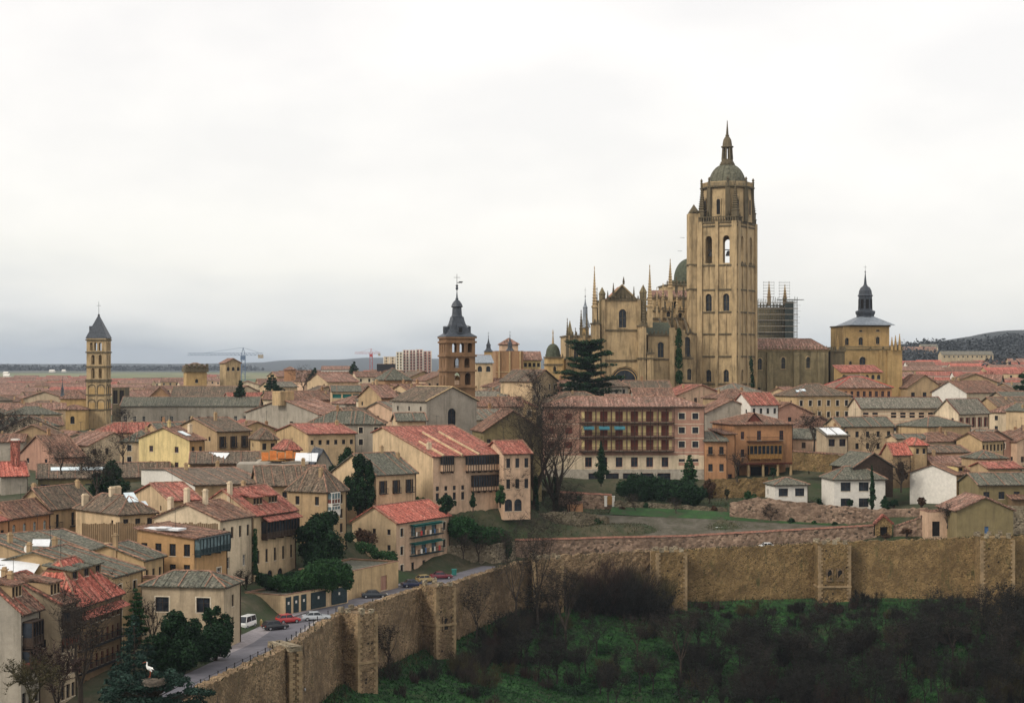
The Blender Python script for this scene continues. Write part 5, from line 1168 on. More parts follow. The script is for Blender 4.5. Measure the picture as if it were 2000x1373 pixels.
# its church apse
Ch = house('tan church apse with hipped tile roof left of the slender stone bell tower', 112, 116, 167, 800, 590, 6, 791, 'r_brown', 'ashlar_gold', 'hip', dep=9, name='church', cat='church', hb=14, rows=None, wr=[(1, 1, 1.4, 2.6, dict(top=2.2, arch=1, kind='plain'))])
Ch2 = house('upper choir of the church behind the apse with low pink pyramid roof', 115, 118, 170, 778, 603, 5, 763, 'r_pink', 'ashlar_gold', 'hip', dep=12, name='church', cat='church', hb=14, rows=None, wr=[(3, 1, .9, 1.3, dict(top=3.2, arch=1))])
spire_tower('dark slate spirelet with weather vane left of the slender stone tower', 122, 742, 760, 776, 790, 640, 9, 'ashlar', crossh=1.5)
# ---------------------------------------------------------------- palace towers on the left skyline
YP = 700
T1 = house('square pale tower palace with machicolated top and low tiled roof', 361, 364, 404, 716, YP, 20, 710, 'r_moss', 'ashlar_gold', 'hip', name='palace_tower', cat='tower', hb=22, rows=None, wr=[(1, 1, 1.2, 1.6, dict(top=5, arch=1)), ], wl=[], dep=7)
m = MB(); H = T1['H']
for (x0, y0, x1, y1) in ((-.6, -.6, T1['w']+.6, 0), (-.6, .01, 0, T1['d']+.6), (T1['w'], .01, T1['w']+.6, T1['d']+.6)): m.box(x0, y0, H-2.2, x1, y1, H-.5)
m.build('parapet', M['ashlar_dark'], T1)
for k in range(5): m = MB(); m.box(-.5, -.5, 0, .5, .5, 1.6); m.build('battlement', M['ashlar_dark'], T1, (T1['w']*k/4, -.35, H-.5))
T2 = house('square tan tower with low gabled roof and three arched openings beside the blue crane', 428, 441, 470, 709, 705, 25, 701, 'r_pink', 'ashlar', 'l', name='palace_tower', cat='tower', hb=22, rows=None, wr=[(3, 1, 1.1, 1.6, dict(top=1.6, arch=1))], dep=9)
# ---------------------------------------------------------------- cranes
def crane(label, px, ytop, ybase, yj, x0, x1, Y, mat):
    T = empty('tower_crane', W(px, ybase, Y), R(0), label, 'crane'); s = 1/F*Y; z = lambda y: (ybase-y)*s; w_ = 1.0
    m = MB(); Hh = z(yj)
    for a in (-w_, w_):
        for b_ in (-w_, w_): m.tube((a, b_, -3), (a, b_, Hh), .12, .12, 4)
    k = 0
    while k*2.2 < Hh-2:
        for (a, b_, c_, d_) in ((-w_, -w_, w_, -w_), (-w_, w_, w_, w_), (-w_, -w_, -w_, w_), (w_, -w_, w_, w_)): m.tube((a, b_, k*2.2) if k % 2 else (c_, d_, k*2.2), (c_, d_, k*2.2+2.2) if k % 2 else (a, b_, k*2.2+2.2), .06, .06, 3)
        k += 1
    m.build('mast', M[mat], T); m = MB(); L0, L1 = (x0-px)*s, (x1-px)*s
    for (yy, zz_) in ((-.7, 0), (.7, 0), (0, 1.2)): m.tube((L0, yy, Hh+zz_), (L1, yy, Hh+zz_), .08, .08, 4)
    n = int((L1-L0)/2)
    for k in range(n): u = L0+(L1-L0)*k/n; u2 = u+(L1-L0)/n; m.tube((u, -.7, Hh), ((u+u2)/2, 0, Hh+1.2), .09, .09, 3); m.tube(((u+u2)/2, 0, Hh+1.2), (u2, -.7, Hh), .09, .09, 3); m.tube(((u+u2)/2, 0, Hh+1.2), (u2, .7, Hh), .09, .09, 3)
    m.build('jib', M[mat], T); m = MB(); zt_ = z(ytop)
    for a in (-w_, w_): m.tube((a, 0, Hh), (0, 0, zt_), .2, .15, 4)
    m.tube((0, 0, zt_), (L0*.7, 0, Hh+1.2), .07, .07, 3); m.tube((0, 0, zt_), (L1*.85, 0, Hh+1.2), .07, .07, 3); m.build('apex', M[mat], T)
    e = L1 if abs(L1) < abs(L0) else L0; m = MB(); m.box(min(e, e*.75), -.9, Hh-1.5, max(e, e*.75), .9, Hh+.3); m.build('counterweight', M['cement'], T)
    m = MB(); m.box(-1.2, -1.4, Hh-2.4, 1.2, -.9, Hh-.2); m.build('cab', M[mat], T)
plain('crane_blue', (.12, .17, .25), .6); plain('crane_red', (.36, .07, .07), .6)
crane('blue tower crane on the left skyline beside the palace towers', 475, 679, 733, 694, 367, 514, 900, 'crane_blue')
crane('red tower crane on the skyline left of the pale apartment slabs', 725, 681, 722, 691, 693, 743, 1300, 'crane_red')
# ---------------------------------------------------------------- far apartment slabs
plaster('slab_pink', (.62, .34, .28), (.3, .2, .18), .2)
for i, (a, b_, yt, w_) in enumerate(((773, 786, 688, 0), (786, 799, 684, 1), (799, 812, 684, 1), (812, 826, 683, 1), (826, 843, 686, 1), (748, 773, 697, 0))):
    Y_ = 1700+i*14; T = house(['first (leftmost) pink and white apartment slab of the far row on the skyline', 'second pink and white apartment slab from the left on the far skyline', 'middle pink apartment slab of the far skyline row', 'fourth and tallest pink slab of the far skyline row', 'rightmost pink apartment slab of the far row, next to the brick bell tower', 'low pale apartment building left of the far pink slabs'][i],
        a, a+.5, b_, yt, Y_, 2, None, 'r_grey', 'slab_pink' if w_ else 'pale', 'flat', dep=12, name='apartment_slab', cat='apartment block', hb=26, group='apartment slabs on the skyline',
        wr=[(2, 8, 1.6, 1.5, dict(top=.8, pitch=2.8))])
    for k in (0, .45, .9): part_box(T, 'stair_core', 'whitewash', T['w']*k, -.35, 2, T['w']*k+.9, -.01, T['H']+.6)
# ================================================================ houses traced one by one
def uof(t, px):
    a = t.rotation_euler.z; k = (px-1000)/F; return (k*t.location.y-t.location.x)/(math.cos(a)-k*math.sin(a))
def vof(t, py, u): return ZP(py, t.location.y+u*math.sin(t.rotation_euler.z))-t.location.z
def lof(t, px):
    a = t.rotation_euler.z; k = (px-1000)/F; return (k*t.location.y-t.location.x)/(-math.sin(a)-k*math.cos(a))
def lvof(t, py, v): return ZP(py, t.location.y+v*math.cos(t.rotation_euler.z))-t.location.z
def awin(t, px, py, ww, hh, kind='plain', frame='wood', glass='glass', face='r', proud=True):
    """single window set proud in the wall at a picture position of its centre"""
    me = winmesh(ww, hh, kind if kind != 'plain' else 'plain', frame, glass, .02)
    if face == 'r': u = uof(t, px); return link('window', me, t, (u, -.055, vof(t, py, u)-hh/2))
    v = lof(t, px); return link('window', me, t, (-.055, v, lvof(t, py, v)-hh/2), -math.pi/2)
def gallery(t, pa, pb, ya, yb, proj=1.1, mat='wood', nb=8, sill=1.0, glass='glass', panel='cream', roof=True, name='gallery'):
    """timber gallery hung on the r face between picture columns pa,pb and rows ya (top), yb (floor)"""
    u0, u1 = uof(t, pa), uof(t, pb); z1, z0 = vof(t, ya, u0), vof(t, yb, u0); wd = u1-u0; hh = z1-z0
    m = MB(); m.box(0, -proj, 0, wd, -.01, .18, 0); m.box(0, -proj, hh-.16, wd, -.01, hh, 0); m.box(.03, -proj+.06, .18, wd-.03, -proj+.1, sill, 2); m.box(.02, -proj+.1, .18, .06, -.02, sill, 2); m.box(wd-.06, -proj+.1, .18, wd-.02, -.02, sill, 2)
    m.box(0, -proj, sill, wd, -proj+.12, sill+.1, 0)
    m.poly([(.05, -proj+.12, sill+.1), (wd-.05, -proj+.12, sill+.1), (wd-.05, -proj+.12, hh-.16), (.05, -proj+.12, hh-.16)], 1)
    for s_ in (.03, wd-.03): m.poly([(s_, -proj+.12, sill), (s_, -.02, sill), (s_, -.02, hh-.16), (s_, -proj+.12, hh-.16)], 1)
    g_ = m.build(name, [M[mat], M[glass], M[panel]], t, (u0, 0, z0))
    for k in range(nb+1): q = MB(); u = .06+(wd-.12)*k/nb; q.box(u-.06, -proj-.03, .18, u+.06, -proj+.08, hh-.16); q.build('post', M[mat], g_)
    for k in range(max(2, nb//2)): q = MB(); u = .2+(wd-.4)*k/(max(2, nb//2)-1); q.box(u-.09, -proj, -.28, u+.09, 0, -.005); q.build('bracket', M[mat], g_)
    return g_
P = 'plain'; D = dict
# ---- near left row
h1 = house('bottom left corner house with brown roof, dark balcony and white curtained dormer', -60, 41, 77, 1196, 205, 80, 1150, 'r_brown', 'grey', wr=[(3, 4, 1.0, 1.6, D(top=1.2, pitch=2.8, frame='wood'))], chim=[(.3, .6), (.8, .5)], hb=22, trimc='r_red', st=.35)
dormer(h1, h1['w']*.45, 1.6, 2.6, 1.7, 'r_brown', 'tan', win=3, dl=3.5)
gallery(h1, 44, 66, 1214, 1262, 1.3, 'wood', 4, panel='wood'); gallery(h1, 44, 66, 1270, 1310, 1.0, 'wood', 4, panel='wood_red')
h2 = house('tall narrow house with dark timber gallery, between bottom corner house and pink-roofed house', -84, 118, 148, 1180, 212, 80, 1126, 'r_brown', 'buff', wr=[(3, 4, 1.0, 1.7, D(top=1.4, pitch=2.9))], hb=20, trimc='r_red', st=.35, chim=[(.5, .62)])
dormer(h2, h2['w']*.45, 1.6, 2.8, 1.7, 'r_brown', 'tan', win=3, dl=3.5)
gallery(h2, 121, 143, 1192, 1228, 1.2, 'wood', 6, panel='wood'); gallery(h2, 121, 143, 1236, 1262, .9, 'wood', 5, panel='wood_red')
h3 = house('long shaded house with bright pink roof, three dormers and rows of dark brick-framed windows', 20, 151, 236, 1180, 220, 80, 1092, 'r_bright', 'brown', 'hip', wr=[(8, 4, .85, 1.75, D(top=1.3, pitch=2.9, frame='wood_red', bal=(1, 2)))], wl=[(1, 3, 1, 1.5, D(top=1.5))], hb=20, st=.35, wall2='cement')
for k in range(3): dormer(h3, h3['w']*(.3+.26*k), 2.2, 2.1, 1.5, 'r_green', 'brown', ax='hip', dl=4)
q = MB(); q.box(-.7, -1.1, h3['H']-2.0, h3['w']+.3, -.01, h3['H']-1.85); q.poly([(-.7, -1.3, h3['H']-1.9), (h3['w']+.4, -1.3, h3['H']-1.9), (h3['w']+.4, 0, h3['H']-1.2), (-.7, 0, h3['H']-1.2)], 1); q.build('skirt_roof', [M['wood'], M['r_bright']], h3)
h4 = house('wide house with mossy grey-green roof striped by red tile lines, two white-framed windows', -85, 220, 277, 1127, 245, 78, 1079, 'r_green', 'straw', wr=[(2, 3, 1.15, 1.6, D(top=1.3, pitch=3.1, kind='trim'))], hb=16, chim=[(.1, .55), (.75, .52)], rows=3.6)
h5 = house('small ochre house with short mossy shed-like roof behind the striped green roof', 140, 281, 319, 1094, 264, 76, 1066, 'r_green', 'straw', wr=[(3, 1, .9, 1.5, D(top=1.6))], hb=14, chim=[(.02, .4, 2)], rows=3.6)
h6 = house('tan two storey house with hipped mossy roof and two white-framed windows above shrubs', 277, 437, 469, 1146, 247, 81, 1117, 'r_green', 'buff', 'hip', hipf=.9, wr=[(1, 2, 1.0, 1.7, D(top=1.6, pitch=3.2, span=(.3, .8)))], wl=[(2, 1, 2.0, 2.1, D(top=1.6, kind='trim'))], hb=11, rows=3.5)
h6b = house('low garden terrace wall block with flat top left of the tan hipped-roof house', 276, 332, 345, 1130, 256, 81, None, 'r_green', 'straw', 'flat', dep=5, hb=9)
h7 = house('ochre house with green framed glass gallery and flat white-patched roof', 268, 379, 443, 1052, 272, 72, None, 'r_brown', 'ochre', 'shed', rise=1.2, wr=[(2, 2, 1.5, 1.8, D(top=5.4, kind='trim', frame='whitewash'))], wl=[(4, 2, 1.1, 1.9, D(top=.9, pitch=3.2))], hb=15)
gallery(h7, 380, 440, 1052, 1085, 1.0, 'garage_green', 9, .9, 'glass_sky', 'garage_green')
part_box(h7, 'roof_tarp', 'tarp_white', .8, 3.2, h7['H']+1.05, 3.4, 9.5, h7['H']+1.35)
part_box(h7, 'roof_tarp', 'tarp_white', .4, 5.2, h7['H']+1.36, 2.4, 7.2, h7['H']+1.55)
h8 = house('tall cream house with brown tiled roof, bare gable wall and round-capped chimneys', 301, 430, 492, 1016, 290, 67, 985, 'r_brown', 'pale', wr=[(4, 1, .8, 1.9, D(top=1.4)), (2, 1, .9, 1.9, D(top=6.4, frame='whitewash')), (3, 1, 1.1, 1.5, D(top=10.2))], hb=18, chim=[(.1, .55, 2.6, 'pale', .9), (.4, .42, 2.4, 'pale', .8), (.1, .8, 2.2, 'pale', .9)])
for px in (366, 378): gable_window(h8, 'window', .8, .9, 0, 0) if False else None
h9 = house('red-roofed house with two dormers, glazed timber gallery and ground floor arches', 375, 496, 577, 1006, 301, 66, 957, 'r_red', 'cream', wr=[(5, 1, .8, 2.3, D(top=6.2)), (3, 1, 1.7, 2.6, D(top=10.0, arch=1, span=(0, .75)))], hb=19, chim=[(.02, .4, 2.0, 'pale', .8), (.55, .55)])
for u in (.32, .68): dormer(h9, h9['w']*u, 2.0, 3.0, 1.5, 'r_red', 'brown', win=3, dl=3.5)
gallery(h9, 510, 574, 1018, 1052, 1.2, 'wood', 11, .95, 'glass', 'wood')
q = MB(); u0, u1 = uof(h9, 508), uof(h9, 577); q.poly([(u0, -1.6, h9['H']-1.2), (u1, -1.6, h9['H']-1.2), (u1, 0, h9['H']-.3), (u0, 0, h9['H']-.3)]); q.box(u0, -1.6, h9['H']-1.35, u1, -1.55, h9['H']-1.2); q.build('gallery_roof', M['r_red'], h9)
h10 = house('tan house with hipped lichen roof and white glazed corner bay beside the dark trees', 562, 638, 676, 957, 322, 62, 913, 'r_moss', 'tan', 'hip', wr=[(2, 3, .9, 1.7, D(top=1.1, pitch=2.7))], wl=[(2, 2, .9, 1.6, D(top=1.3, pitch=3))], hb=15, chim=[(.3, .3)])
gallery(h10, 640, 657, 962, 985, .9, 'whitewash', 3, .9, 'glass_sky', 'wood_red'); gallery(h10, 640, 657, 988, 1006, .9, 'whitewash', 3, .9, 'glass_sky', 'whitewash')
h11 = house('broad lichen-covered roof with red mortar lines and a whitewashed end wall', 276, 381, 522, 948, 336, 22, 917, 'r_moss', 'tan', wr=[(4, 1, .9, 1.2, D(top=1.3))], wl=[(1, 1, .9, .9, D(top=1.0))], hb=9, wall2='whitewash', chim=[(.25, .45), (.85, .6)], rows=2.6)
h11b = house('long sagging brown-green roof stretching right of the whitewashed end wall house', 470, 505, 640, 948, 338, 14, 912, 'r_moss', 'tan', dep=12, wr=[(4, 1, .9, 1.2, D(top=1.3))], hb=9, rows=1.8, chim=[(.7, .5)])
h12 = house('small bright red roof tucked behind the white round chimneys', 262, 332, 392, 978, 306, 30, 945, 'r_red', 'cream', hb=9, wl=[(2, 1, .8, .9, D(top=1.2))], rows=3.2)
h13 = house('hipped mossy roof with two skylights and white round-capped chimneys over timber fencing', 148, 234, 304, 1003, 300, 40, 968, 'r_moss', 'cream', 'hip', hb=9, wr=[(3, 1, 1, 1.2, D(top=1.0))], chim=[(.12, .88, 1.6, 'pale', 1.0), (.5, .55, 1.2, 'pale', 1.2), (.7, .6, 2.2, 'pale', 1.0)])
skylight(h13, h13['w']*.55, 2.0, 2.0, 2.6, 'hip'); skylight(h13, h13['w']*.86, 2.0, 1.2, 1.2, 'hip')
for k, (x_, y_, Y_) in enumerate(((160, 1022, 292), (300, 1020, 288))):
    m = MB()
    rf = random.Random(k); Wd = 130/F*Y_
    for i in range(int(Wd/.35)): u = i*.35; m.box(u, 0, -3.2, u+.3, .06, rf.uniform(-.2, .1))
    tag(m.build('board_fence', M['wood_light' if 0 else 'brown'], None, W(x_, y_, Y_), R(4-8*k)), ['weathered board fence below the hipped roof with skylights', 'weathered board fence continuing right under the cream gable'][k], 'fence')
h14 = house('long orange brick house at the left edge with four small arched windows', -40, 17, 97, 1011, 300, 72, 985, 'r_brown', 'orange', wr=[(4, 1, .95, 1.7, D(top=1.3, arch=1, frame='whitewash', glass='glass_sky'))], hb=9, rows=3.2, wid=None)
h14b = house('orange house end cut by the left frame edge below the brown roof', -60, -8, 17, 1018, 290, 72, 992, 'r_red', 'orange', wr=[(1, 2, 1, 1.5, D(top=1.6))], hb=12, dep=12)
h15 = house('tan house with long brown-green roof right of the orange arched-window house', 30, 97, 186, 993, 312, 68, 955, 'r_moss', 'tan', wr=[(3, 1, .9, 2.4, D(top=1.2, bal=(0,)))], hb=10, chim=[(.1, .6), (.9, .4)])
h16 = house('low green-grey stone house with dark doors and pale glass roof strip, far left', 60, 74, 332, 934, 392, 14, 907, 'r_moss', 'greenish', dep=13, wr=[(9, 1, 2.0, 3.4, D(top=1.4, skip=(4, 5), frame='blue_paint'))], hb=9, rows=3)
skylight(h16, 6, 3.0, 6.5, 1.6); skylight(h16, 13, 3.0, 6.5, 1.4)
h17 = house('bright red roof at the left edge beside the tall red brick chimney', -50, 2, 54, 930, 380, 20, 903, 'r_bright', 'grey', dep=14, hb=9, rows=None)
q = MB(); q.box(-.85, -.85, -6, .85, .85, 8.2); q.box(-1.05, -1.05, 8.2, 1.05, 1.05, 8.5); q.box(-.8, -.8, 8.5, .8, .8, 8.9, 1)
tag(q.build('brick_chimney', [M['red_paint'] if 0 else M['r_red'], M['whitewash']], None, W(30, 935, 386)), 'tall square red brick chimney stack standing alone at the left', 'chimney')
h18 = house('pink rendered gable house with two dark openings behind the glass-roofed low building', 37, 108, 165, 893, 428, 48, 852, 'r_brown', 'rose', wl=[(2, 1, 1.2, 1.2, D(top=.6))], hb=12, chim=[(.4, .5, 1.5, 'brick_light')]); 
h19 = house('bright yellow gabled house with small square windows and ochre side wall', 271, 370, 399, 860, 402, 52, 836, 'r_brown', 'ochre', wl=[(2, 2, 1.35, 1.35, D(top=1.6, pitch=3.6, frame='wood_red'))], wr=[(2, 1, .9, 2.6, D(top=1.5))], hb=11, wall2='yellow', chim=[(.35, .5, 1.3, 'yellow'), (.9, .25, 2, 'pale', .9)], cm='yellow')
skylight(h19, h19['w']*.45, 2.5, 1.5, 3.2)
h20 = house('tan house with three tall balcony windows right of the yellow gable', 337, 424, 488, 843, 420, 46, 818, 'r_moss', 'tan', wr=[(3, 2, 1.15, 2.6, D(top=1.2, pitch=3.8, bal=(0,), kind='open'))], hb=11, chim=[(.5, .4, 1.8), (.2, .7)])
h21 = house('small tan house with hipped lichen roof behind the scrap-covered yard', 488, 508, 541, 856, 412, 25, 838, 'r_moss', 'straw', 'hip', dep=8, wr=[(2, 1, 1, 1.6, D(top=1.2))], hb=8)
h22 = house('tan gabled house with long red roof and row of paired little windows', 540, 602, 694, 848, 405, 26, 829, 'r_red', 'cream', wr=[(6, 1, .8, 1.1, D(top=1.4))], hb=9, chim=[(.9, .4, 1)], rows=6, wall2='straw')
h23 = house('very wide grey stone gable wall with red roof and square attic block', 480, 625, 686, 810, 450, 44, 780, 'r_pink', 'grey', wl=[(2, 1, 1.4, 1.9, D(top=2.0, span=(.5, 1)))], wr=[(4, 1, 1.2, 1.6, D(top=1.2))], hb=12, chim=[(.04, .5, 1.8, 'straw', 4.5)], wall2='grey')
h24 = house('ochre house with lichen roof joining the wide grey gable at its right', 660, 684, 729, 813, 448, 32, 798, 'r_moss', 'straw', dep=10, wr=[(3, 2, 1.0, 1.6, D(top=1.2, kind='trim'))], hb=12)
h25 = house('stone church nave with big gable and arched window below the brick bell tower', 766, 833, 931, 784, 408, 34, 757, 'r_moss', 'grey', 'l', wr=[(1, 1, 2.2, 4.2, D(top=1.7, arch=1, kind='plain'))], hb=13, name='church', cat='church', rows=None, trimc='stone_trim')
h26 = house('large pink galleried house with long red stepped roof and plain cream side wall', 728, 846, 983, 892, 362, 36, 835, 'r_red', 'pink', f=.82, hb=22, rows=None, wall2='cream', chim=[(.1, .18, 1.2, 'pale', .9)], wr=[(8, 1, .75, .95, D(top=6.2, skip=(4, 5, 6, 7) and ((4, 0), (5, 0), (6, 0), (7, 0)), span=(0, .95))), (8, 1, .8, 1.6, D(top=7.6, skip=((4, 0), (5, 0), (6, 0), (7, 0)), span=(0, .95))), (1, 1, 2.2, 2.6, D(top=13, arch=1, span=(.05, .4)))], wl=[(1, 1, 1.1, 1.5, D(top=1.5, span=(.1, .4)))])
gallery(h26, 860, 882, 890, 922, 1.0, 'wood', 5, 1.5, panel='pink')
gallery(h26, 909, 981, 889, 921, 1.0, 'wood', 14, 1.4, panel='pink'); gallery(h26, 920, 981, 928, 960, .8, 'wood', 12, .95, panel='pink')
for u in (.12, .38, .62):     # raised strips of the stepped roof
    q = MB(); W_ = h26['w']; p_ = h26['pitch']; y1 = h26['d']*h26['f']*(.75 if u > .2 else .45); x = W_*u; 
    q.box(x, -.8, 0, x+.25, -.75, .1); q.poly([(x, -.7, h26['H']-.7*p_+.62), (x+.25, -.7, h26['H']-.7*p_+.62), (x+.25, y1, h26['H']+y1*p_+.55), (x, y1, h26['H']+y1*p_+.55)]); q.poly([(x, -.7, h26['H']-.7*p_), (x, -.7, h26['H']-.7*p_+.62), (x, y1, h26['H']+y1*p_+.55), (x, y1, h26['H']+y1*p_)])
    q.poly([(x+.25, -.7, h26['H']-.7*p_), (x+.25, -.7, h26['H']-.7*p_+.62), (x+.25, y1, h26['H']+y1*p_+.55), (x+.25, y1, h26['H']+y1*p_)]); q.build('roof_step', M['cream'], h26)
h26b = house('pink stone wing with narrow windows and dark round arch, right end of the galleried house', 960, 984, 1037, 886, 368, 20, 862, 'r_red', 'pink', dep=12, hb=14, rows=None, wr=[(3, 2, .9, 2.0, D(top=1.0, pitch=4.4)), (2, 1, 1.7, 2.6, D(top=9.6, arch=1, span=(0, .7)))])
h26c = house('dark olive stone house with white-framed window behind the tall bare trees', 925, 945, 1058, 842, 392, 12, 803, 'r_brown', 'greenish', 'l', dep=14, hb=16, wr=[(1, 1, 1.5, 2.4, D(top=2.4, kind='trim', frame='whitewash', span=(.3, .7))), (2, 1, .9, .9, D(top=1.8, span=(.0, .35)))], rows=None)
hm = house('mossy-roofed house with three iron balconies facing the dark ivy tree', 648, 735, 812, 927, 346, 46, 888, 'r_green', 'cream', wr=[(3, 1, 1.2, 2.5, D(top=1.3, bal=(0,), kind='open')), (4, 1, 1.2, 1.7, D(top=6.2, arch=0))], wl=[(1, 1, 1, 1.4, D(top=1.4))], hb=12, chim=[(.7, .5), (.95, .35, 1)], rows=3.2)
h30 = house('three storey apartment house with salmon roof and green-railed balconies hung with laundry', 688, 774, 877, 1021, 333, 62, 990, 'r_bright', 'pink', hb=12.5, rows=None, wall2='cream', wr=[(1, 3, 1.1, 1.6, D(top=1.2, pitch=3.5, span=(0, .2), kind='trim')), (1, 3, 1.1, 1.6, D(top=1.2, pitch=3.5, span=(.82, .99), kind='trim')), (3, 1, 1.1, 2.2, D(top=8.1, span=(.2, .82), frame='wood')), (3, 2, 1.8, 2.2, D(top=.9, pitch=3.5, span=(.22, .8), glass='glass_sky'))])
for k in range(2):
    z = h30['H']-.9-2.3-3.5*k; u0, u1 = h30['w']*.24, h30['w']*.8
    b_ = link('balcony', balcmesh(u1-u0, 1.2, 'garage_green'), h30, ((u0+u1)/2, 0, z))
    q = MB(); q.box(u0, -1.25, z+2.35, u1, -.01, z+2.42); q.poly([(u0, -1.3, z+2.0), (u1, -1.3, z+2.0), (u1, -.05, z+2.38), (u0, -.05, z+2.38)]); q.build('awning', M['awning_green'], h30)
    for i in range(6):
        q = MB(); x = u0+.3+(u1-u0-.9)*i/6; q.box(x, -1.32, z+.25, x+.5+.2*(i % 2), -1.29, z+1.05+.1*(i % 3)); q.build('laundry', M[['whitewash', 'red_paint', 'pink', 'whitewash', 'blue_paint', 'cream'][(i+k*2) % 6]], h30)
h31 = house('low brown-tiled lean-to roof beside the salmon-roofed apartment house', 700, 702, 770, 1052, 338, 10, 1038, 'r_brown', 'cream', 'shed', dep=8, hb=6)
g1 = house('ochre garden garage with flat coping beside the dark parked saloon', 640, 681, 778, 1117, 300, 66, None, 'r_green', 'straw', 'flat', dep=10, hb=6, wr=[(1, 1, 2.4, 2.6, D(top=2.0, kind='plain', frame='rose', glass='rose', span=(.55, .85), name='garage_door'))])
g2 = house('row of five dark green garage doors set in a cream wall under ivy', 540, 555, 680, 1163, 281, 60, None, 'r_green', 'cream', 'flat', dep=8, hb=3.8)
for k, (a, b_) in enumerate(((558, 568), (573, 583), (588, 598), (607, 636), (647, 677))):
    u0, u1 = uof(g2, a), uof(g2, b_); q = MB(); q.box(u0, -.08, 0, u1, -.01, 2.7); 
    for i in range(5): q.box(u0+.05, -.11, .35+.45*i, u1-.05, -.085, .42+.45*i)
    um = (u0+u1)/2; q.box(um-.3, -.12, 1.5, um+.15, -.115, 1.95, 1); q.build('garage_door', [M['garage_green'], M['whitewash']], g2, (0, 0, .75))
g3 = house('brown stone yard wall and open shed behind the white van', 468, 470, 556, 1158, 288, 20, None, 'r_brown', 'brown', 'flat', dep=3, hb=5)
# ---- row in front of the cathedral
ap = house('long five storey apartment block with pink ends and six bays of brown timber balconies', 1060, 1064, 1376, 794, 424, 1.5, 776, 'r_pink', 'rose', 'hip', dep=13, hb=20, rows=None, st=.5,
    wr=[(1, 4, 1.3, 1.6, D(top=1.7, pitch=3.45, span=(.0, .08), frame='wood_red', glass='wood_red', kind='shut')), (1, 4, 1.7, 1.6, D(top=1.7, pitch=3.45, span=(.1, .2), frame='wood_red', glass='wood_red', kind='shut')),
        (2, 5, 1.5, 1.5, D(top=1.6, pitch=3.45, span=(.815, .985), kind='trim')),
        (6, 3, 1.7, 2.6, D(top=1.2, pitch=3.45, span=(.225, .80), frame='wood_red', glass='wood_red', kind='plain')), (6, 1, 1.6, 2.4, D(top=12.3, span=(.225, .80), frame='wood_red')), (5, 1, 3.2, 1.9, D(top=16.3, span=(.26, .8), frame='wood', name='garage_door'))])
Hh = ap['H']; wA_ = ap['w']
for k in range(3):
    z = Hh-1.2-2.7-3.45*k; u0, u1 = wA_*.215, wA_*.808; q = MB(); q.box(u0, -1.3, z-.2, u1, -.01, z); b_ = q.build('balcony', M['wood'], ap)
    q = MB(); q.box(u0, -1.3, z+.95, u1, -1.24, z+1.02); q.box(u0, -1.29, z+.5, u1, -1.25, z+.53); q.build('handrail', M['wood'], b_)
    q = MB()
    for i in range(150): x = u0+.1+(u1-u0-.2)*i/149; q.box(x-.02, -1.285, z, x+.02, -1.255, z+.95)
    tag(q.build('balusters', M['wood'], b_), kind='stuff')
    for i in range(13): x = u0+.1+(u1-u0-.2)*i/12; q = MB(); q.box(x-.08, -1.32, z, x+.08, -1.16, z+3.25); q.build('post', M['wood'], b_)
    for i in range(6): x = wA_*(.225+.575*(i+.5)/6); q = MB(); [q.box(x+s_*1.32-.34, -.06, z+.35, x+s_*1.32+.34, -.01, z+2.6) for s_ in (-1, 1)]; q.build('panel', M['yellow'], b_)
for i in range(3):
    x = wA_*(.225+.575*(i+.5)/6); z = Hh-1.2-3.45-.2; q = MB(); q.poly([(x-1.3, -2.2, z-.55), (x+1.3, -2.2, z-.55), (x+1.3, -1.0, z+.1), (x-1.3, -1.0, z+.1)]); q.box(x-1.3, -2.22, z-.75, x+1.3, -2.19, z-.55); q.build('awning', M['awning_blue'], ap)
q = MB(); q.box(.0, -.05, 3.4, wA_, -.01, 7.0); q.build('cream_band', M['pale'], ap) if 0 else None
m = MB(); z1 = Hh-11.9; z0 = z1-3.4; ops = []
for c_ in range(6): u = wA_*(.225+.575*(c_+.5)/6); ops.append((u-.85, .3-.0, u+.85, 2.95, 0))
for c_ in range(2): u = wA_*(.815+.17*(c_+.5)/2); ops.append((u-.8, .9, u+.8, 2.5, 0))
m.face((0, -.06, z0), (1, 0, 0), (0, 1, 0), wA_, 3.4, ops, .06); m.build('cream_storey', M['pale'], ap)
m = MB(); ops = []
for c_ in range(5): u = wA_*(.26+.54*(c_+.5)/5); ops.append((u-1.6, 1.6, u+1.6, 3.5, 0))
m.face((0, -.07, z0-4.4), (1, 0, 0), (0, 1, 0), wA_, 4.4, ops, .07); m.build('stone_base', M['cement'], ap)
for z in (Hh-3.45-.9, Hh-6.9-.9, Hh-10.35-.9): part_box(ap, 'string_course', 'trim', .0, -.05, z, wA_*.213, -.003, z+.12); part_box(ap, 'string_course', 'trim', wA_*.81, -.05, z, wA_, -.003, z+.12)
q = MB(); q.box(wA_*.21, -1.6, Hh-.35, wA_*.81, -.02, Hh-.1); q.build('eaves_beam', M['wood'], ap)
ap2 = house('little pink-roofed attic building peeping over the long apartment block', 1186, 1187, 1232, 782, 440, 3, 772, 'r_pink', 'tan', dep=8, hb=6)
ap3 = house('low rounded brown roofs before the cathedral door, above the apartment block', 1238, 1240, 1315, 775, 470, 4, 760, 'r_brown', 'grey', dep=10, hb=6)
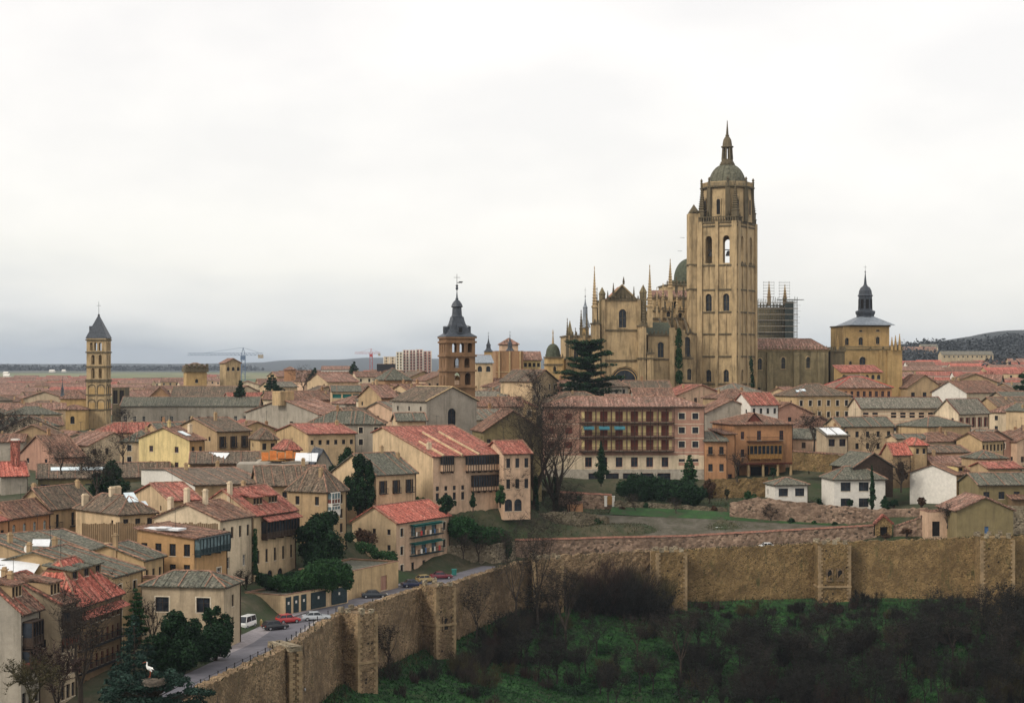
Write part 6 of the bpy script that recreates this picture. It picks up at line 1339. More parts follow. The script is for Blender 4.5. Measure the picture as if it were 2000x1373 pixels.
orr = house('orange house on stone pillars with timber balcony and glazed ochre bay', 1378, 1433, 1548, 829, 432, 14, 808, 'r_brown', 'orange', 'hip', hb=9.6, dep=15, wr=[(1, 2, .9, 1.9, D(top=1.8, pitch=4.4, span=(.05, .25), frame='wood_red')), (2, 1, 1.1, 2.4, D(top=1.6, span=(.24, 1.0), frame='wood_red'))], wl=[(2, 1, 1, 1.6, D(top=2))], rows=2.4)
gallery(orr, 1460, 1524, 869, 896, 1.3, 'wood_light', 8, 1.1, 'glass', 'wood_light'); u0, u1 = uof(orr, 1458), uof(orr, 1526)
link('balcony', balcmesh(u1-u0, 1.3, 'wood'), orr, ((u0+u1)/2, 0, vof(orr, 861, u0)))
q = MB(); q.box(-.3, -.5, -.35, orr['w']+.4, .3, -.0); q.build('beam', M['wood_red'], orr)
ow, od = orr['w'], orr['d']
for x in (.4, ow*.25, ow*.5, ow*.75, ow-.4): q = MB(); q.lathe([(.42, -4.2), (.36, -3.6), (.34, -.6), (.5, -.36)], 10, cx=x, cy=.1); q.build('pillar', M['stone_trim'], orr)
for y in (od*.4, od*.8): q = MB(); q.lathe([(.42, -4.2), (.36, -3.6), (.34, -.6), (.5, -.36)], 10, cx=ow-.4, cy=y); q.build('pillar', M['stone_trim'], orr)
q = MB(); q.box(0, 4.5, -4.5, ow, 4.7, 0); q.box(.8, 4.3, -4.3, 3.2, 4.49, -1.2, 1); q.box(ow*.4, 4.3, -4.3, ow*.7, 4.49, -1.2, 1); q.build('back_wall', [M['orange'], M['dark_void']], orr)
q = MB(); q.poly([(ow*.25, 1.5, orr['H']+.3), (ow*.52, 1.5, orr['H']+.3), (ow*.385, 1.5, orr['H']+2.6)]); q.poly([(ow*.25-.4, 1.2, orr['H']+.2), (ow*.385, 1.2, orr['H']+2.9), (ow*.385, 6, orr['H']+2.9), (ow*.25-.4, 4, orr['H']+.2)], 1); q.poly([(ow*.52+.4, 1.2, orr['H']+.2), (ow*.385, 1.2, orr['H']+2.9), (ow*.385, 6, orr['H']+2.9), (ow*.52+.4, 4, orr['H']+.2)], 1); q.build('pediment', [M['wood_red'], M['r_brown']], orr)
oa = house('narrow tan annex with mossy lean-to roof and timber balcony left of the orange house', 1376, 1377, 1420, 862, 424, 4, 846, 'r_green', 'orange', 'shed', dep=9, hb=12, wr=[(2, 2, 1.1, 1.8, D(top=1.3, pitch=4.2, bal=(0,), bm='wood'))])
ob = house('plain orange stair block between the annex and the arcaded house', 1400, 1416, 1436, 848, 428, 20, None, 'r_brown', 'orange', 'shed', dep=8, rise=.8, hb=13, wr=[(1, 1, 1.1, 2.4, D(top=9.8, frame='wood_red'))])
r1 = house('pale gabled shed roof with yellow mortar stripes right below the bell tower', 1376, 1380, 1480, 806, 455, 8, 782, 'r_pink', 'grey', 'l', dep=14, hb=8, rows=1.8)
r2 = house('white rendered house with red-brown roof just right of the cathedral tower foot', 1432, 1466, 1520, 790, 452, 24, 768, 'r_red', 'whitewash', wr=[(4, 2, .8, 1.4, D(top=1.0, pitch=2.7))], hb=10, rows=1.8)
r3 = house('tan house with lichen roof and two small white skylights before the long nave wall', 1512, 1556, 1662, 773, 486, 20, 751, 'r_moss', 'straw', 'hip', wr=[(6, 2, 1.0, 1.6, D(top=1.3, pitch=3.2, kind='trim'))], wl=[(2, 2, .9, 1.4, D(top=1.4, pitch=3))], hb=14)
skylight(r3, r3['w']*.2, 2.2, 1.6, 1.2, 'hip'); skylight(r3, r3['w']*.1, 1.8, 1.2, 1.0, 'hip')
r4 = house('orange brick building with wide eaves and arcaded window band under the golden tower', 1618, 1634, 1742, 757, 520, 10, 737, 'r_pink', 'orange', 'hip', dep=14, wr=[(9, 2, .95, 2.0, D(top=1.1, pitch=5.2, frame='wood_red'))], hb=14, rows=None, trimc='red_paint')
r4b = house('narrow pink roofed wing with small arches against the golden tower', 1640, 1643, 1722, 727, 556, 6, 716, 'r_red', 'ashlar_gold', 'shed', dep=8, rise=2, wr=[(7, 1, 1.1, 1.5, D(top=.8, arch=1))], hb=12, rows=None)
r5 = house('long cream striped building with grey roof and dark red eave, below the golden tower', 1676, 1682, 1845, 797, 470, 4, 777, 'r_grey', 'pale', dep=13, wr=[(9, 2, 1.5, 1.8, D(top=1.0, pitch=3.4, skip=((2, 0), (8, 0))))], hb=14, rows=None, trimc='wood_red')
for k in range(6): part_box(r5, 'course_band', 'pink', .0, -.03, r5['H']-1.2-.8*k, r5['w'], -.003, r5['H']-1.0-.8*k)
r6 = house('cream institutional block with tall paired windows and grey roof with red eave', 1826, 1872, 1931, 807, 458, 42, 781, 'r_grey', 'pale', wr=[(5, 2, .9, 2.6, D(top=1.2, pitch=3.9, frame='wood_red', kind='open'))], hb=14, rows=None, trimc='wood_red', wall2='pale')
r7 = house('big plain whitish building with gable and brown roof at the far right', 1820, 1888, 1962, 767, 540, 38, 745, 'r_brown', 'pale', hb=20, rows=None, wall2='whitewash', wr=[(5, 1, .7, 4.0, D(top=5.2, frame='pale', glass='glass_sky'))], chim=[(.1, .5, 1), (.25, .5, .8)])
r8 = house('tan gabled house with few windows between golden tower and whitish building', 1762, 1772, 1840, 757, 585, 8, 733, 'r_brown', 'tan', 'l', dep=14, hb=14, wr=[(3, 1, 1.3, 2.6, D(top=1.6))], rows=None)
r9 = house('grey-roofed beige block at the right frame edge under the far cedar', 1955, 1962, 2030, 778, 520, 6, 766, 'r_green', 'buff', dep=12, hb=14, wr=[(5, 2, 1.3, 1.6, D(top=1.6, pitch=4))], rows=None)
r10 = house('cream two storey house with two rows of small windows and green-grey roof', 1611, 1643, 1746, 833, 445, 16, 816, 'r_green', 'cream', wr=[(5, 3, .95, 1.5, D(top=1.3, pitch=3.0))], hb=13)
r11 = house('straw coloured house with dark mossy hip roof right of the cream two storey house', 1750, 1812, 1895, 833, 440, 30, 815, 'r_green', 'straw', 'hip', wr=[(3, 2, 1.6, 1.2, D(top=3.0, pitch=2.8, frame='whitewash', glass='glass_sky'))], wl=[(2, 1, 1, 1.2, D(top=2))], hb=13, rows=None)
r11b = house('low cream annex with small mossy roof left under the mossy hip roof', 1744, 1752, 1812, 857, 428, 8, 849, 'r_green', 'cream', dep=7, wr=[(4, 1, .8, 1.2, D(top=1))], hb=8)
r12 = house('straw gabled house with brown roof beside the open yard at right', 1868, 1918, 1960, 861, 425, 40, 846, 'r_brown', 'straw', hb=11, wr=[(6, 1, .8, 1.6, D(top=1.0))], wl=[(1, 1, 1.4, 1.4, D(top=3))], rows=None)
r13 = house('small shed with brilliant white metal roof panels beside the bare tree', 1608, 1614, 1656, 851, 422, 10, 843, 'tarp_white' if 0 else 'r_grey', 'buff', 'shed', dep=7, rise=1.6, hb=6, wr=[(2, 1, 1.6, 1.8, D(top=.8))], rows=None)
for k in range(2): q = MB(); q.poly([(.2+k*2.7, .2, r13['H']+.42), (2.6+k*2.7, .2, r13['H']+.42), (2.6+k*2.7, 5.6, r13['H']+1.75), (.2+k*2.7, 5.6, r13['H']+1.75)]); q.box(.2+k*2.7, .15, r13['H']+.2, 2.6+k*2.7, .2, r13['H']+.42); q.build('roof_panel', M['tarp_white'], r13)
r14 = house('small house with vivid pink-red roof facing the camera, behind the dark barn', 1722, 1744, 1778, 886, 402, 28, 866, 'r_bright', 'tan', 'r', dep=None, hb=8, rows=None)
r15 = house('little kiosk-like building with red pyramid roof between cream walls', 1778, 1786, 1811, 868, 408, 20, 856, 'r_bright', 'straw', 'hip', dep=6, hb=8, rows=None, wr=[(2, 1, .8, 1.2, D(top=1))])
r16 = house('long low house with patchy green and pink roof above the white gable house', 1788, 1800, 1892, 884, 418, 12, 872, 'r_moss', 'tan', dep=10, hb=8, wr=[(4, 1, .9, 1, D(top=.9))], rows=2.6)
r17 = house('long pink roof immediately behind the white gable house', 1812, 1822, 1912, 906, 409, 12, 892, 'r_pink', 'tan', dep=9, hb=8, rows=2.6, chim=[(.2, .5)])
r18 = house('white gabled house with blank front and tan windowed side, right of the lawn', 1777, 1868, 1908, 928, 390, 40, 908, 'r_brown', 'straw', hb=12, wall2='whitewash', wl=[(0, 0, 1, 1, {})], wr=[(3, 2, 1.0, 1.5, D(top=1.2, pitch=3))], rows=2.4)
dormer(r18, r18['w']*.5, 1.6, 2.2, 1.2, 'r_brown', 'yellow', win=1)
r19 = house('white villa with green-grey hip roof and four dark windows behind the tall cypress', 1620, 1629, 1730, 936, 392, 6, 912, 'r_green', 'whitewash', 'hip', dep=10, hipf=.8, wr=[(2, 2, 2.3, 2.0, D(top=.7, pitch=3.6, span=(.05, .75)))], hb=8, rows=None)
r20 = house('small white garden house with low green roof and one wide dark window', 1500, 1514, 1578, 947, 395, 10, 934, 'r_green', 'whitewash', 'hip', dep=7, wr=[(2, 1, 2.2, 1.8, D(top=.8))], hb=5, rows=None)
r21 = house('dark open-sided barn with mossy roof behind the white villa', 1648, 1668, 1744, 912, 396, 14, 886, 'r_green', 'wood', 'l', dep=12, hb=7, rows=None)
r22 = house('dark mossy roofed house cut by the right frame edge beside the white gable house', 1905, 1912, 2030, 947, 378, 6, 925, 'r_green', 'greenish', dep=12, hb=9, wr=[(4, 1, 1.4, 1.6, D(top=1.5))], rows=3)
r23 = house('small dark hip-roofed house above the right edge roofs', 1898, 1912, 1966, 895, 392, 14, 881, 'r_green', 'tan', 'hip', dep=8, hb=9, wr=[(3, 1, 1, 1.4, D(top=1))])
r24 = house('brown-green gabled garden house with small blue door directly behind the city wall', 1862, 1869, 1979, 997, 368, 4, 972, 'r_pink', 'greenish', 'l', dep=13, hb=8.5, rows=None, wr=[(1, 1, .9, 2.0, D(top=3.4, frame='blue_paint', glass='blue_paint', span=(.4, .65), name='door'))], trimc='r_pink')
r25 = house('dark brown roofed shed at the right edge behind the rightmost wall tower', 1972, 1978, 2060, 975, 376, 6, 962, 'r_brown', 'brown', dep=9, hb=7, rows=2)
r26 = house('low red roofs right of the small dark hip-roofed house', 1925, 1930, 1995, 915, 385, 10, 903, 'r_red', 'tan', dep=9, hb=8)
# brick gateway
gt = empty('brick_gateway', W(1709, 1046, 378), R(4), 'small brick gateway with pointed red tile hood and dark opening in the garden wall', 'gateway')
m = MB(); ww = 34/F*378; m.face((0, 0, 0), (1, 0, 0), (0, 1, 0), ww, 2.6, [(ww*.3, 0, ww*.75, 1.9, 0)], .8); m.poly([(0, 0, 2.6), (ww, 0, 2.6), (ww*.5, 0, 4.2)]); m.box(0, .8, 0, ww, .9, 2.6, 1); m.build('wall', [M['rubble_gold'], M['dark_void']], gt)
m = MB(); [m.box(0, 0, 0, .001, .001, .001)]; m.tube((-.3, -.1, 2.5), (ww*.5, -.1, 4.5), .3, .3, 4); m.tube((ww+.3, -.1, 2.5), (ww*.5, -.1, 4.5), .3, .3, 4); m.poly([(-.3, -.2, 2.7), (ww*.5, -.2, 4.7), (ww*.5, 1.2, 4.7), (-.3, 1.2, 2.7)]); m.poly([(ww+.3, -.2, 2.7), (ww*.5, -.2, 4.7), (ww*.5, 1.2, 4.7), (ww+.3, 1.2, 2.7)]); m.build('tile_hood', M['r_red'], gt)
gt2 = house('low pink outbuilding with dark doorway beside the gabled garden house', 1805, 1812, 1866, 1000, 374, 6, None, 'r_pink', 'pink', 'flat', dep=5, hb=6, wr=[(1, 1, 1.7, 3.2, D(top=2.0, span=(.1, .5), frame='dark_void', glass='dark_void', name='doorway'))])
# ---- middle distance, traced
m1 = house('long grey-green roofed building with dormers and pale stone wall right of the slender tower', 233, 236, 505, 793, 620, 3, 776, 'r_green', 'grey', dep=14, wr=[(15, 1, 1.1, 2.6, D(top=3.6, frame='whitewash', skip=((3, 0), (6, 0))))], hb=12, rows=None)
for k in range(8): dormer(m1, m1['w']*(.06+.12*k), -.0, 1.6, 1.2, 'r_green', 'grey', dl=2) if 0 else None
m2 = house('long ochre building with row of tiny round windows under a lichen roof', 332, 334, 462, 776, 672, 2, 755, 'r_moss', 'brick_light', dep=14, wr=[(12, 1, 1.1, 1.1, D(top=1.3, arch=1))], hb=10, rows=None)
m3 = house('low brick gable with arch left of the ochre building with round windows', 288, 292, 332, 775, 668, 6, 756, 'r_brown', 'brick_light', 'l', dep=12, hb=10, rows=None, wr=[(1, 1, 1.4, 2, D(top=.8, arch=1))])
m4 = house('brown block with two dark openings right behind the slender stone tower', 217, 219, 244, 757, 640, 3, None, 'r_moss', 'ashlar_dark', 'flat', dep=10, hb=16, wr=[(2, 1, 1.6, 5, D(top=1, glass='dark_void'))])
m5 = house('square brick church lantern with green-grey pyramid roof left of the brick bell tower', 731, 752, 803, 741, 560, 25, 720, 'r_green', 'brick_light', 'hip', hb=12, rows=None, trimc='r_pink')
m6 = house('tall blank pink stone church wall with thin buttress behind the brick tower, right side', 964, 968, 1022, 686, 590, 5, None, 'slate' if 0 else 'r_grey', 'brick_light', 'flat', dep=14, hb=16)
for k in range(3): part_box(m6, 'pilaster', 'stone_trim', m6['w']*(.1+.38*k), -.4, 0, m6['w']*(.1+.38*k)+.5, -.01, m6['H'])
part_box(m6, 'string_course', 'stone_trim', 0, -.2, m6['H']*.55, m6['w'], -.01, m6['H']*.55+.3)
m6b = house('pale house with long sloping pink roof descending right from the blank church wall', 1020, 1022, 1056, 703, 600, 4, 688, 'r_pink', 'yellow', dep=12, hb=10, wr=[(4, 1, 1, 1.4, D(top=1))], rows=None)
m6c = house('round-topped pink brick gable house on the skyline behind the two slate spires', 976, 980, 1012, 672, 650, 6, 662, 'r_pink', 'pink', 'hip', dep=10, hb=14, rows=None)
m7 = house('house with blue-grey lead roof and two arched windows right of the brick bell tower', 926, 929, 962, 709, 560, 6, 697, 'lead', 'cream', 'shed', dep=10, rise=2.4, hb=14, wr=[(2, 1, 1.4, 1.8, D(top=1, arch=1))], rows=None)
m8 = house('long pale building with pink roof on the skyline between the two dark conifers', 625, 628, 682, 722, 950, 3, 716, 'r_pink', 'whitewash', dep=14, hb=10, wr=[(9, 2, 1.2, 1.4, D(top=1, pitch=3))], rows=None)
m9 = house('dark flat-roofed modern block beside the red crane', 734, 736, 771, 711, 900, 2, None, 'slate', 'iron', 'flat', dep=12, hb=9)
m10 = house('small orange round-roofed tower house on the skyline left of the conifers', 552, 555, 577, 722, 850, 6, 717, 'r_pink', 'orange', 'hip', dep=8, hb=10, rows=None)
m11 = house('green and white fronted shop building in the middle of the old town roofs', 640, 648, 708, 765, 520, 8, 754, 'r_green', 'cream', dep=12, hb=9, wr=[(3, 1, 2.6, 1.2, D(top=.7, frame='awning_green', glass='awning_green'))])
m12 = house('tan house with plain side wall and brick striped end, left of the stone church', 700, 745, 778, 776, 470, 40, 753, 'r_pink', 'brick_light', hb=12, wall2='tan', wr=[(3, 2, .9, 2.2, D(top=1, pitch=4))], chim=[(.4, .5)])
m13 = house('low green-grey roof just before the stone church, behind the red stepped roof', 768, 776, 832, 822, 395, 10, 808, 'r_green', 'cream', dep=10, hb=9)
m14 = house('pale skyline house with long brown roof above the middle conifer', 600, 640, 700, 746, 640, 30, 730, 'r_pink', 'cream', hb=10, wl=[(2, 1, 1.2, 1.4, D(top=2))], rows=None)
m15 = house('straw house with red pyramid roof in front of the red-roofed paired-window house', 536, 560, 586, 876, 385, 30, 860, 'r_red', 'tan', 'hip', hb=7, rows=None)
m16 = house('dark blue-slate tarpaulined gable roof beside the orange building works', 600, 610, 652, 916, 368, 15, 880, 'slate', 'grey', 'l', dep=12, hb=6, rows=None, trimc='slate')
# building works: orange fence, boards, white tarpaulin
wk = empty('building_works', W(520, 905, 372), R(5), 'open roof works with orange netting, loose boards and a grey gutter chute', 'building site')
wr_ = random.Random(8)
for k in range(9): m = MB(); a = wr_.uniform(-2, 7); m.box(a, wr_.uniform(-2, 2), .2+k*.12, a+wr_.uniform(2, 5), wr_.uniform(2.2, 2.6), .3+k*.12); m.build('board', M['wood_light' if k % 3 else 'wood'], wk, rz=wr_.uniform(-.5, .5))
for k in range(5): m = MB(); m.box(k*1.7-1, .0, .6, k*1.7+.5, .08, 2.4+.3*(k % 2)); m.build('net_panel', M['orange_net'], wk)
m = MB(); m.poly([(-4, -3, -1.2), (-3.2, -3, -1.2), (-.2, 2.4, 1.4), (-1.0, 2.4, 1.4)]); m.box(-4, -3.1, -1.4, -3.2, -3, -1.0); m.build('chute', M['cement'], wk)
m = MB(); m.box(-6, -4, -6, 9, 6, .1); m.build('floor_slab', M['grey'], wk)
tp = MB(); tp.poly([(-2.6, -1.4, -.6), (2.4, -1.6, -.9), (2.8, 1.8, .9), (-2.4, 1.8, 1.0)]); tp.poly([(-2.6, -1.4, -.6), (2.4, -1.6, -.9), (2.4, -1.6, -1.0), (-2.6, -1.4, -.75)])
for k, (px, py, Y_, s_) in enumerate(((419, 893, 380, 1.0), (20, 1113, 246, 1.4), (598, 893, 366, .9), (80, 1060, 262, .5))):
    o = tp.build('tarpaulin', M['tarp_white'], None, W(px, py, Y_), R(8*k-10)); o.scale = (s_, s_, s_)
    tag(o, ['white tarpaulin on a roof in front of the yellow house', 'white tarpaulin sheet on the roof at the lower left edge', 'pale tarpaulin gable cover beside the slate-blue roof', 'small white sheet on the roof below the orange arched-window house'][k], 'tarpaulin')
lowr = house('jumbled low brown roof under the white tarpaulin before the yellow house', 360, 372, 505, 905, 376, 8, 884, 'r_moss', 'brown', dep=12, hb=7, rows=2.6)
lowl = house('low mossy roof with satellite dish at the lower left, above the bottom corner houses', -40, 40, 205, 1105, 250, 60, 1062, 'r_green', 'tan', hb=9, rows=2, wid=16) if 0 else None
lw2 = house('broad mossy roof below the orange arched-window house with small white dish', -120, 60, 215, 1085, 262, 48, 1048, 'r_green', 'tan', hb=9, rows=3.2, chim=[(.1, .3), (.2, .7), (.05, .5)])
m = MB(); m.lathe([(0, 0), (.45, .1), (.6, .3)], 14); m.tube((0, 0, 0), (0, 0, -1.5), .05, .05, 4); o = m.build('satellite_dish', M['whitewash'], None, W(56, 1072, 249)); o.rotation_euler = (R(70), 0, R(-20)); tag(o, 'small white satellite dish on the mossy roof at lower left', 'satellite dish')
# ================================================================ cars
def carpaint(name, col):
    m, nt, b = newmat(name); b.inputs['Base Color'].default_value = col+(1,); b.inputs['Roughness'].default_value = .28; b.inputs['Coat Weight'].default_value = .4; b.inputs['Specular IOR Level'].default_value = .5; MATS[name] = m
for n_, c_ in dict(p_black=(.012, .014, .018), p_red=(.42, .03, .03), p_silver=(.42, .45, .47), p_navy=(.012, .02, .06), p_yellow=(.36, .26, .10), p_maroon=(.14, .012, .022), p_white=(.75, .75, .72), p_dblue=(.015, .022, .03), p_cream=(.6, .57, .5)).items(): carpaint(n_, c_)
plain('tyre', (.015, .015, .015), .9); plain('rim', (.3, .3, .31), .4); plain('lamp', (.6, .6, .55), .2); plain('tail_lamp', (.35, .02, .02), .3)
def loft(m, st, mi=0):
    """st: list of (x, [(y,z)...]) half outlines mirrored"""
    rings = []
    for x, o in st: rings.append([(x, y, z) for y, z in o]+[(x, -y, z) for y, z in reversed(o)])
    for a, b in zip(rings, rings[1:]):
        for k in range(len(a)-1): m.poly([a[k], a[k+1], b[k+1], b[k]], mi)
    m.poly(rings[0], mi); m.poly(rings[-1], mi)
def car(label, px, py, Y, head, paint, kind='sedan', ln=4.25, group='cars parked along the wall road'):
    P = W(px, py, Y); z = 0.0
    t = empty('parked_car', (P.x, P.y, z), R(head), label, 'car' if kind != 'van' else 'van', group); L_ = ln/2; m = MB()
    b = lambda y, z0, z1, zm: [(y*.86, z0), (y, z0+.14), (y*1.0, zm), (y*.93, z1)]
    if kind == 'van':
        loft(m, [(-L_, b(.78, .35, 1.0, .7)), (-L_+.08, b(.84, .28, 1.05, .7)), (L_-.55, b(.84, .28, 1.05, .7)), (L_-.05, b(.80, .28, .95, .7)), (L_, b(.74, .4, .8, .6))]); hood = .5
        gl = [(-L_+.03, 1.05), (-L_+.12, 1.86), (L_-1.0, 1.9), (L_-.35, 1.0)]
    elif kind == 'hatch':
        loft(m, [(-L_, b(.74, .38, .78, .6)), (-L_+.1, b(.82, .24, .92, .62)), (-.3, b(.84, .22, .93, .62)), (L_-1.2, b(.84, .22, .88, .62)), (L_-.12, b(.80, .24, .72, .55)), (L_, b(.70, .36, .6, .5))])
        gl = [(-L_+.08, .9), (-L_+.55, 1.36), (.25, 1.41), (L_-1.25, .88)]
    else:
        loft(m, [(-L_, b(.72, .38, .8, .6)), (-L_+.1, b(.81, .24, .88, .62)), (-L_+.85, b(.84, .22, .92, .62)), (L_-1.4, b(.84, .22, .88, .62)), (L_-.15, b(.80, .24, .72, .55)), (L_, b(.70, .36, .6, .5))])
        gl = [(-L_+.65, .9), (-L_+1.15, 1.34), (.25, 1.38), (L_-1.35, .88)]
    m.build('body', M[paint], t)
    m = MB(); (x0, z0), (x1, z1), (x2, z2), (x3, z3) = gl; wb, wt = .76, .6
    A = lambda x, w_, z_: ((x, w_, z_), (x, -w_, z_))
    p0, p1, p2, p3 = A(x0, wb, z0), A(x1, wt, z1), A(x2, wt, z2), A(x3, wb, z3)
    for a, c_ in ((p0, p1), (p2, p3)): m.poly([a[0], a[1], c_[1], c_[0]], 0)
    m.poly([p0[0], p1[0], p2[0], p3[0]], 0); m.poly([p0[1], p1[1], p2[1], p3[1]], 0); m.build('windows', M['glass'], t)
    m = MB(); e = .02; m.poly([(x1-.05, wt+e, z1+.005), (x1-.05, -wt-e, z1+.005), (x1+.1, -wt, z1+.05), (x1+.1, wt, z1+.05)]); m.poly([(x1+.1, wt, z1+.05), (x1+.1, -wt, z1+.05), (x2-.1, -wt, z2+.04), (x2-.1, wt, z2+.04)]); m.poly([(x2-.1, wt, z2+.04), (x2-.1, -wt, z2+.04), (x2+.06, -wt-e, z2), (x2+.06, wt+e, z2)])
    for s_ in (1, -1):
        m.poly([(x1-.05, s_*(wt+e), z1), (x1+.1, s_*wt, z1+.05), (x2-.1, s_*wt, z2+.04), (x2+.06, s_*(wt+e), z2), (x2, s_*(wt+e+.01), z2-.05), (x1, s_*(wt+e+.01), z1-.05)])
        for (a, c_) in (((x0, wb), (x1, wt)), ((x3, wb), (x2, wt)), ((x1*.4+x2*.6-.2, wb), (x1*.4+x2*.6-.2, wt))): 
            za, zc = (z0, z1) if c_[0] == x1 else ((z3, z2) if c_[0] == x2 else (.88, z1)); m.tube((a[0], s_*(a[1]+.01), za), (c_[0], s_*(c_[1]+.01), zc), .035, .035, 4)
    m.build('roof', M[paint], t)
    wm = MB(); 
    for k in range(12):
        a1, a2 = 6.283*k/12, 6.283*(k+1)/12; c1, s1, c2, s2 = math.cos(a1), math.sin(a1), math.cos(a2), math.sin(a2)
        wm.poly([(c1*.3, -.1, s1*.3), (c2*.3, -.1, s2*.3), (c2*.3, .1, s2*.3), (c1*.3, .1, s1*.3)], 0)
        for y in (-.1, .1): wm.poly([(c1*.3, y, s1*.3), (c2*.3, y, s2*.3), (c2*.19, y, s2*.19), (c1*.19, y, s1*.19)], 0); wm.poly([(c1*.19, y*.85, s1*.19), (c2*.19, y*.85, s2*.19), (0, y*.85, 0)], 1)
    wme = wm.mesh('wheel', [M['tyre'], M['rim']])
    for x in (-L_+.75, L_-.8):
        for y in (-.76, .76): link('wheel', wme, t, (x, y, .3))
    for s_ in (1, -1):
        m = MB(); m.box(L_-.1, s_*.55-.14, .56, L_+.01, s_*.55+.14, .70); m.build('headlight', M['lamp'], t); m = MB(); m.box(-L_-.01, s_*.58-.13, .62, -L_+.1, s_*.58+.13, .78); m.build('tail_light', M['tail_lamp'], t)
        m = MB(); m.box(x3-.35, s_*.88-.08, .88, x3-.25, s_*.88+.08, 1.0); m.build('mirror', M[paint], t)
    m = MB(); m.box(-L_-.02, -.24, .45, -L_+.02, .24, .56); m.build('number_plate', M['lamp'], t)
    return t
def Yz(py): return CZ*F/(py-HZ)      # depth of a point on the z=0 road
car('white van parked before the brown yard wall, by the hipped-roof house', 481, 1226, Yz(1226), 255, 'p_white', 'van', 4.3)
car('black hatchback nearest the railing, next to the red car', 538, 1229, Yz(1229), 35, 'p_black', 'hatch', 4.0)
car('bright red hatchback partly behind the black one', 563, 1216, Yz(1216), 30, 'p_red', 'hatch', 3.8)
car('silver saloon parked alone before the wide green garage doors', 618, 1211, Yz(1211), 12, 'p_silver', 'sedan', 4.5)
car('dark saloon parked alone in front of the ochre garage wall', 731, 1167, Yz(1167), 8, 'p_dblue', 'sedan', 4.5)
car('navy blue car, first of three in front of the balcony apartment house', 806, 1146, Yz(1146), 20, 'p_navy', 'sedan', 4.2)
car('yellow and cream car squeezed between the navy and the maroon one', 832, 1138, Yz(1138)+1, 25, 'p_yellow', 'hatch', 3.7)
car('maroon car at the far end of the row beside the stone retaining wall', 862, 1130, Yz(1130), 15, 'p_maroon', 'sedan', 4.2)
for (px, py, Y_, lab, p_, k_, hd) in ((1502, 1062, 371.5, 'white car of which only the roof shows behind the golden city wall', 'p_white', 'sedan', 2), (1415, 1036, 384, 'white car roof showing above the long tiled garden wall', 'p_white', 'van', 2)):
    c_ = car(lab, px, py, Y_, hd, p_, k_, 4.3, 'cars behind the garden walls'); c_.location.z = ZP(py, Y_)-1.1
# road works lamp / yellow bollard, bin
m = MB(); m.lathe([(.2, 0), (.22, .8), (.12, 1.0), (0, 1.1)], 10); tag(m.build('warning_post', M['p_yellow'], None, (W(510, 1222, Yz(1222)).x, Yz(1222), 0)), 'small yellow warning post between the white van and the black car', 'post')
m = MB(); m.box(-.45, -.4, .15, .45, .4, 1.15); m.poly([(-.5, -.45, 1.15), (.5, -.45, 1.15), (.5, .45, 1.3), (-.5, .45, 1.3)]); m.box(-.5, -.45, 1.1, .5, .45, 1.15); tag(m.build('waste_bin', M['awning_green'], None, (W(887, 1124, Yz(1124)).x, Yz(1124), 0)), 'green wheeled bin beside the maroon car', 'bin')
m = MB(); m.box(-1.6, -.8, 0, 1.6, .8, .7); m.box(-1.7, -.9, .7, 1.7, .9, .78); tag(m.build('blue_tarpaulin', M['blue_paint'], None, W(1234, 1042, 384)), 'small blue covered pile in the garden behind the tiled wall', 'tarpaulin')
# garden posts, white gate
m = MB(); m.box(-.3, -.3, -2, .3, .3, .3); m.box(-.38, -.38, .3, .38, .38, .42)
for k, px in enumerate((1183, 1198)): tag(m.build('gate_post', M['whitewash'], None, W(px, 972, 399)), ['left white gate post at the end of the red-coped terrace wall', 'right white gate post beside the brown garden gate'][k], 'gate post')
m = MB(); m.box(-.6, -.05, -1.6, .6, .05, .4); m.box(-.6, -.08, -.6, .6, -.051, -.5); tag(m.build('garden_gate', M['wood_light'], None, W(1190.5, 972, 399)), 'brown garden gate between the two white posts', 'gate')
# round white tank / dish beside the trees
m = MB(); m.lathe([(0, 0), (.55, .2), (.85, .75), (.85, 1.1), (.5, 1.6), (0, 1.75)], 14); tag(m.build('white_tank', M['whitewash'], None, W(1046, 881, 408)), 'round white tank gleaming behind the tall bare trees', 'tank')
# ---------------------------------------------------------------- stork on its nest
YS = 140
st = W(293, 1322, YS)
nest = empty('stork_nest', (st.x+.3, YS, st.z-.55), 0, 'wide grey stick nest on top of the near conifer', 'nest')
rn = random.Random(5); m = MB()
for k in range(420):
    a = rn.uniform(0, 6.28); r_ = rn.uniform(.2, 1.0)**.5*.85; z_ = rn.uniform(-.1, .45)*(.4+r_*.6); d_ = a+math.pi/2+rn.uniform(-.5, .5); l_ = rn.uniform(.3, .7)
    p = V3((math.cos(a)*r_, math.sin(a)*r_, z_)); q = V3((math.cos(d_)*l_, math.sin(d_)*l_, rn.uniform(-.12, .15))); m.tube(p-q/2, p+q/2, .018, .01, 3)
plain('stick', (.20, .165, .13), .95, var=.4, scale=8); m.build('sticks', M['stick'], nest)
S_ = empty('white_stork', (st.x, YS, st.z), R(200), 'white stork standing upright on the stick nest in the near conifer', 'stork')
def skin(name, pts, edges, radii, mat, parent, sub=2):
    me = bpy.data.meshes.new(name); me.from_pydata(pts, edges, []); o = link(name, me, parent); mo = o.modifiers.new('skin', 'SKIN'); mo.use_smooth_shade = True
    for v, r_ in zip(me.skin_vertices[0].data, radii): v.radius = (r_, r_) if not isinstance(r_, tuple) else r_
    me.skin_vertices[0].data[0].use_root = True
    s = o.modifiers.new('sub', 'SUBSURF'); s.levels = s.render_levels = sub; me.materials.append(mat); return o
plain('feather_white', (.78, .76, .70), .8, var=.06); plain('feather_black', (.02, .02, .022), .6); plain('beak_red', (.40, .08, .03), .5)
k_ = 1.28
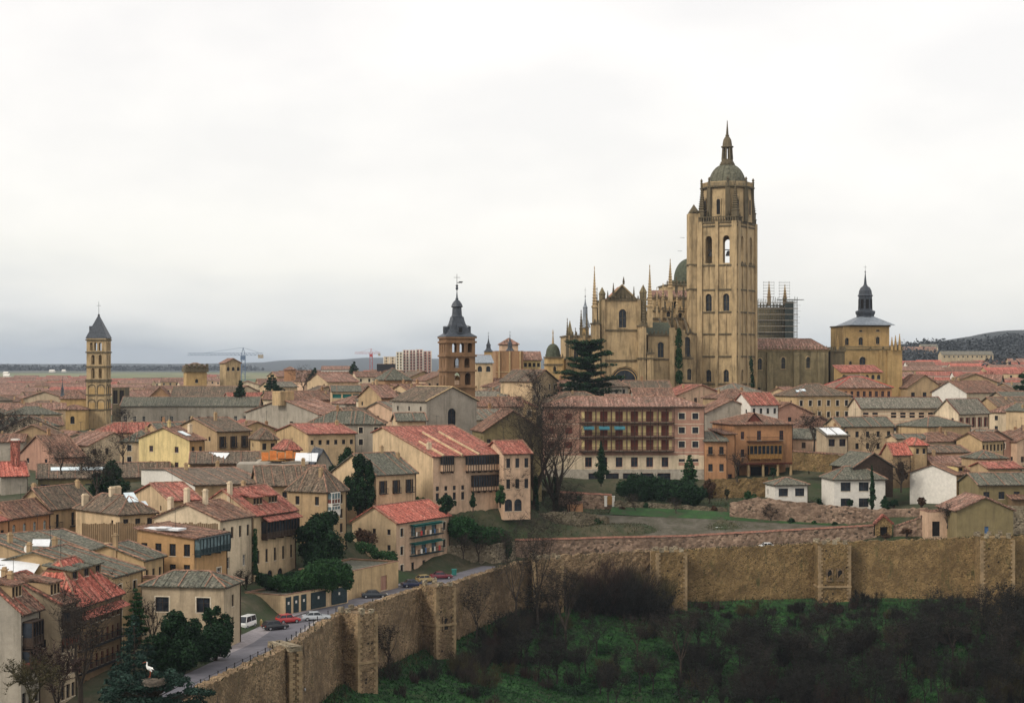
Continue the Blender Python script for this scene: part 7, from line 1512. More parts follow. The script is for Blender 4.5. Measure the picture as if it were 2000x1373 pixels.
pt = lambda *a: tuple(x*k_ for x in a)
skin('body', [pt(0, 0, .52), pt(.12, 0, .60), pt(.2, 0, .72), pt(.19, 0, .84), pt(.17, 0, .93), pt(.22, 0, .98), pt(-.12, 0, .47), pt(-.26, 0, .40)], [(0, 1), (1, 2), (2, 3), (3, 4), (4, 5), (0, 6), (6, 7)], [.17, .15, .085, .055, .05, .055, .13, .05], M['feather_white'], S_)
skin('wing_tips', [pt(-.05, .12, .50), pt(-.22, .1, .42), pt(-.4, .03, .33)], [(0, 1), (1, 2)], [.05, .06, .03], M['feather_black'], S_); skin('wing_tips', [pt(-.05, -.12, .50), pt(-.22, -.1, .42), pt(-.4, -.03, .33)], [(0, 1), (1, 2)], [.05, .06, .03], M['feather_black'], S_)
m = MB(); m.tube(pt(.25, 0, .98), pt(.48, 0, .90), .03, .004, 8); m.build('beak', M['beak_red'], S_)
for s_ in (1, -1):
    m = MB(); m.tube(pt(0, s_*.06, .42), pt(-.02, s_*.06, .22), .02, .014, 6); m.tube(pt(-.02, s_*.06, .22), pt(.01, s_*.06, 0), .014, .014, 6)
    for a in (-.5, 0, .5): m.tube(pt(.01, s_*.06, .01), pt(.09, s_*.06+a*.06, .0), .01, .006, 4)
    m.build('leg', M['beak_red'], S_); m = MB(); m.lathe([(0, -.012), (.012, 0), (0, .012)], 6); m.build('eye', M['feather_black'], S_, pt(.235, s_*.045, .99))
for k, (px, py, Y_) in enumerate(((1333, 465, 700), (1328, 491, 705))):
    m = MB(); m.poly([(0, 0, 0), (.5, .2, .25), (1.1, .1, .1)]); m.poly([(0, 0, 0), (-.5, .2, .25), (-1.1, .1, .12)]); m.lathe([(0, -.1), (.13, 0), (0, .14)], 6)
    tag(m.build('flying_bird', M['feather_black'], None, W(px, py, Y_), R(20*k)), ['upper of the two distant birds in the sky left of the bell tower', 'lower of the two distant birds in the sky left of the bell tower'][k], 'bird')

# ================================================================ trees and shrubs
def zs(px, Y): X = (px-1000)/F*Y; return gslope(X, Y)-.3
conifer('feathery blue-green cedar in front of the shaded pink-roofed house, at lower left', 262, 1420, 1192, 195, 150, 'leaf_blue', 3, 14000, .17, droop=.15, layers=18)
conifer('small pointed dark green conifer standing behind the blue-green cedar', 266, 1240, 1145, 232, 50, 'leaf_mid', 4, 2600, .17, layers=12, droop=.1)
tS = empty('pine_tree', W(300, 1650, 142), 0, 'near dark cedar carrying the stork nest, spreading along the bottom edge', 'conifer'); rp = random.Random(41); bl = []; lm = MB(); B0 = V3(tS.location)
lm2 = MB(); lm2.tube((0, 0, -6), tuple(W(297, 1340, 142)-B0), .45, .16, 8); lm2.build('trunk', M['bark'], tS)
for (px, py, r_) in [(225, 1345, 1), (240, 1325, .8), (262, 1338, 1), (285, 1345, 1), (315, 1335, .9), (335, 1318, .8), (352, 1330, 1), (372, 1345, .9), (250, 1362, 1.2), (300, 1365, 1.2), (345, 1362, 1.2), (385, 1368, 1), (225, 1375, 1.1), (330, 1390, 1.4), (270, 1395, 1.4), (380, 1395, 1.2), (300, 1430, 1.6), (240, 1430, 1.5), (360, 1440, 1.5), (212, 1360, .7), (398, 1352, .6), (322, 1300+12, .5)]:
    for k in range(5): q = W(px+rp.uniform(-14, 14), py+rp.uniform(-5, 8), 142+rp.uniform(-2.5, 2.5))-B0; bl.append((q.x, q.y, q.z, r_*.75, r_*.75, .22)); lm.tube((0, 0, q.z-1.5), tuple(q), .06, .02, 3)
lm.build('limbs', M['bark'], tS); leaf_cloud('crown', 'leaf_blue', bl, 15000, .12, tS, 42, up=1.2)
conifer('dark green conifer tip at the bottom edge left of the wall foot', 425, 1480, 1340, 150, 90, 'leaf_mid', 6, 3500, .13, droop=.15, layers=12, z=gslope(-25, 150)-1)
conifer('low bushy conifer below the shaded house at the bottom edge', 215, 1470, 1300, 165, 80, 'leaf_blue', 16, 4500, .14, droop=.15, layers=10)
bush('dark rounded holly-like tree left of the two garden shrubs, below the hipped-roof house', 352, 1305, 228, 136, 124, 'leaf_dark', 7, 15000, .2, name='evergreen_tree', z=0)
bush('dense dark hedge tree at the corner of the hipped-roof house beside the road', 420, 1290, 238, 98, 106, 'leaf_dark', 8, 11000, .2, name='evergreen_tree', z=0)
bush('small dark shrub filling the gap under the white-framed windows', 318, 1275, 232, 66, 80, 'leaf_mid', 9, 5000, .18, z=0)
bush('very large dark evergreen tree in the middle of the left house row', 632, 1122, 312, 150, 122, 'leaf_dark', 10, 26000, .25, name='evergreen_tree', z=3)
bush('tall dark ivy-covered tree left of the house with iron balconies', 700, 1004, 346, 72, 112, 'leaf_dark', 11, 13000, .25, name='evergreen_tree')
bush('second dark tree top behind the lichen roof, left of the ivy-covered tree', 672, 960, 356, 62, 80, 'leaf_dark', 12, 7000, .25, name='evergreen_tree')
bush('round dark evergreen in front of the low green stone house, far left', 214, 970, 378, 96, 68, 'leaf_dark', 13, 9000, .28, name='evergreen_tree')
wcrown('long dark evergreen hedge mass filling the garden below the hipped-roof house', [(300, 1262, 229, 22, 24), (345, 1262, 229, 24, 30), (390, 1258, 232, 22, 32), (430, 1248, 236, 18, 28), (448, 1240, 240, 10, 20)], 'leaf_dark', 16000, .19, 'hedge', 'hedge', 114, 1.8)
wcrown('thick green ivy hedge tumbling over the garage roofs', [(545, 1140, 287, 20, 20), (600, 1134, 288, 26, 28), (650, 1122, 290, 24, 32), (682, 1118, 291, 12, 28)], 'leaf_mid', 24000, .2, 'ivy_hedge', 'hedge', 14, 1.8)
wcrown('lower rounded hedge between the arches and the green garage doors', [(505, 1136, 291, 12, 14), (550, 1136, 289, 16, 15), (590, 1130, 289, 14, 15)], 'leaf_dark', 8000, .2, 'hedge', 'hedge', 15, 1.6)
wcrown('green ivy spilling over the wall left of the salmon-roofed apartment house', [(700, 1062, 322, 12, 14), (740, 1082, 320, 12, 12), (775, 1092, 318, 8, 14)], 'leaf_mid', 2600, .2, 'ivy', 'ivy', 16, 1.2)
wcrown('reddish brown leafless creeper beside the large dark evergreen tree', [(700, 1040, 326, 12, 16), (730, 1052, 326, 12, 14)], 'leaf_brown', 1500, .2, 'creeper', 'creeper', 17, 1.2)
wcrown('ivy column climbing between the cream house and the red-roofed gallery house', [(498, 1035, 298, 4, 12), (498, 1080, 298, 5, 16), (499, 1120, 298, 6, 14)], 'leaf_mid', 1800, .18, 'ivy', 'ivy', 18, .7)
wcrown('bright green ivy bank below the orange terrace wall', [(884, 1026, 350, 14, 20), (905, 1034, 351, 18, 24), (940, 1040, 353, 20, 22), (975, 1046, 356, 16, 18)], 'leaf_grass', 16000, .22, 'ivy_bank', 'ivy', 19, 2.2)
wcrown('dark ivy clump hanging over the grey retaining wall', [(960, 1040, 360, 16, 16), (990, 1060, 362, 10, 20), (992, 1085, 361, 8, 14)], 'leaf_dark', 4500, .22, 'ivy', 'ivy', 20, 1.6)
wcrown('long clipped dark hedge in front of the apartment block', [(1218, 948, 404, 16, 22), (1260, 953, 403, 22, 26), (1320, 960, 402, 22, 26), (1372, 966, 401, 16, 20)], 'leaf_dark', 24000, .25, 'hedge', 'hedge', 21, 2.4)
wcrown('lower lighter hedge just under the apartment block white base', [(1225, 937, 412, 10, 6), (1300, 940, 412, 12, 8), (1350, 942, 412, 10, 7)], 'leaf_mid', 3000, .25, 'hedge', 'hedge', 22, 1.5)
bush('round rusty brown shrub at the right end of the long dark hedge', 1385, 975, 402, 32, 40, 'leaf_brown', 23, 2200, .22, name='brown_shrub')
bush('dark round shrub behind the tiled garden wall, left of the blue tarpaulin', 1170, 1045, 382, 44, 36, 'leaf_mid', 24, 2400, .22, name='evergreen_bush')
bush('small green bush at the foot of the pink galleried house', 977, 982, 360, 30, 36, 'leaf_mid', 25, 1800, .2)
bush('dark bushes left of the arch of the pink galleried house', 872, 1000, 350, 40, 34, 'leaf_dark', 26, 2200, .22)
bush('ivy-clad forked tree stump in the garden left of the small white garden house', 1462, 1010, 392, 44, 50, 'leaf_mid', 27, 3200, .22, name='ivy_tree', cat='tree')
bush('light green bush under the iron balconies', 818, 992, 354, 34, 26, 'leaf_grass', 28, 1600, .2)
cypress('slim dark cypress in front of the pink gallery house', 924, 990, 962, 358, 14, 'leaf_dark', 29, 1200)
cypress('tall narrow cypress before the left part of the apartment block', 1174, 942, 862, 408, 28, 'leaf_dark', 30, 4200)
conifer('short young fir before the right pink end of the apartment block', 1347, 940, 886, 408, 34, 'leaf_mid', 31, 3600, .22, layers=14, droop=.25)
cypress('narrow dark cypress against the white villa', 1703, 993, 912, 388, 13, 'leaf_dark', 32, 2600)
cypress('small dark bush tree beside the white villa garden', 1728, 996, 968, 388, 20, 'leaf_dark', 132, 1500)
for k, (px, yb, yt, Y_, wp, lab) in enumerate(((531, 768, 730, 640, 44, 'broad dark cedar among the roofs left of the middle skyline'), (469, 775, 742, 630, 24, 'pointed dark fir below the blue crane'), (614, 745, 717, 820, 28, 'round dark pine on the skyline left of the pale long building'),
        (691, 735, 705, 880, 26, 'dark pine on the skyline left of the red crane'), (2008, 800, 712, 540, 90, 'big dark cedar cut by the right frame edge'))):
    conifer(lab, px, yb, yt, Y_, wp, 'leaf_dark', 40+k, 2200 if k < 4 else 5000, .45, layers=7, droop=.05, gapp=.1)
# the great cedar before the cathedral
cw = conifer('great dark cedar of Lebanon spreading before the cathedral front', 1148, 800, 664, 500, 132, 'leaf_dark', 50, 200, .3, layers=9, droop=-.02, gapp=.2)
for o in [c for c in bpy.data.objects if c.parent == cw and c.name.startswith(('crown', 'limbs'))]: bpy.data.objects.remove(o)
rc = random.Random(12); bl = []; lm = MB(); s = 500/F; Hc = (800-664)*s
for i, (yy, wl_, wr_2) in enumerate(((668, 44, 30), (679, 34, 26), (690, 16, 46), (702, 58, 24), (714, 36, 62), (727, 74, 40), (739, 44, 66), (751, 72, 56), (762, 56, 76), (773, 80, 74), (783, 66, 86))):
    zc = (800-yy)*s
    for k in range(16):
        a = rc.uniform(0, 6.28); c_ = math.cos(a); e = (wr_2 if c_ > 0 else wl_)*s*rc.uniform(.55, 1.05); e = e if abs(c_) > .4 else min(e, 9); dz = rc.uniform(-.5, .4)
        lm.tube((0, 0, zc-1.4), (c_*e, math.sin(a)*e, zc+dz), .14, .04, 4)
        for q in (.35, .6, .8, 1.0): bl.append((c_*e*q, math.sin(a)*e*q, zc-1.4+(1.4+dz)*q+.2, 1.35, 1.35, .36))
lm.build('limbs', M['bark'], cw); leaf_cloud('crown', 'leaf_dark', bl, 30000, .3, cw, 51, up=1.5)
# bare trees
bare_tree('tall dark bare tree with forked trunk between pink gallery house and apartment block', 1085, 1060, 384, 29, 11, 'bark', depth=5, spread=.5, r0=.62, n=3, twigs=3200, tm=.2, tb=.035)
bare_tree('second tall bare tree leaning left beside the forked one', 1046, 1060, 380, 27, 12, 'bark', depth=5, spread=.5, r0=.55, n=3, twigs=2600, tm=.25, tb=.035)
for k_, (px_, Y_k, lb_) in enumerate(((1085, 384, 'ivy clinging to the trunk of the forked bare tree'), (1046, 380, 'ivy clinging to the trunk of the left-leaning bare tree'))):
    wcrown(lb_, [(px_, 1050, Y_k-.6, 6, 12), (px_+2, 985, Y_k-.6, 5, 16), (px_, 930, Y_k-.6, 4, 14)], 'leaf_dark', 1800, .22, 'ivy', 'ivy', 90+k_, .6)
bare_tree('dense bare tree thicket left of the dry stone bank', 1010, 1060, 374, 15, 13, 'bark', depth=4, spread=.8, twigs=3400, tm=.12, tb=.035)
bare_tree('low spreading bare tree right of the forked trees on the stone bank', 1112, 1050, 383, 13, 14, 'bark', depth=4, spread=.9, twigs=2800, tm=.15, tb=.035)
bare_tree('large bare tree in front of the yellow gabled house and low glass-roofed building', 188, 930, 368, 12, 15, 'bark', depth=5, spread=.7, twigs=2600, tm=.18, z=ZP(975, 368))
bare_tree('bare tree crown at far left edge below the suburb', 30, 860, 470, 16, 16, 'bark', depth=5, spread=.7, twigs=3200, tm=.1, z=ZP(900, 470))
bare_tree('dense dark bare tree touching the left frame edge', -18, 860, 455, 17, 17, 'bark', depth=5, spread=.7, twigs=3200, tm=.1, z=ZP(905, 455))
bare_tree('round bare tree crown right of the base of the slender stone tower', 240, 840, 560, 9, 18, 'bark', depth=4, spread=.7, twigs=1600, z=ZP(850, 560))
bare_tree('bare tree right of the orange arcaded house beside the white-roofed shed', 1590, 870, 432, 10, 19, 'bark', depth=4, spread=.75, twigs=1800, z=ZP(882, 432))
bare_tree('slender bare tree before the brick lantern roofs, upper middle', 592, 770, 600, 10, 20, 'bark', depth=4, spread=.6, twigs=900, z=ZP(775, 600))
bare_tree('bare street trees clump near the right edge above the red roofs', 1935, 760, 700, 9, 21, 'bark', depth=4, spread=.7, twigs=1200, z=ZP(770, 700))
bare_tree('bare tree before the low door of the cathedral square', 1050, 790, 480, 11, 22, 'bark', depth=4, spread=.7, twigs=1600, z=ZP(800, 480))
bare_tree('yellowish leafless tree in front of the bottom left houses', 62, 1400, 192, 7, 23, 'twig_olive', depth=4, spread=.7, twigs=2600, tw='twig_olive', z=ZP(1400, 192), tm=.25)
bare_tree('brown twiggy tree against the timber gallery at bottom left', 112, 1400, 200, 10, 24, 'twig', depth=4, spread=.6, twigs=2200, tw='twig_red', z=ZP(1420, 200), tm=.25)
bare_tree('thin dark bare tree before the shaded brick-windowed house', 158, 1400, 205, 16, 25, 'bark', depth=4, spread=.5, twigs=1400, z=ZP(1420, 205))
bare_tree('tall thin bare tree between cedar and hipped-roof house', 300, 1250, 238, 9, 26, 'bark', depth=3, spread=.4, twigs=500, z=0)
# bare trees and scrub on the valley slope
vt = [(1050, 338, 22, 'tallest bare tree on the slope, rising past the ruined wall left of the thicket', .35), (1008, 335, 20, 'dark bare tree trunk left of the tallest one on the green slope', .4), (930, 322, 12, 'low bare tree below the third wall tower', .6),
      (1105, 334, 15, 'straight thin bare tree in the middle of the green slope', .35), (1330, 330, 15, 'leaning bare tree right of the slim wall tower foot', .5), (1245, 336, 10, 'small bare tree at the centre of the slope', .6),
      (1560, 335, 12, 'bare tree before the two-niche tower', .6), (1760, 332, 13, 'wide bare tree below the right city wall', .7), (1860, 334, 12, 'bare tree left of the rightmost wall tower', .7), (1480, 328, 11, 'bare tree low on the dark slope at right of centre', .7), (1960, 330, 12, 'bare tree at the bottom right corner', .7), (760, 292, 9, 'little bare tree at the foot of the second wall tower', .6)]
for k, (px, Y_, hh, lab, sp_) in enumerate(vt):
    bare_tree(lab, px, 0, Y_, hh, 60+k, 'bark', depth=4 if hh > 14 else 3, spread=sp_, twigs=1100, z=zs(px, Y_), r0=.2 if hh > 14 else .13, group='bare trees on the slope')
rs = random.Random(31)
TW = [(700, 'the second wall tower'), (855, 'the third wall tower'), (960, 'the wall bend'), (1065, 'the half hidden tower'), (1180, 'the brown thicket'), (1307, 'the slim tower'), (1450, 'the broad golden wall'), (1630, 'the two-niche tower'), (1790, 'the long golden wall'), (1945, 'the rightmost tower')]
def below(px): return min(TW, key=lambda t_: abs(t_[0]-px))[1]
cands = []
for k in range(430):
    px = rs.uniform(740, 2080); Y_ = rs.uniform(312, 361) if px > 960 else rs.uniform(276, 312)
    if rs.random() < (.80 if px < 1330 else .55): continue
    X = (px-1000)/F*Y_; d = -seg_info(X, Y_)[0]
    if d < 2.2 or d > 48: continue
    z = gslope(X, Y_); py = HZ+(CZ-z)*F/Y_
    if py > 1440: continue
    r_ = rs.uniform(1.3, 3.0) if px < 1400 else rs.uniform(1.6, 3.8)
    if Y_ > 352: r_ *= .6
    cands.append((px, Y_, r_, 1.0 if px < 1400 else 1.25, 0))
for k in range(13): cands.append((1128+13*k, 354-(k % 3)*2.2, rs.uniform(3.2, 5.2), rs.uniform(1.2, 1.7), 1))
for k in range(9): cands.append((920+14*k, 340-(8-k)*4.2, rs.uniform(2, 3.6), 1.3, 1))
for k in range(16): cands.append((1370+44*k+rs.uniform(-12, 12), 361-rs.uniform(1, 5), rs.uniform(1.3, 2.8), .85, 1))
cols = [('twig', 'dark'), ('twig_red', 'reddish'), ('twig_dark', 'blackish'), ('twig_olive', 'olive'), ('twig', 'dark'), ('twig_dark', 'blackish')]
NTH = ['first', 'second', 'third', 'fourth', 'fifth', 'sixth', 'seventh', 'eighth', 'ninth', 'tenth', 'eleventh', 'twelfth', 'thirteenth', 'fourteenth', 'fifteenth', 'sixteenth']
def ordinals(labs, xs):
    by = {}
    for i, l_ in enumerate(labs): by.setdefault(l_, []).append(i)
    out = list(labs)
    for l_, ii in by.items():
        if len(ii) > 1:
            for n_, i in enumerate(sorted(ii, key=lambda i: xs[i])): out[i] = l_+', '+(NTH[n_] if n_ < 16 else 'farther')+' from left'
    return out
labs = [f"{'small' if r_ < 2 else ('large' if r_ > 3 else 'medium')} {cols[k % 6][1]} leafless bush {'at the wall foot' if wl_ else ('low on the slope' if Y_ < 328 else 'on the slope')}, below {below(px)}" for k, (px, Y_, r_, q_, wl_) in enumerate(cands)]
labs = ordinals(labs, [c_[0] for c_ in cands])
for k, (px, Y_, r_, q_, wl_) in enumerate(cands):
    X = (px-1000)/F*Y_; z = gslope(X, Y_)-.2; mt, tn = cols[k % 6]; hh = r_*q_; n_ = int((260+r_*r_*(75 if px < 1400 else 120))*(1.5 if wl_ else 1))
    shrub(labs[k], X, Y_, z, r_, r_*.8, hh, n_, mt, 100+k, group='leafless bushes on the valley slope', blade=.036, ln=1.5)
rs = random.Random(33); SP = []
for k in range(210):      # leafless saplings making the dark haze of branches
    px = rs.uniform(1350, 2070) if k % 4 else rs.uniform(880, 1380); Y_ = rs.uniform(310, 350); X = (px-1000)/F*Y_; d = -seg_info(X, Y_)[0]
    if d < 5 or d > 50: continue
    SP.append((px, Y_, rs.uniform(5, 10.5) if px < 1420 else rs.uniform(7, 13)))
sl_ = ordinals([f"{'tall' if hh > 8 else ('short' if hh < 6.2 else 'slender')} leafless sapling {'low on' if Y_ < 328 else ('high on' if Y_ > 343 else 'halfway down')} the slope, below {below(px)}" for px, Y_, hh in SP], [q[0] for q in SP])
for k, (px, Y_, hh) in enumerate(SP):
    X = (px-1000)/F*Y_; bare_tree(sl_[k], px, 0, Y_, hh, 300+k, 'bark_dark', name='sapling', depth=3, spread=.6, twigs=620, z=gslope(X, Y_)-.3, r0=.11, group='leafless saplings on the slope', tm=.3, tw='twig_dark', tb=.045)
rs = random.Random(32); GB = {}; 
for k in range(60):
    px = rs.uniform(600, 1500); Y_ = rs.uniform(312, 356) if px > 950 else rs.uniform(255, 306); X = (px-1000)/F*Y_
    if seg_info(X, Y_)[0] > -3: continue
    r_ = rs.uniform(1.2, 3.0); tn = 'dark' if k % 2 else 'bright'
    lb = f"low {'wide' if r_ > 2.2 else 'small'} {tn} green bramble mound {'low' if Y_ < 328 else 'high'} on the slope, below {below(px)}"; GB[lb] = GB.get(lb, 0)+1
    if GB[lb] > 1: continue
    t = empty('green_bush', (X, Y_, gslope(X, Y_)-.2), 0, lb, 'bramble', 'green bramble mounds on the slope')
    leaf_cloud('foliage', 'leaf_grass' if k % 2 == 0 else 'leaf_dark', [(rs.uniform(-1, 1)*r_, rs.uniform(-1, 1)*r_*.8, r_*.1, r_*.6, r_*.5, r_*.3) for _ in range(9)], 1300, .2, t, k)
# weeds on the wall top and along its foot
rg = np.random.default_rng(8); PP = []; SZ = []
for (x, y, z, ox, oy) in LINE:
    if y < 200: continue
    for k in range(26 if y > 340 else 8):
        q = rg.uniform(0, 1); PP.append((x-ox*rg.uniform(-.2, 1.5)+rg.uniform(-1.5, 1.5)*oy, y-oy*rg.uniform(-.2, 1.5)-rg.uniform(-1.5, 1.5)*ox, z-.1)); SZ.append(rg.uniform(.25, .85))
    for k in range(26):
        dd = rg.uniform(.2, 3.2); xx, yy = x+ox*dd+rg.uniform(-1.5, 1.5)*oy, y+oy*dd-rg.uniform(-1.5, 1.5)*ox; PP.append((xx, yy, BASEZ(x, y)-.3*dd)); SZ.append(rg.uniform(.4, 1.8))
P_ = np.array(PP); n = len(P_); d = rg.normal(size=(n, 3))*.7; d[:, 2] = abs(d[:, 2])+.8; d /= np.linalg.norm(d, axis=1)[:, None]; ln = np.array(SZ)[:, None]; s_ = np.cross(d, rg.normal(size=(n, 3))); s_ = s_/np.linalg.norm(s_, axis=1)[:, None]*rg.uniform(.04, .12, n)[:, None]
v = np.empty((n, 3, 3)); v[:, 0] = P_-s_; v[:, 1] = P_+s_; v[:, 2] = P_+d*ln
me = bpy.data.meshes.new('weeds'); me.from_pydata(v.reshape(-1, 3).tolist(), [], np.arange(3*n).reshape(-1, 3).tolist()); me.materials.append(M['leaf_weed']); tag(link('weeds', me), 'dry weeds growing along the top and foot of the city wall', 'weeds', kind='stuff')
# ground cover on the slope: tufts (stuff)
rg = np.random.default_rng(5); n = 90000; X = rg.uniform(-30, 115, n); Y_ = rg.uniform(262, 362, n); P_ = []
for x, y in zip(X, Y_):
    px = 1000+x/y*F
    if px < 560 or px > 2060: continue
    d = seg_info(x, y)[0]
    if d > -.6 or d < -60: continue
    P_.append((x, y, gslope(x, y)))
    if len(P_) > 42000: break
P_ = np.array(P_); n = len(P_); d = rg.normal(size=(n, 3)); d[:, 2] = abs(d[:, 2])+.5; d /= np.linalg.norm(d, axis=1)[:, None]; ln = rg.uniform(.3, .8, n)[:, None]; s_ = np.cross(d, rg.normal(size=(n, 3))); s_ = s_/np.linalg.norm(s_, axis=1)[:, None]*rg.uniform(.08, .2, n)[:, None]
v = np.empty((n, 3, 3)); v[:, 0] = P_-s_; v[:, 1] = P_+s_; v[:, 2] = P_+d*ln
me = bpy.data.meshes.new('grass'); me.from_pydata(v.reshape(-1, 3).tolist(), [], np.arange(3*n).reshape(-1, 3).tolist()); me.materials.append(M['leaf_grass']); tag(link('grass_tufts', me), 'rough grass tufts covering the green valley slope', 'grass', kind='stuff')
# lawn strip in the walled garden
def patch(name, pts, mat, label, lift=.25):
    vs = []; 
    top = [W(*p[:3]) for p in pts[0]]; bot = [W(*p[:3]) for p in pts[1]]; m = MB(); n = len(top)-1
    for i in range(n):
        for j in range(6):
            def q(a, b): A = top[a].lerp(bot[a], b/6); return A
            m.poly([q(i, j), q(i+1, j), q(i+1, j+1), q(i, j+1)])
    return tag(m.build(name, M[mat]), label, kind='structure')
lawn_m, nt, b = newmat('lawn'); g = N(nt, 'ShaderNodeNewGeometry').outputs['Position']; n1 = noise(nt, g, .25, 5, .7); L(nt, rampn(nt, n1, [(.35, (.05, .05, .028)), (.5, (.022, .06, .016)), (.65, (.04, .09, .024))]), b.inputs['Base Color']); b.inputs['Roughness'].default_value = .95; MATS['lawn'] = lawn_m
soil_m, nt, b = newmat('soil'); g = N(nt, 'ShaderNodeNewGeometry').outputs['Position']; n1 = noise(nt, g, .4, 6, .75); L(nt, rampn(nt, n1, [(.3, (.04, .045, .02)), (.5, (.085, .075, .055)), (.7, (.13, .115, .09))]), b.inputs['Base Color']); b.inputs['Roughness'].default_value = .95; MATS['soil'] = soil_m
patch('lawn', [[(1195, 990, 394), (1300, 993, 394), (1400, 998, 393), (1500, 1006, 391), (1640, 1018, 387)], [(1190, 1004, 388), (1300, 1010, 388), (1400, 1014, 388), (1500, 1020, 387), (1665, 1028, 383)]], 'lawn', 'strip of green lawn in the walled garden')
patch('garden_soil', [[(1150, 1004, 388.1), (1300, 1010, 388.1), (1400, 1014, 388.1), (1500, 1020, 387.1), (1665, 1028, 383.1)], [(1150, 1058, 374), (1300, 1054, 376), (1400, 1050, 378), (1500, 1044, 379), (1700, 1034, 381)]], 'soil', 'bare brown garden plot between lawn and tiled wall')

# unkempt growth on the garden terraces
rs = random.Random(61); GS = []
for (px, py, Y_, wp, hp, mt) in [(1215, 1000, 393, 16, 12, 'leaf_brown'), (1262, 990, 396, 14, 10, 'leaf_mid'), (1330, 1000, 395, 18, 10, 'leaf_weed'), (1395, 1000, 394, 14, 14, 'leaf_brown'), (1150, 1012, 386, 16, 12, 'leaf_weed'), (1095, 1006, 384, 20, 16, 'leaf_dark'), (1130, 975, 400, 14, 8, 'leaf_mid'),
        (1545, 1022, 387, 26, 12, 'leaf_dark'), (1590, 1024, 386, 20, 9, 'leaf_mid'), (1630, 1026, 385, 22, 8, 'leaf_dark'), (1600, 985, 391, 16, 12, 'leaf_dark'), (1660, 985, 391, 18, 12, 'leaf_dark'), (1745, 985, 388, 22, 12, 'leaf_dark'), (1800, 984, 387, 22, 14, 'leaf_brown'), (1510, 925, 414, 16, 14, 'leaf_dark'), (1580, 915, 424, 26, 22, 'leaf_dark'), (1610, 912, 424, 16, 12, 'leaf_weed'),
        (1770, 1040, 376, 34, 10, 'leaf_brown'), (1730, 1048, 375, 20, 8, 'leaf_brown'), (1760, 935, 398, 26, 34, 'leaf_brown'), (1030, 985, 383, 26, 16, 'leaf_dark'), (1062, 968, 398, 30, 12, 'leaf_weed'), (1420, 965, 405, 14, 12, 'leaf_weed')]:
    GS.append((px, py, Y_, wp, hp, mt))
cn = {'leaf_brown': 'rusty brown', 'leaf_mid': 'mid green', 'leaf_weed': 'dry olive', 'leaf_dark': 'dark green'}
def zone(px): return min([(1060, 'the forked bare trees'), (1190, 'the white gate posts'), (1300, 'the long clipped hedge'), (1400, 'the round rusty shrub'), (1470, 'the ivy-clad stump'), (1540, 'the small white garden house'), (1600, 'the white villa, left side'), (1680, 'the white villa, right side'), (1725, 'the brick gateway'), (1800, 'the pink outbuilding')], key=lambda q: abs(q[0]-px))[1]
gl = ordinals([f"{'wide' if q[3] > 19 else 'small'} {cn[q[5]]} garden shrub near {zone(q[0])}" for q in GS], [q[0] for q in GS])
for k, q in enumerate(GS): bush(gl[k], q[0], q[1]+2, q[2], q[3], q[4], q[5], 400+k, int(q[3]*q[4]*6), .2, name='garden_shrub', cat='shrub', group='shrubs on the garden terraces')
for k, (px, py, Y_, hh, lab) in enumerate(((1240, 1000, 392, 5, 'small bare fruit tree on the lawn, left'), (1320, 1004, 391, 4.5, 'small bare fruit tree in the middle of the lawn'), (1505, 1020, 388, 5, 'small bare fruit tree at the right end of the lawn'), (1440, 940, 408, 8, 'bare forked tree in front of the orange arcaded house'), (1760, 960, 396, 9, 'bare tree between the white villa and the white gable house'), (1700, 900, 405, 8, 'bare tree against the dark barn'),
        (1850, 1030, 374, 6, 'bare bushy tree beside the pink outbuilding doorway'), (905, 1090, 349, 6, 'little bare tree before the grey retaining wall'), (935, 1095, 352, 7, 'second little bare tree before the grey retaining wall'), (480, 1160, 290, 5, 'reddish bare tree behind the brown yard wall'), (240, 905, 392, 9, 'thin bare tree right of the glass-roofed low house'), (120, 925, 372, 8, 'thin bare tree before the dark doors of the low stone house'))):
    bare_tree(lab, px, py, Y_, hh, 500+k, 'bark', depth=4, spread=.7, twigs=900, z=ZP(py, Y_)-.2, tm=.2)
rg = np.random.default_rng(15); PP = []
for (p0, p1, p2, p3, nn) in (((1020, 1700), (372, 412), 0, 0, 16000), ((860, 1010), (350, 366), 0, 0, 2500), ((540, 700), (290, 325), 0, 0, 2500), ((280, 460), (220, 244), 0, 0, 1500)):
    for k in range(nn):
        px, y = rg.uniform(*p0), rg.uniform(*p1); x = (px-1000)/F*y
        if not all(abs((x-cx)*math.cos(t_)+(y-cy)*math.sin(t_)) > a_+.3 or abs(-(x-cx)*math.sin(t_)+(y-cy)*math.cos(t_)) > b_+.3 for (cx, cy, a_, b_, t_) in FOOT if abs(cx-x) < 30): continue
        if seg_info(x, y)[0] < 13: continue
        PP.append((x, y, h(x, y)-.05))
P_ = np.array(PP); n = len(P_); d = rg.normal(size=(n, 3))*.6; d[:, 2] = abs(d[:, 2])+.6; d /= np.linalg.norm(d, axis=1)[:, None]; ln = rg.uniform(.15, .6, n)[:, None]; s_ = np.cross(d, rg.normal(size=(n, 3))); s_ = s_/np.linalg.norm(s_, axis=1)[:, None]*rg.uniform(.05, .12, n)[:, None]
v = np.empty((n, 3, 3)); v[:, 0] = P_-s_; v[:, 1] = P_+s_; v[:, 2] = P_+d*ln
me = bpy.data.meshes.new('weeds'); me.from_pydata(v.reshape(-1, 3).tolist(), [], np.arange(3*n).reshape(-1, 3).tolist()); me.materials.append(M['leaf_weed']); tag(link('weeds', me), 'rough weeds on the garden terraces between houses and wall', 'weeds', kind='stuff')
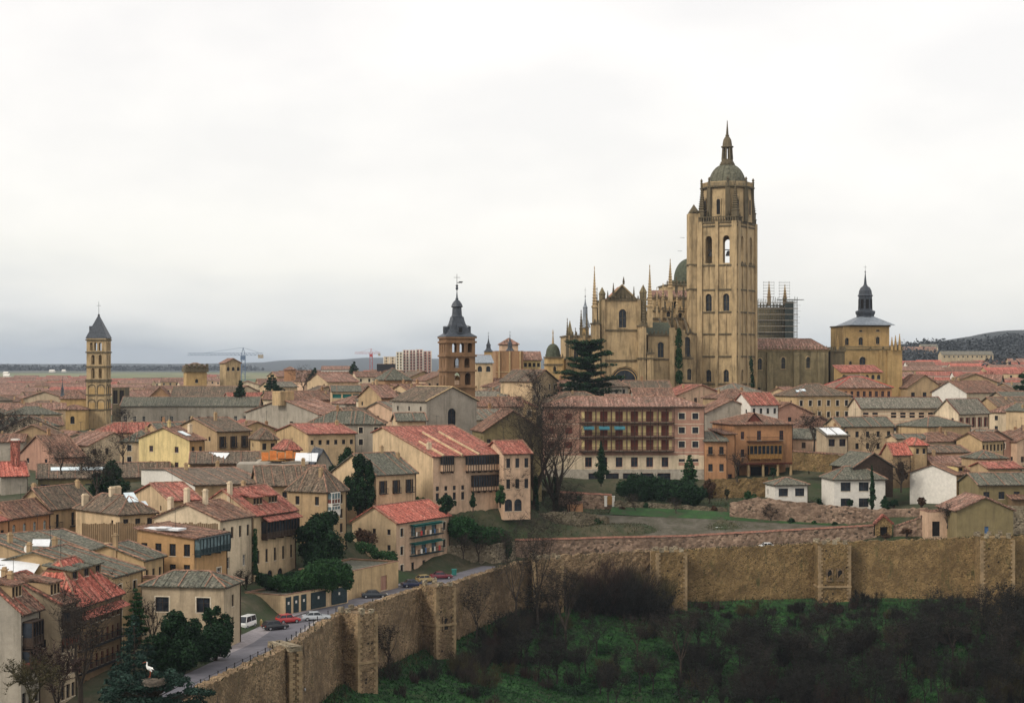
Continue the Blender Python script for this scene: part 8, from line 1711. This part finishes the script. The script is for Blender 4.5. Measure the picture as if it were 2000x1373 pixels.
# ================================================================ the crowded town behind: one house after another
LM = [(190, 'the slender stone tower'), (385, 'the square palace tower'), (470, 'the blue crane'), (530, 'the broad dark cedar'), (614, 'the skyline pine'), (725, 'the red crane'), (890, 'the brick bell tower'), (975, 'the two slate spires'), (1080, 'the green domed chapel'), (1150, 'the great cedar'), (1210, 'the cathedral front'), (1412, 'the cathedral bell tower'), (1560, 'the long nave wall'), (1690, 'the golden lantern tower'), (1800, 'the tan gable'), (1950, 'the whitish building'), (60, 'the bare trees at the left edge')]
rf = random.Random(77); GRID = {}
def free(x, y, r):
    for (cx, cy, a, b_, th) in FOOT:
        dx, dy = x-cx, y-cy; u = dx*math.cos(th)+dy*math.sin(th); v = -dx*math.sin(th)+dy*math.cos(th)
        if abs(u) < a+r and abs(v) < b_+r: return False
    return True
KEEP = [(54, 560, 46, 26), (85, 580, 40, 14), (120, 600, 16, 14), (-145, 604, 8, 8), (-16, 424, 6, 6), (17, 552, 10, 8), (1, 556, 6, 8), (22, 500, 12, 10), (-110, 705, 26, 12)]
for c in KEEP: FOOT.append((c[0], c[1], c[2], c[3], 0))
ROOFC = [('r_moss', 'lichen-mottled'), ('r_moss', 'lichen-mottled'), ('r_pink', 'faded pink'), ('r_pink', 'faded pink'), ('r_red', 'red'), ('r_brown', 'brown'), ('r_brown', 'brown'), ('r_green', 'grey-green'), ('r_grey', 'grey')]
WALLC = ['cream', 'tan', 'straw', 'pink', 'buff', 'pale', 'grey', 'tan', 'cream', 'rose']
fills = []
def near(px):
    i = min(range(len(LM)), key=lambda k: abs(LM[k][0]-px)); d = px-LM[i][0]
    return ('right of ' if d > 22 else 'left of ' if d < -22 else 'below ')+LM[i][1]
Y_ = 432
while Y_ < 1500:
    wpx = 15.5*F/Y_*.92
    px = -30+rf.uniform(0, wpx)
    while px < 2040:
        Yj = Y_+rf.uniform(-6, 6)*(Y_/500); X = (px-1000)/F*Yj
        w_, d_ = rf.uniform(9, 19)*(1.0 if Y_ < 800 else 1.25), rf.uniform(8, 13)
        if (px < 200 and Y_ > 700) or (px > 1480 and Y_ > 640) or (px < 560 and Y_ > 900): px += wpx; continue
        if px < 60 and Y_ > 500: pass
        zg = h(X, Yj); hh = rf.uniform(6, 9.5) if Y_ < 800 else rf.uniform(5, 8)
        if Y_ < 470 and px > 1000: hh = min(hh, 6)
        # keep clear of what the photo shows open: roofs may not rise past the skyline
        lim = 726 if px > 560 else 738
        if 60 < px <= 200: lim = 765
        if 200 < px <= 350: lim = 750
        if 350 < px < 560: lim = 740
        if Y_ < 600 and 95 < px < 235: lim = max(lim, 848)
        if Y_ < 618 and 225 < px < 520: lim = max(lim, 825)
        if Y_ < 668 and 280 < px < 475: lim = max(lim, 785)
        if Y_ < 580 and 1735 < px < 1775: lim = 790
        if Y_ < 548 and 1845 < px < 1975: lim = max(lim, 838)
        if Y_ < 592 and 1755 < px < 1845: lim = max(lim, 800)
        top = ZP(lim, Yj); 
        if zg+hh+2.5 > top: hh = top-zg-2.5
        ok = hh > 2.5 and free(X, Yj, min(w_, d_)*.42)
        if ok: fills.append((px, X, Yj, w_, d_, zg, hh)); FOOT.append((X, Yj, w_*.36, d_*.36, 0))
        px += wpx*rf.uniform(.8, 1.15)
    Y_ *= 1.034
fills.sort(key=lambda f_: f_[2])
names = {}
SKIP = {(1006, 436), (419, 443), (1366, 445), (1060, 446), (1274, 448), (448, 458), (1167, 460), (1072, 463), (1283, 465), (21, 476), (412, 479), (218, 480), (909, 480), (571, 488), (1320, 491), (653, 491), (-28, 491), (1771, 492), (863, 493), (260, 493), (157, 496), (1691, 496), (370, 497), (469, 498), (1788, 505), (147, 507), (898, 507), (491, 509), (599, 509), (338, 509), (1701, 511), (415, 513), (1787, 523), (330, 524), (1442, 525), (240, 528), (899, 529), (10, 529), (576, 531), (410, 532), (328, 539), (2014, 542), (880, 543), (705, 543), (243, 544), (829, 559), (-13, 561), (1945, 562), (659, 563), (579, 564), (2017, 567), (680, 576), (909, 578), (758, 578), (996, 583), (2038, 584), (592, 584), (837, 589), (931, 597), (1375, 598), (859, 601), (1159, 603), (1309, 604), (718, 605), (786, 607), (1237, 607), (40, 610), (1344, 617), (826, 617), (1492, 618), (911, 618), (988, 619), (608, 619), (1126, 620), (2000, 620), (1412, 620), (1654, 622), (1275, 623), (671, 623), (1576, 623), (1726, 624), (1208, 625), (22, 626), (758, 626), (160, 627), (1058, 628), (1863, 628), (1207, 642), (35, 643), (915, 643), (1268, 643), (1124, 644), (332, 644), (1402, 645), (1335, 646), (1049, 647), (782, 647), (412, 648), (843, 651), (172, 651), (238, 659), (522, 659), (306, 660), (1410, 661), (380, 663), (107, 663), (924, 664), (580, 666), (781, 667), (1340, 667), (711, 667), (1269, 667), (1048, 668), (1195, 670), (986, 671), (32, 671), (179, 671), (1470, 672), (1117, 674), (130, 682), (69, 684), (1016, 686), (618, 686), (1223, 687), (680, 689), (878, 689), (1350, 689), (1293, 692), (1166, 692), (750, 693), (939, 694), (1423, 694), (195, 696), (964, 705), (762, 705), (246, 707), (1309, 707), (1427, 708), (1368, 710), (707, 711), (1097, 714), (1023, 714), (630, 715), (837, 717), (1233, 718), (895, 718), (1170, 720), (1197, 728), (1459, 730), (403, 730), (737, 731), (1392, 732), (862, 733), (933, 736), (1062, 737), (336, 737), (545, 737), (267, 737), (681, 738), (212, 738), (607, 740), (1128, 741), (805, 743), (994, 743), (1023, 753), (767, 754), (833, 756), (955, 758), (360, 759), (472, 759), (1410, 759), (654, 759), (419, 760), (255, 761), (706, 761), (308, 762), (896, 766), (587, 767), (1470, 768), (1087, 769), (527, 770), (1416, 781), (1113, 782), (571, 783), (260, 783), (502, 783), (938, 784), (1172, 785), (1230, 785), (1473, 787), (1351, 787), (876, 788), (434, 789), (378, 790), (628, 791), (1292, 791), (1061, 791), (691, 793), (998, 795), (321, 796), (817, 796), (747, 797), (226, 805), (446, 806), (698, 806), (509, 807), (1161, 809), (820, 810), (1224, 811), (1049, 813), (398, 814), (1412, 815), (997, 815), (934, 815), (637, 816), (875, 816), (575, 816), (1474, 817), (333, 819), (1359, 820), (1292, 820), (1107, 824), (757, 824), (243, 835), (990, 835), (1145, 836), (830, 836), (1465, 837), (306, 841), (1242, 841), (936, 843), (660, 843), (1352, 846), (1410, 846), (419, 847), (770, 848), (1300, 849), (884, 849), (1193, 851), (1037, 851), (1096, 852), (989, 861), (1365, 863), (346, 864), (1264, 864), (437, 865), (1200, 866), (1417, 869), (1150, 871), (757, 871), (708, 871), (296, 872), (933, 874), (816, 875), (491, 875), (606, 876), (1466, 877), (391, 879), (878, 880), (1315, 881), (244, 881), (1200, 891), (1420, 895), (803, 896), (903, 897), (1310, 899), (1262, 903), (855, 906), (1473, 907), (1367, 907), (672, 921), (1394, 922), (616, 923), (1183, 925), (1234, 928), (1336, 928), (860, 929), (808, 929), (714, 930), (1129, 932), (1285, 935), (910, 939), (1451, 942), (1300, 954), (1259, 955), (1101, 957), (576, 958), (1044, 960), (1152, 960), (891, 961), (1405, 961), (1456, 963), (777, 964), (948, 965), (732, 965), (989, 967), (1203, 971), (1355, 975), (835, 975), (1417, 988), (804, 988), (1319, 991), (979, 992), (1375, 992), (1033, 996), (932, 998), (1275, 1000), (1182, 1002), (1131, 1002), (844, 1003), (1469, 1003), (1077, 1005), (885, 1006), (1227, 1008), (1311, 1018), (967, 1019), (1457, 1020), (879, 1020), (1409, 1021), (1013, 1021), (1188, 1022), (1055, 1024), (1104, 1028), (568, 1030), (920, 1030), (746, 1031), (1229, 1031), (839, 1031), (1355, 1031), (1272, 1035), (1229, 1052), (1147, 1056), (1014, 1061), (1355, 1063), (1475, 1063), (690, 1064), (834, 1065), (1105, 1065), (927, 1065), (1273, 1066), (1432, 1069), (644, 1069), (1185, 1070), (785, 1071), (1315, 1072), (876, 1076), (965, 1077), (570, 1088), (1387, 1089), (1278, 1089), (1479, 1090), (797, 1093), (929, 1094), (840, 1096), (1430, 1098), (613, 1098), (1145, 1099), (1313, 1099), (751, 1103), (1229, 1104), (973, 1107), (651, 1108), (701, 1109), (1108, 1110), (1061, 1110), (1020, 1111), (885, 1113), (603, 1125), (982, 1130), (938, 1132), (639, 1133), (683, 1134), (814, 1135), (769, 1136), (893, 1138), (1021, 1138), (567, 1143), (721, 1145), (856, 1151), (988, 1165), (833, 1168), (869, 1169), (763, 1172), (729, 1178), (946, 1180), (563, 1182), (685, 1183), (909, 1187), (647, 1189), (608, 1190), (796, 1191), (859, 1208), (898, 1209), (693, 1210), (586, 1211), (737, 1213), (936, 1219), (660, 1223), (817, 1226), (651, 1247), (759, 1254), (911, 1254), (686, 1254), (867, 1255), (581, 1257), (831, 1258), (948, 1258), (799, 1265), (628, 1289), (763, 1297), (722, 1298), (836, 1299), (596, 1301), (689, 1301), (659, 1305), (799, 1306), (707, 1348), (566, 1354), (672, 1358), (637, 1361), (1378, 1376), (1436, 1380), (1309, 1381), (613, 1382), (574, 1383), (1209, 1386), (1345, 1389), (1407, 1391), (1247, 1394), (682, 1401), (652, 1406), (1196, 1422), (1258, 1427), (574, 1430), (1323, 1430), (705, 1434), (1223, 1436), (1453, 1436), (1354, 1437), (779, 1438), (608, 1438), (1285, 1444), (740, 1446), (809, 1446), (644, 1447), (1421, 1449), (1166, 1449), (1384, 1450), (676, 1455), (1406, 1471), (813, 1472), (1082, 1472), (1178, 1472), (1277, 1473), (783, 1473), (1206, 1475), (749, 1478), (679, 1478), (1020, 1480), (933, 1482), (1241, 1486), (616, 1489), (714, 1489), (583, 1489), (896, 1489), (1146, 1491), (1310, 1492), (966, 1493), (1113, 1494), (842, 1495), (1047, 1496), (1345, 1499), (644, 1500), (993, 1502), (869, 1505)}
for (px, X, Yj, w_, d_, zg, hh) in fills:
    rf = random.Random(int(X*100)+int(Yj*7))
    rc_, rn_ = rf.choice(ROOFC) if Yj < 700 else rf.choice(ROOFC[2:7]); wc = rf.choice(WALLC); th = rf.choice([0, 8, 20, 35, 50, 65, -12, 28])+rf.uniform(-6, 6)
    th_ = R(th); X0 = X-(math.cos(th_)*w_-math.sin(th_)*d_)/2; Y0 = Yj-(math.sin(th_)*w_+math.cos(th_)*d_)/2; ze = zg+hh
    ax = rf.choice(['r', 'r', 'l', 'hip']); size = 'small' if w_ < 12 else ('wide' if w_ > 16 else 'plain'); form = {'r': 'gabled', 'l': 'end-on gabled', 'hip': 'hipped'}[ax]
    lab = f"{size} {wc.replace('buff', 'beige').replace('rose', 'rosy').replace('straw', 'straw-coloured')} house, {rn_} {form} roof, {near(px)}"
    names[lab] = names.get(lab, 0)+1
    if (int(px), int(Yj)) in SKIP: continue
    if names[lab] > 1: lab += ', '+{2: 'second', 3: 'third', 4: 'fourth', 5: 'fifth', 6: 'sixth'}.get(names[lab], 'farther')+' nearest'
    far = Yj > 620
    nw = max(1, int(w_/3.4)); nl = max(1, int(d_/3.6)); rows_ = 2 if hh > 5.5 else 1
    wr = [(nw, rows_ if not far else 1, 1.0, 1.5, dict(top=.9, pitch=2.9, skip=tuple((i, j) for i in range(nw) for j in range(rows_) if rf.random() < .25), kind=rf.choice(['plain', 'trim', 'shut'])))] if Yj < 1000 else []
    wl_ = [(nl, rows_, .9, 1.3, dict(top=1.0, skip=tuple((i, j) for i in range(nl) for j in range(rows_) if rf.random() < .4)))] if Yj < 620 else []
    t = house(lab, 0, 0, 0, 0, 0, th, None, rc_, wc, ax, hb=hh+3, wr=wr, wl=wl_, rise=min(w_ if ax == 'l' else d_, 14)/2*rf.uniform(.36, .5), group='houses of the crowded old town', rows=rf.choice([None, 2.0, 3.0]) if not far else None,
              chim=[(rf.uniform(.15, .85), rf.uniform(.3, .7), rf.uniform(.6, 1.1), 'tan', .55)]*(1 if Yj < 900 else 0)+([(rf.uniform(.15, .85), .5, 1.2, 'brick_light')] if Yj < 620 and rf.random() < .4 else []), world=(X0, Y0, ze, w_, d_), st=.5 if Yj < 620 else 1.2, gut=False); t['key'] = (int(px), int(Yj))
FILL0 = list(names)
# ---- suburbs: left plain and right valley, far and blurred
FARM = {}
def far_house(X, Y, w_, d_, hh, th, rc_, wc, lab, grp, lift=0):
    zg = h(X, Y)+lift
    if grp:
        ww, rr_ = FARM.setdefault(grp, (MB(), MB())); c_, s_ = math.cos(th), math.sin(th); Tq = lambda x, y, z: (X+c_*x-s_*y, Y+s_*x+c_*y, zg-2+z); H = hh+2; a, b_ = w_/2, d_/2; rz = d_*.22; e = .4
        wi = FARW.index(wc); ri = FARR.index(rc_)
        for P in (((-a, -b_), (a, -b_)), ((a, -b_), (a, b_)), ((a, b_), (-a, b_)), ((-a, b_), (-a, -b_))): ww.poly([Tq(*P[0], 0), Tq(*P[1], 0), Tq(*P[1], H), Tq(*P[0], H)], wi)
        for q in (-a, a): ww.poly([Tq(q, -b_, H), Tq(q, b_, H), Tq(q, 0, H+rz)], wi)
        rr_.poly([Tq(-a-e, -b_-e, H-.1), Tq(a+e, -b_-e, H-.1), Tq(a+e, 0, H+rz+.1), Tq(-a-e, 0, H+rz+.1)], ri); rr_.poly([Tq(-a-e, b_+e, H-.1), Tq(a+e, b_+e, H-.1), Tq(a+e, 0, H+rz+.1), Tq(-a-e, 0, H+rz+.1)], ri)
        nn = max(2, int(w_/4))
        for k in range(nn): u = -a+w_*(k+.5)/nn; ww.poly([Tq(u-.6, -b_-.05, H-2.4), Tq(u+.6, -b_-.05, H-2.4), Tq(u+.6, -b_-.05, H-.9), Tq(u-.6, -b_-.05, H-.9)], len(FARW))
        return
    t = empty('house', (X, Y, zg-2), th, lab, 'house', grp); H = hh+2
    m = MB(); m.face((-w_/2, -d_/2, 0), (1, 0, 0), (0, 1, 0), w_, H); m.face((-w_/2, d_/2, 0), (0, -1, 0), (1, 0, 0), d_, H); m.poly([(w_/2, -d_/2, 0), (w_/2, d_/2, 0), (w_/2, d_/2, H), (w_/2, -d_/2, H)]); m.poly([(w_/2, d_/2, 0), (-w_/2, d_/2, 0), (-w_/2, d_/2, H), (w_/2, d_/2, H)])
    rz = d_*.22
    for s_ in (-1, 1): m.poly([(s_*w_/2, -d_/2, H), (s_*w_/2, d_/2, H), (s_*w_/2, 0, H+rz)])
    m.build('wall', M[wc], t); m = MB(); e = .4; m.poly([(-w_/2-e, -d_/2-e, H-.1), (w_/2+e, -d_/2-e, H-.1), (w_/2+e, 0, H+rz+.1), (-w_/2-e, 0, H+rz+.1)]); m.poly([(w_/2+e, d_/2+e, H-.1), (-w_/2-e, d_/2+e, H-.1), (-w_/2-e, 0, H+rz+.1), (w_/2+e, 0, H+rz+.1)]); m.build('roof', M[rc_], t)
    m = MB()
    for k in range(max(2, int(w_/4))): u = -w_/2+w_*(k+.5)/max(2, int(w_/4)); m.box(u-.6, -d_/2-.06, H-2.4, u+.6, -d_/2-.01, H-.9)
    m.build('windows', M['glass'], t)
FARW = ['pale', 'cream', 'whitewash', 'pink', 'tan']; FARR = ['r_red', 'r_pink', 'r_bright', 'r_brown']
rq = random.Random(9)
for k in range(175):      # right-hand suburb
    Y = 680*(1.0042**k)*rq.uniform(.97, 1.03); px = rq.uniform(1735, 2040); X = (px-1000)/F*Y
    if not free(X, Y, 9): continue
    FOOT.append((X, Y, 7, 5, 0)); w_ = rq.uniform(12, 26)
    far_house(X, Y, w_, 10, rq.uniform(4.5, 8), R(rq.uniform(-15, 15)), rq.choice(['r_red', 'r_pink', 'r_red', 'r_bright', 'r_brown']), rq.choice(['pale', 'cream', 'whitewash', 'pink', 'tan']), 'distant blurred house with reddish roof in the suburb at the right, below the wooded hill', 'houses of the far right suburb')
for k in range(260):      # left-hand estate of regular rows
    Y = 900*(1.0036**k); px = rq.uniform(-40, 190) if k % 3 else rq.uniform(-40, 430); X = (px-1000)/F*Y
    if Y < 1150 and px > 190: continue
    if not free(X, Y, 9): continue
    FOOT.append((X, Y, 8, 5, 0))
    far_house(X, Y, rq.uniform(14, 40), 10, rq.uniform(4, 6.5), R(rq.uniform(-10, 25)), rq.choice(['r_pink', 'r_red', 'r_brown', 'r_pink']), rq.choice(['pale', 'cream', 'pink', 'tan']), 'distant hazy terrace house of the low estate at the left, before the green plain', 'houses of the far left estate')
for gname, (ww, rr_) in FARM.items():
    o = ww.build('suburb_houses', [M[k] for k in FARW]+[M['glass']]); tag(o, 'mass of small hazy suburb houses, '+('right, below the wooded hill' if 'right' in gname else 'left, before the green plain'), 'houses', kind='stuff')
    rr_.build('roofs', [M[k] for k in FARR], o)
for k, (px, py, Y, w_, lab) in enumerate(((12, 732, 3200, 9, 'tiny white farm building on the plain at the left edge'), (14, 741, 2600, 9, 'second tiny white farm building, just below the first at the left edge'), (102, 724, 4200, 13, 'tiny white building on the dark horizon strip left of the slender tower'), (125, 724, 4250, 9, 'small pale building on the horizon beside the white one'))):
    P = W(px, py, Y); m = MB(); m.box(-w_/2, -6, -6, w_/2, 6, .5); m.poly([(-w_/2, -6.2, .5), (w_/2, -6.2, .5), (w_/2, 0, 3), (-w_/2, 0, 3)]); tag(m.build('farm_building', M['whitewash'], None, (P.x, P.y, h(P.x, P.y)+3)), lab, 'building')
for (px, py, Y, w_, hh, wc, rc_, lab) in ((1886, 693, 1500, 44, 9, 'buff', 'r_grey', 'wide beige building with grey roof below the wooded hill at right'), (1813, 678, 1900, 18, 20, 'pale', 'r_grey', 'pale tall block at the left foot of the wooded hill'), (1795, 683, 1850, 34, 10, 'pink', 'r_pink', 'pink roofed building left of the pale tall block')):
    P = W(px, py, Y); far_house(P.x, Y, w_, 14, hh+P.z-h(P.x, Y)-hh, 0, rc_, wc, lab, None) if P.z-h(P.x, Y) > 3 else far_house(P.x, Y, w_, 14, hh, 0, rc_, wc, lab, None)
# ---- woods
def wood(name, label, pts, mat, n, size, seed, rr=(10, 10, 7), rows=3):
    rg = np.random.default_rng(seed); bl = []
    for (a, b_) in zip(pts, pts[1:]):
        k = max(3, int(abs(b_[0]-a[0])/5))
        for i in range(k):
            for q in range(rows): px = a[0]+(b_[0]-a[0])*(i+rg.random())/k; Y = a[2]+(b_[2]-a[2])*i/k+rg.uniform(-60, 60)-q*70; P = W(px, a[1]+(b_[1]-a[1])*i/k+rg.uniform(-2, 3)+q*7.5, Y); bl.append((P.x, P.y, P.z-rr[2]*.9, rr[0]*rg.uniform(.6, 1.4), rr[1], rr[2]*rg.uniform(.7, 1.3)))
    o = leaf_cloud(name, mat, bl, n, size, None, seed, up=.6); return tag(o, label, 'woodland', kind='stuff')
foliage('leaf_hazed', (.035, .04, .042), (.055, .06, .065), (.085, .088, .09))  # grey winter wood, paled and blued: the far haze is put into the colour
wood('woodland', 'dark wood, its colour blued for haze, covering the hill on the right horizon', [(1740, 676, 1900), (1790, 668, 2000), (1830, 664, 2050), (1870, 668, 2100), (1920, 660, 2150), (1960, 656, 2200), (2050, 652, 2250)], 'leaf_hazed', 60000, 2.0, 3, (13, 13, 11), rows=7)
wood('woodland', 'dark trees at the right foot of the wooded hill above the pink roofs', [(1930, 700, 1300), (1980, 694, 1350), (2050, 690, 1400)], 'leaf_hazed', 4000, 1.8, 4, (12, 12, 9))
wood('woodland', 'scattered dark trees left of the wooded hill behind the golden tower', [(1765, 690, 1700), (1800, 688, 1750), (1850, 686, 1800)], 'leaf_hazed', 3000, 1.8, 5, (12, 12, 8))
wood('woodland', 'low dark line of woodland along the left horizon of the plain', [(-60, 717, 4700), (80, 717, 4800), (200, 716, 4900), (360, 717, 5000), (480, 716, 5200)], 'leaf_hazed', 16000, 7, 6, (60, 60, 12))

# ================================================================ the air
hm_, nt, b = newmat('haze'); nt.nodes.remove(b); o_ = nt.nodes['Material Output']; v = N(nt, 'ShaderNodeVolumePrincipled'); v.inputs['Density'].default_value = 4.5e-5; v.inputs['Color'].default_value = (.72, .83, .97, 1); v.inputs['Anisotropy'].default_value = 0.0
L(nt, v.outputs[0], o_.inputs['Volume'])
m = MB(); m.box(-9000, -300, -80, 9000, 14500, 190); o = m.build('haze', hm_); tag(o, 'thin grey air fading the plain and far hills', kind='stuff')
for o in list(bpy.data.objects):
    clean(o)
    if 'key' in o: del o['key']
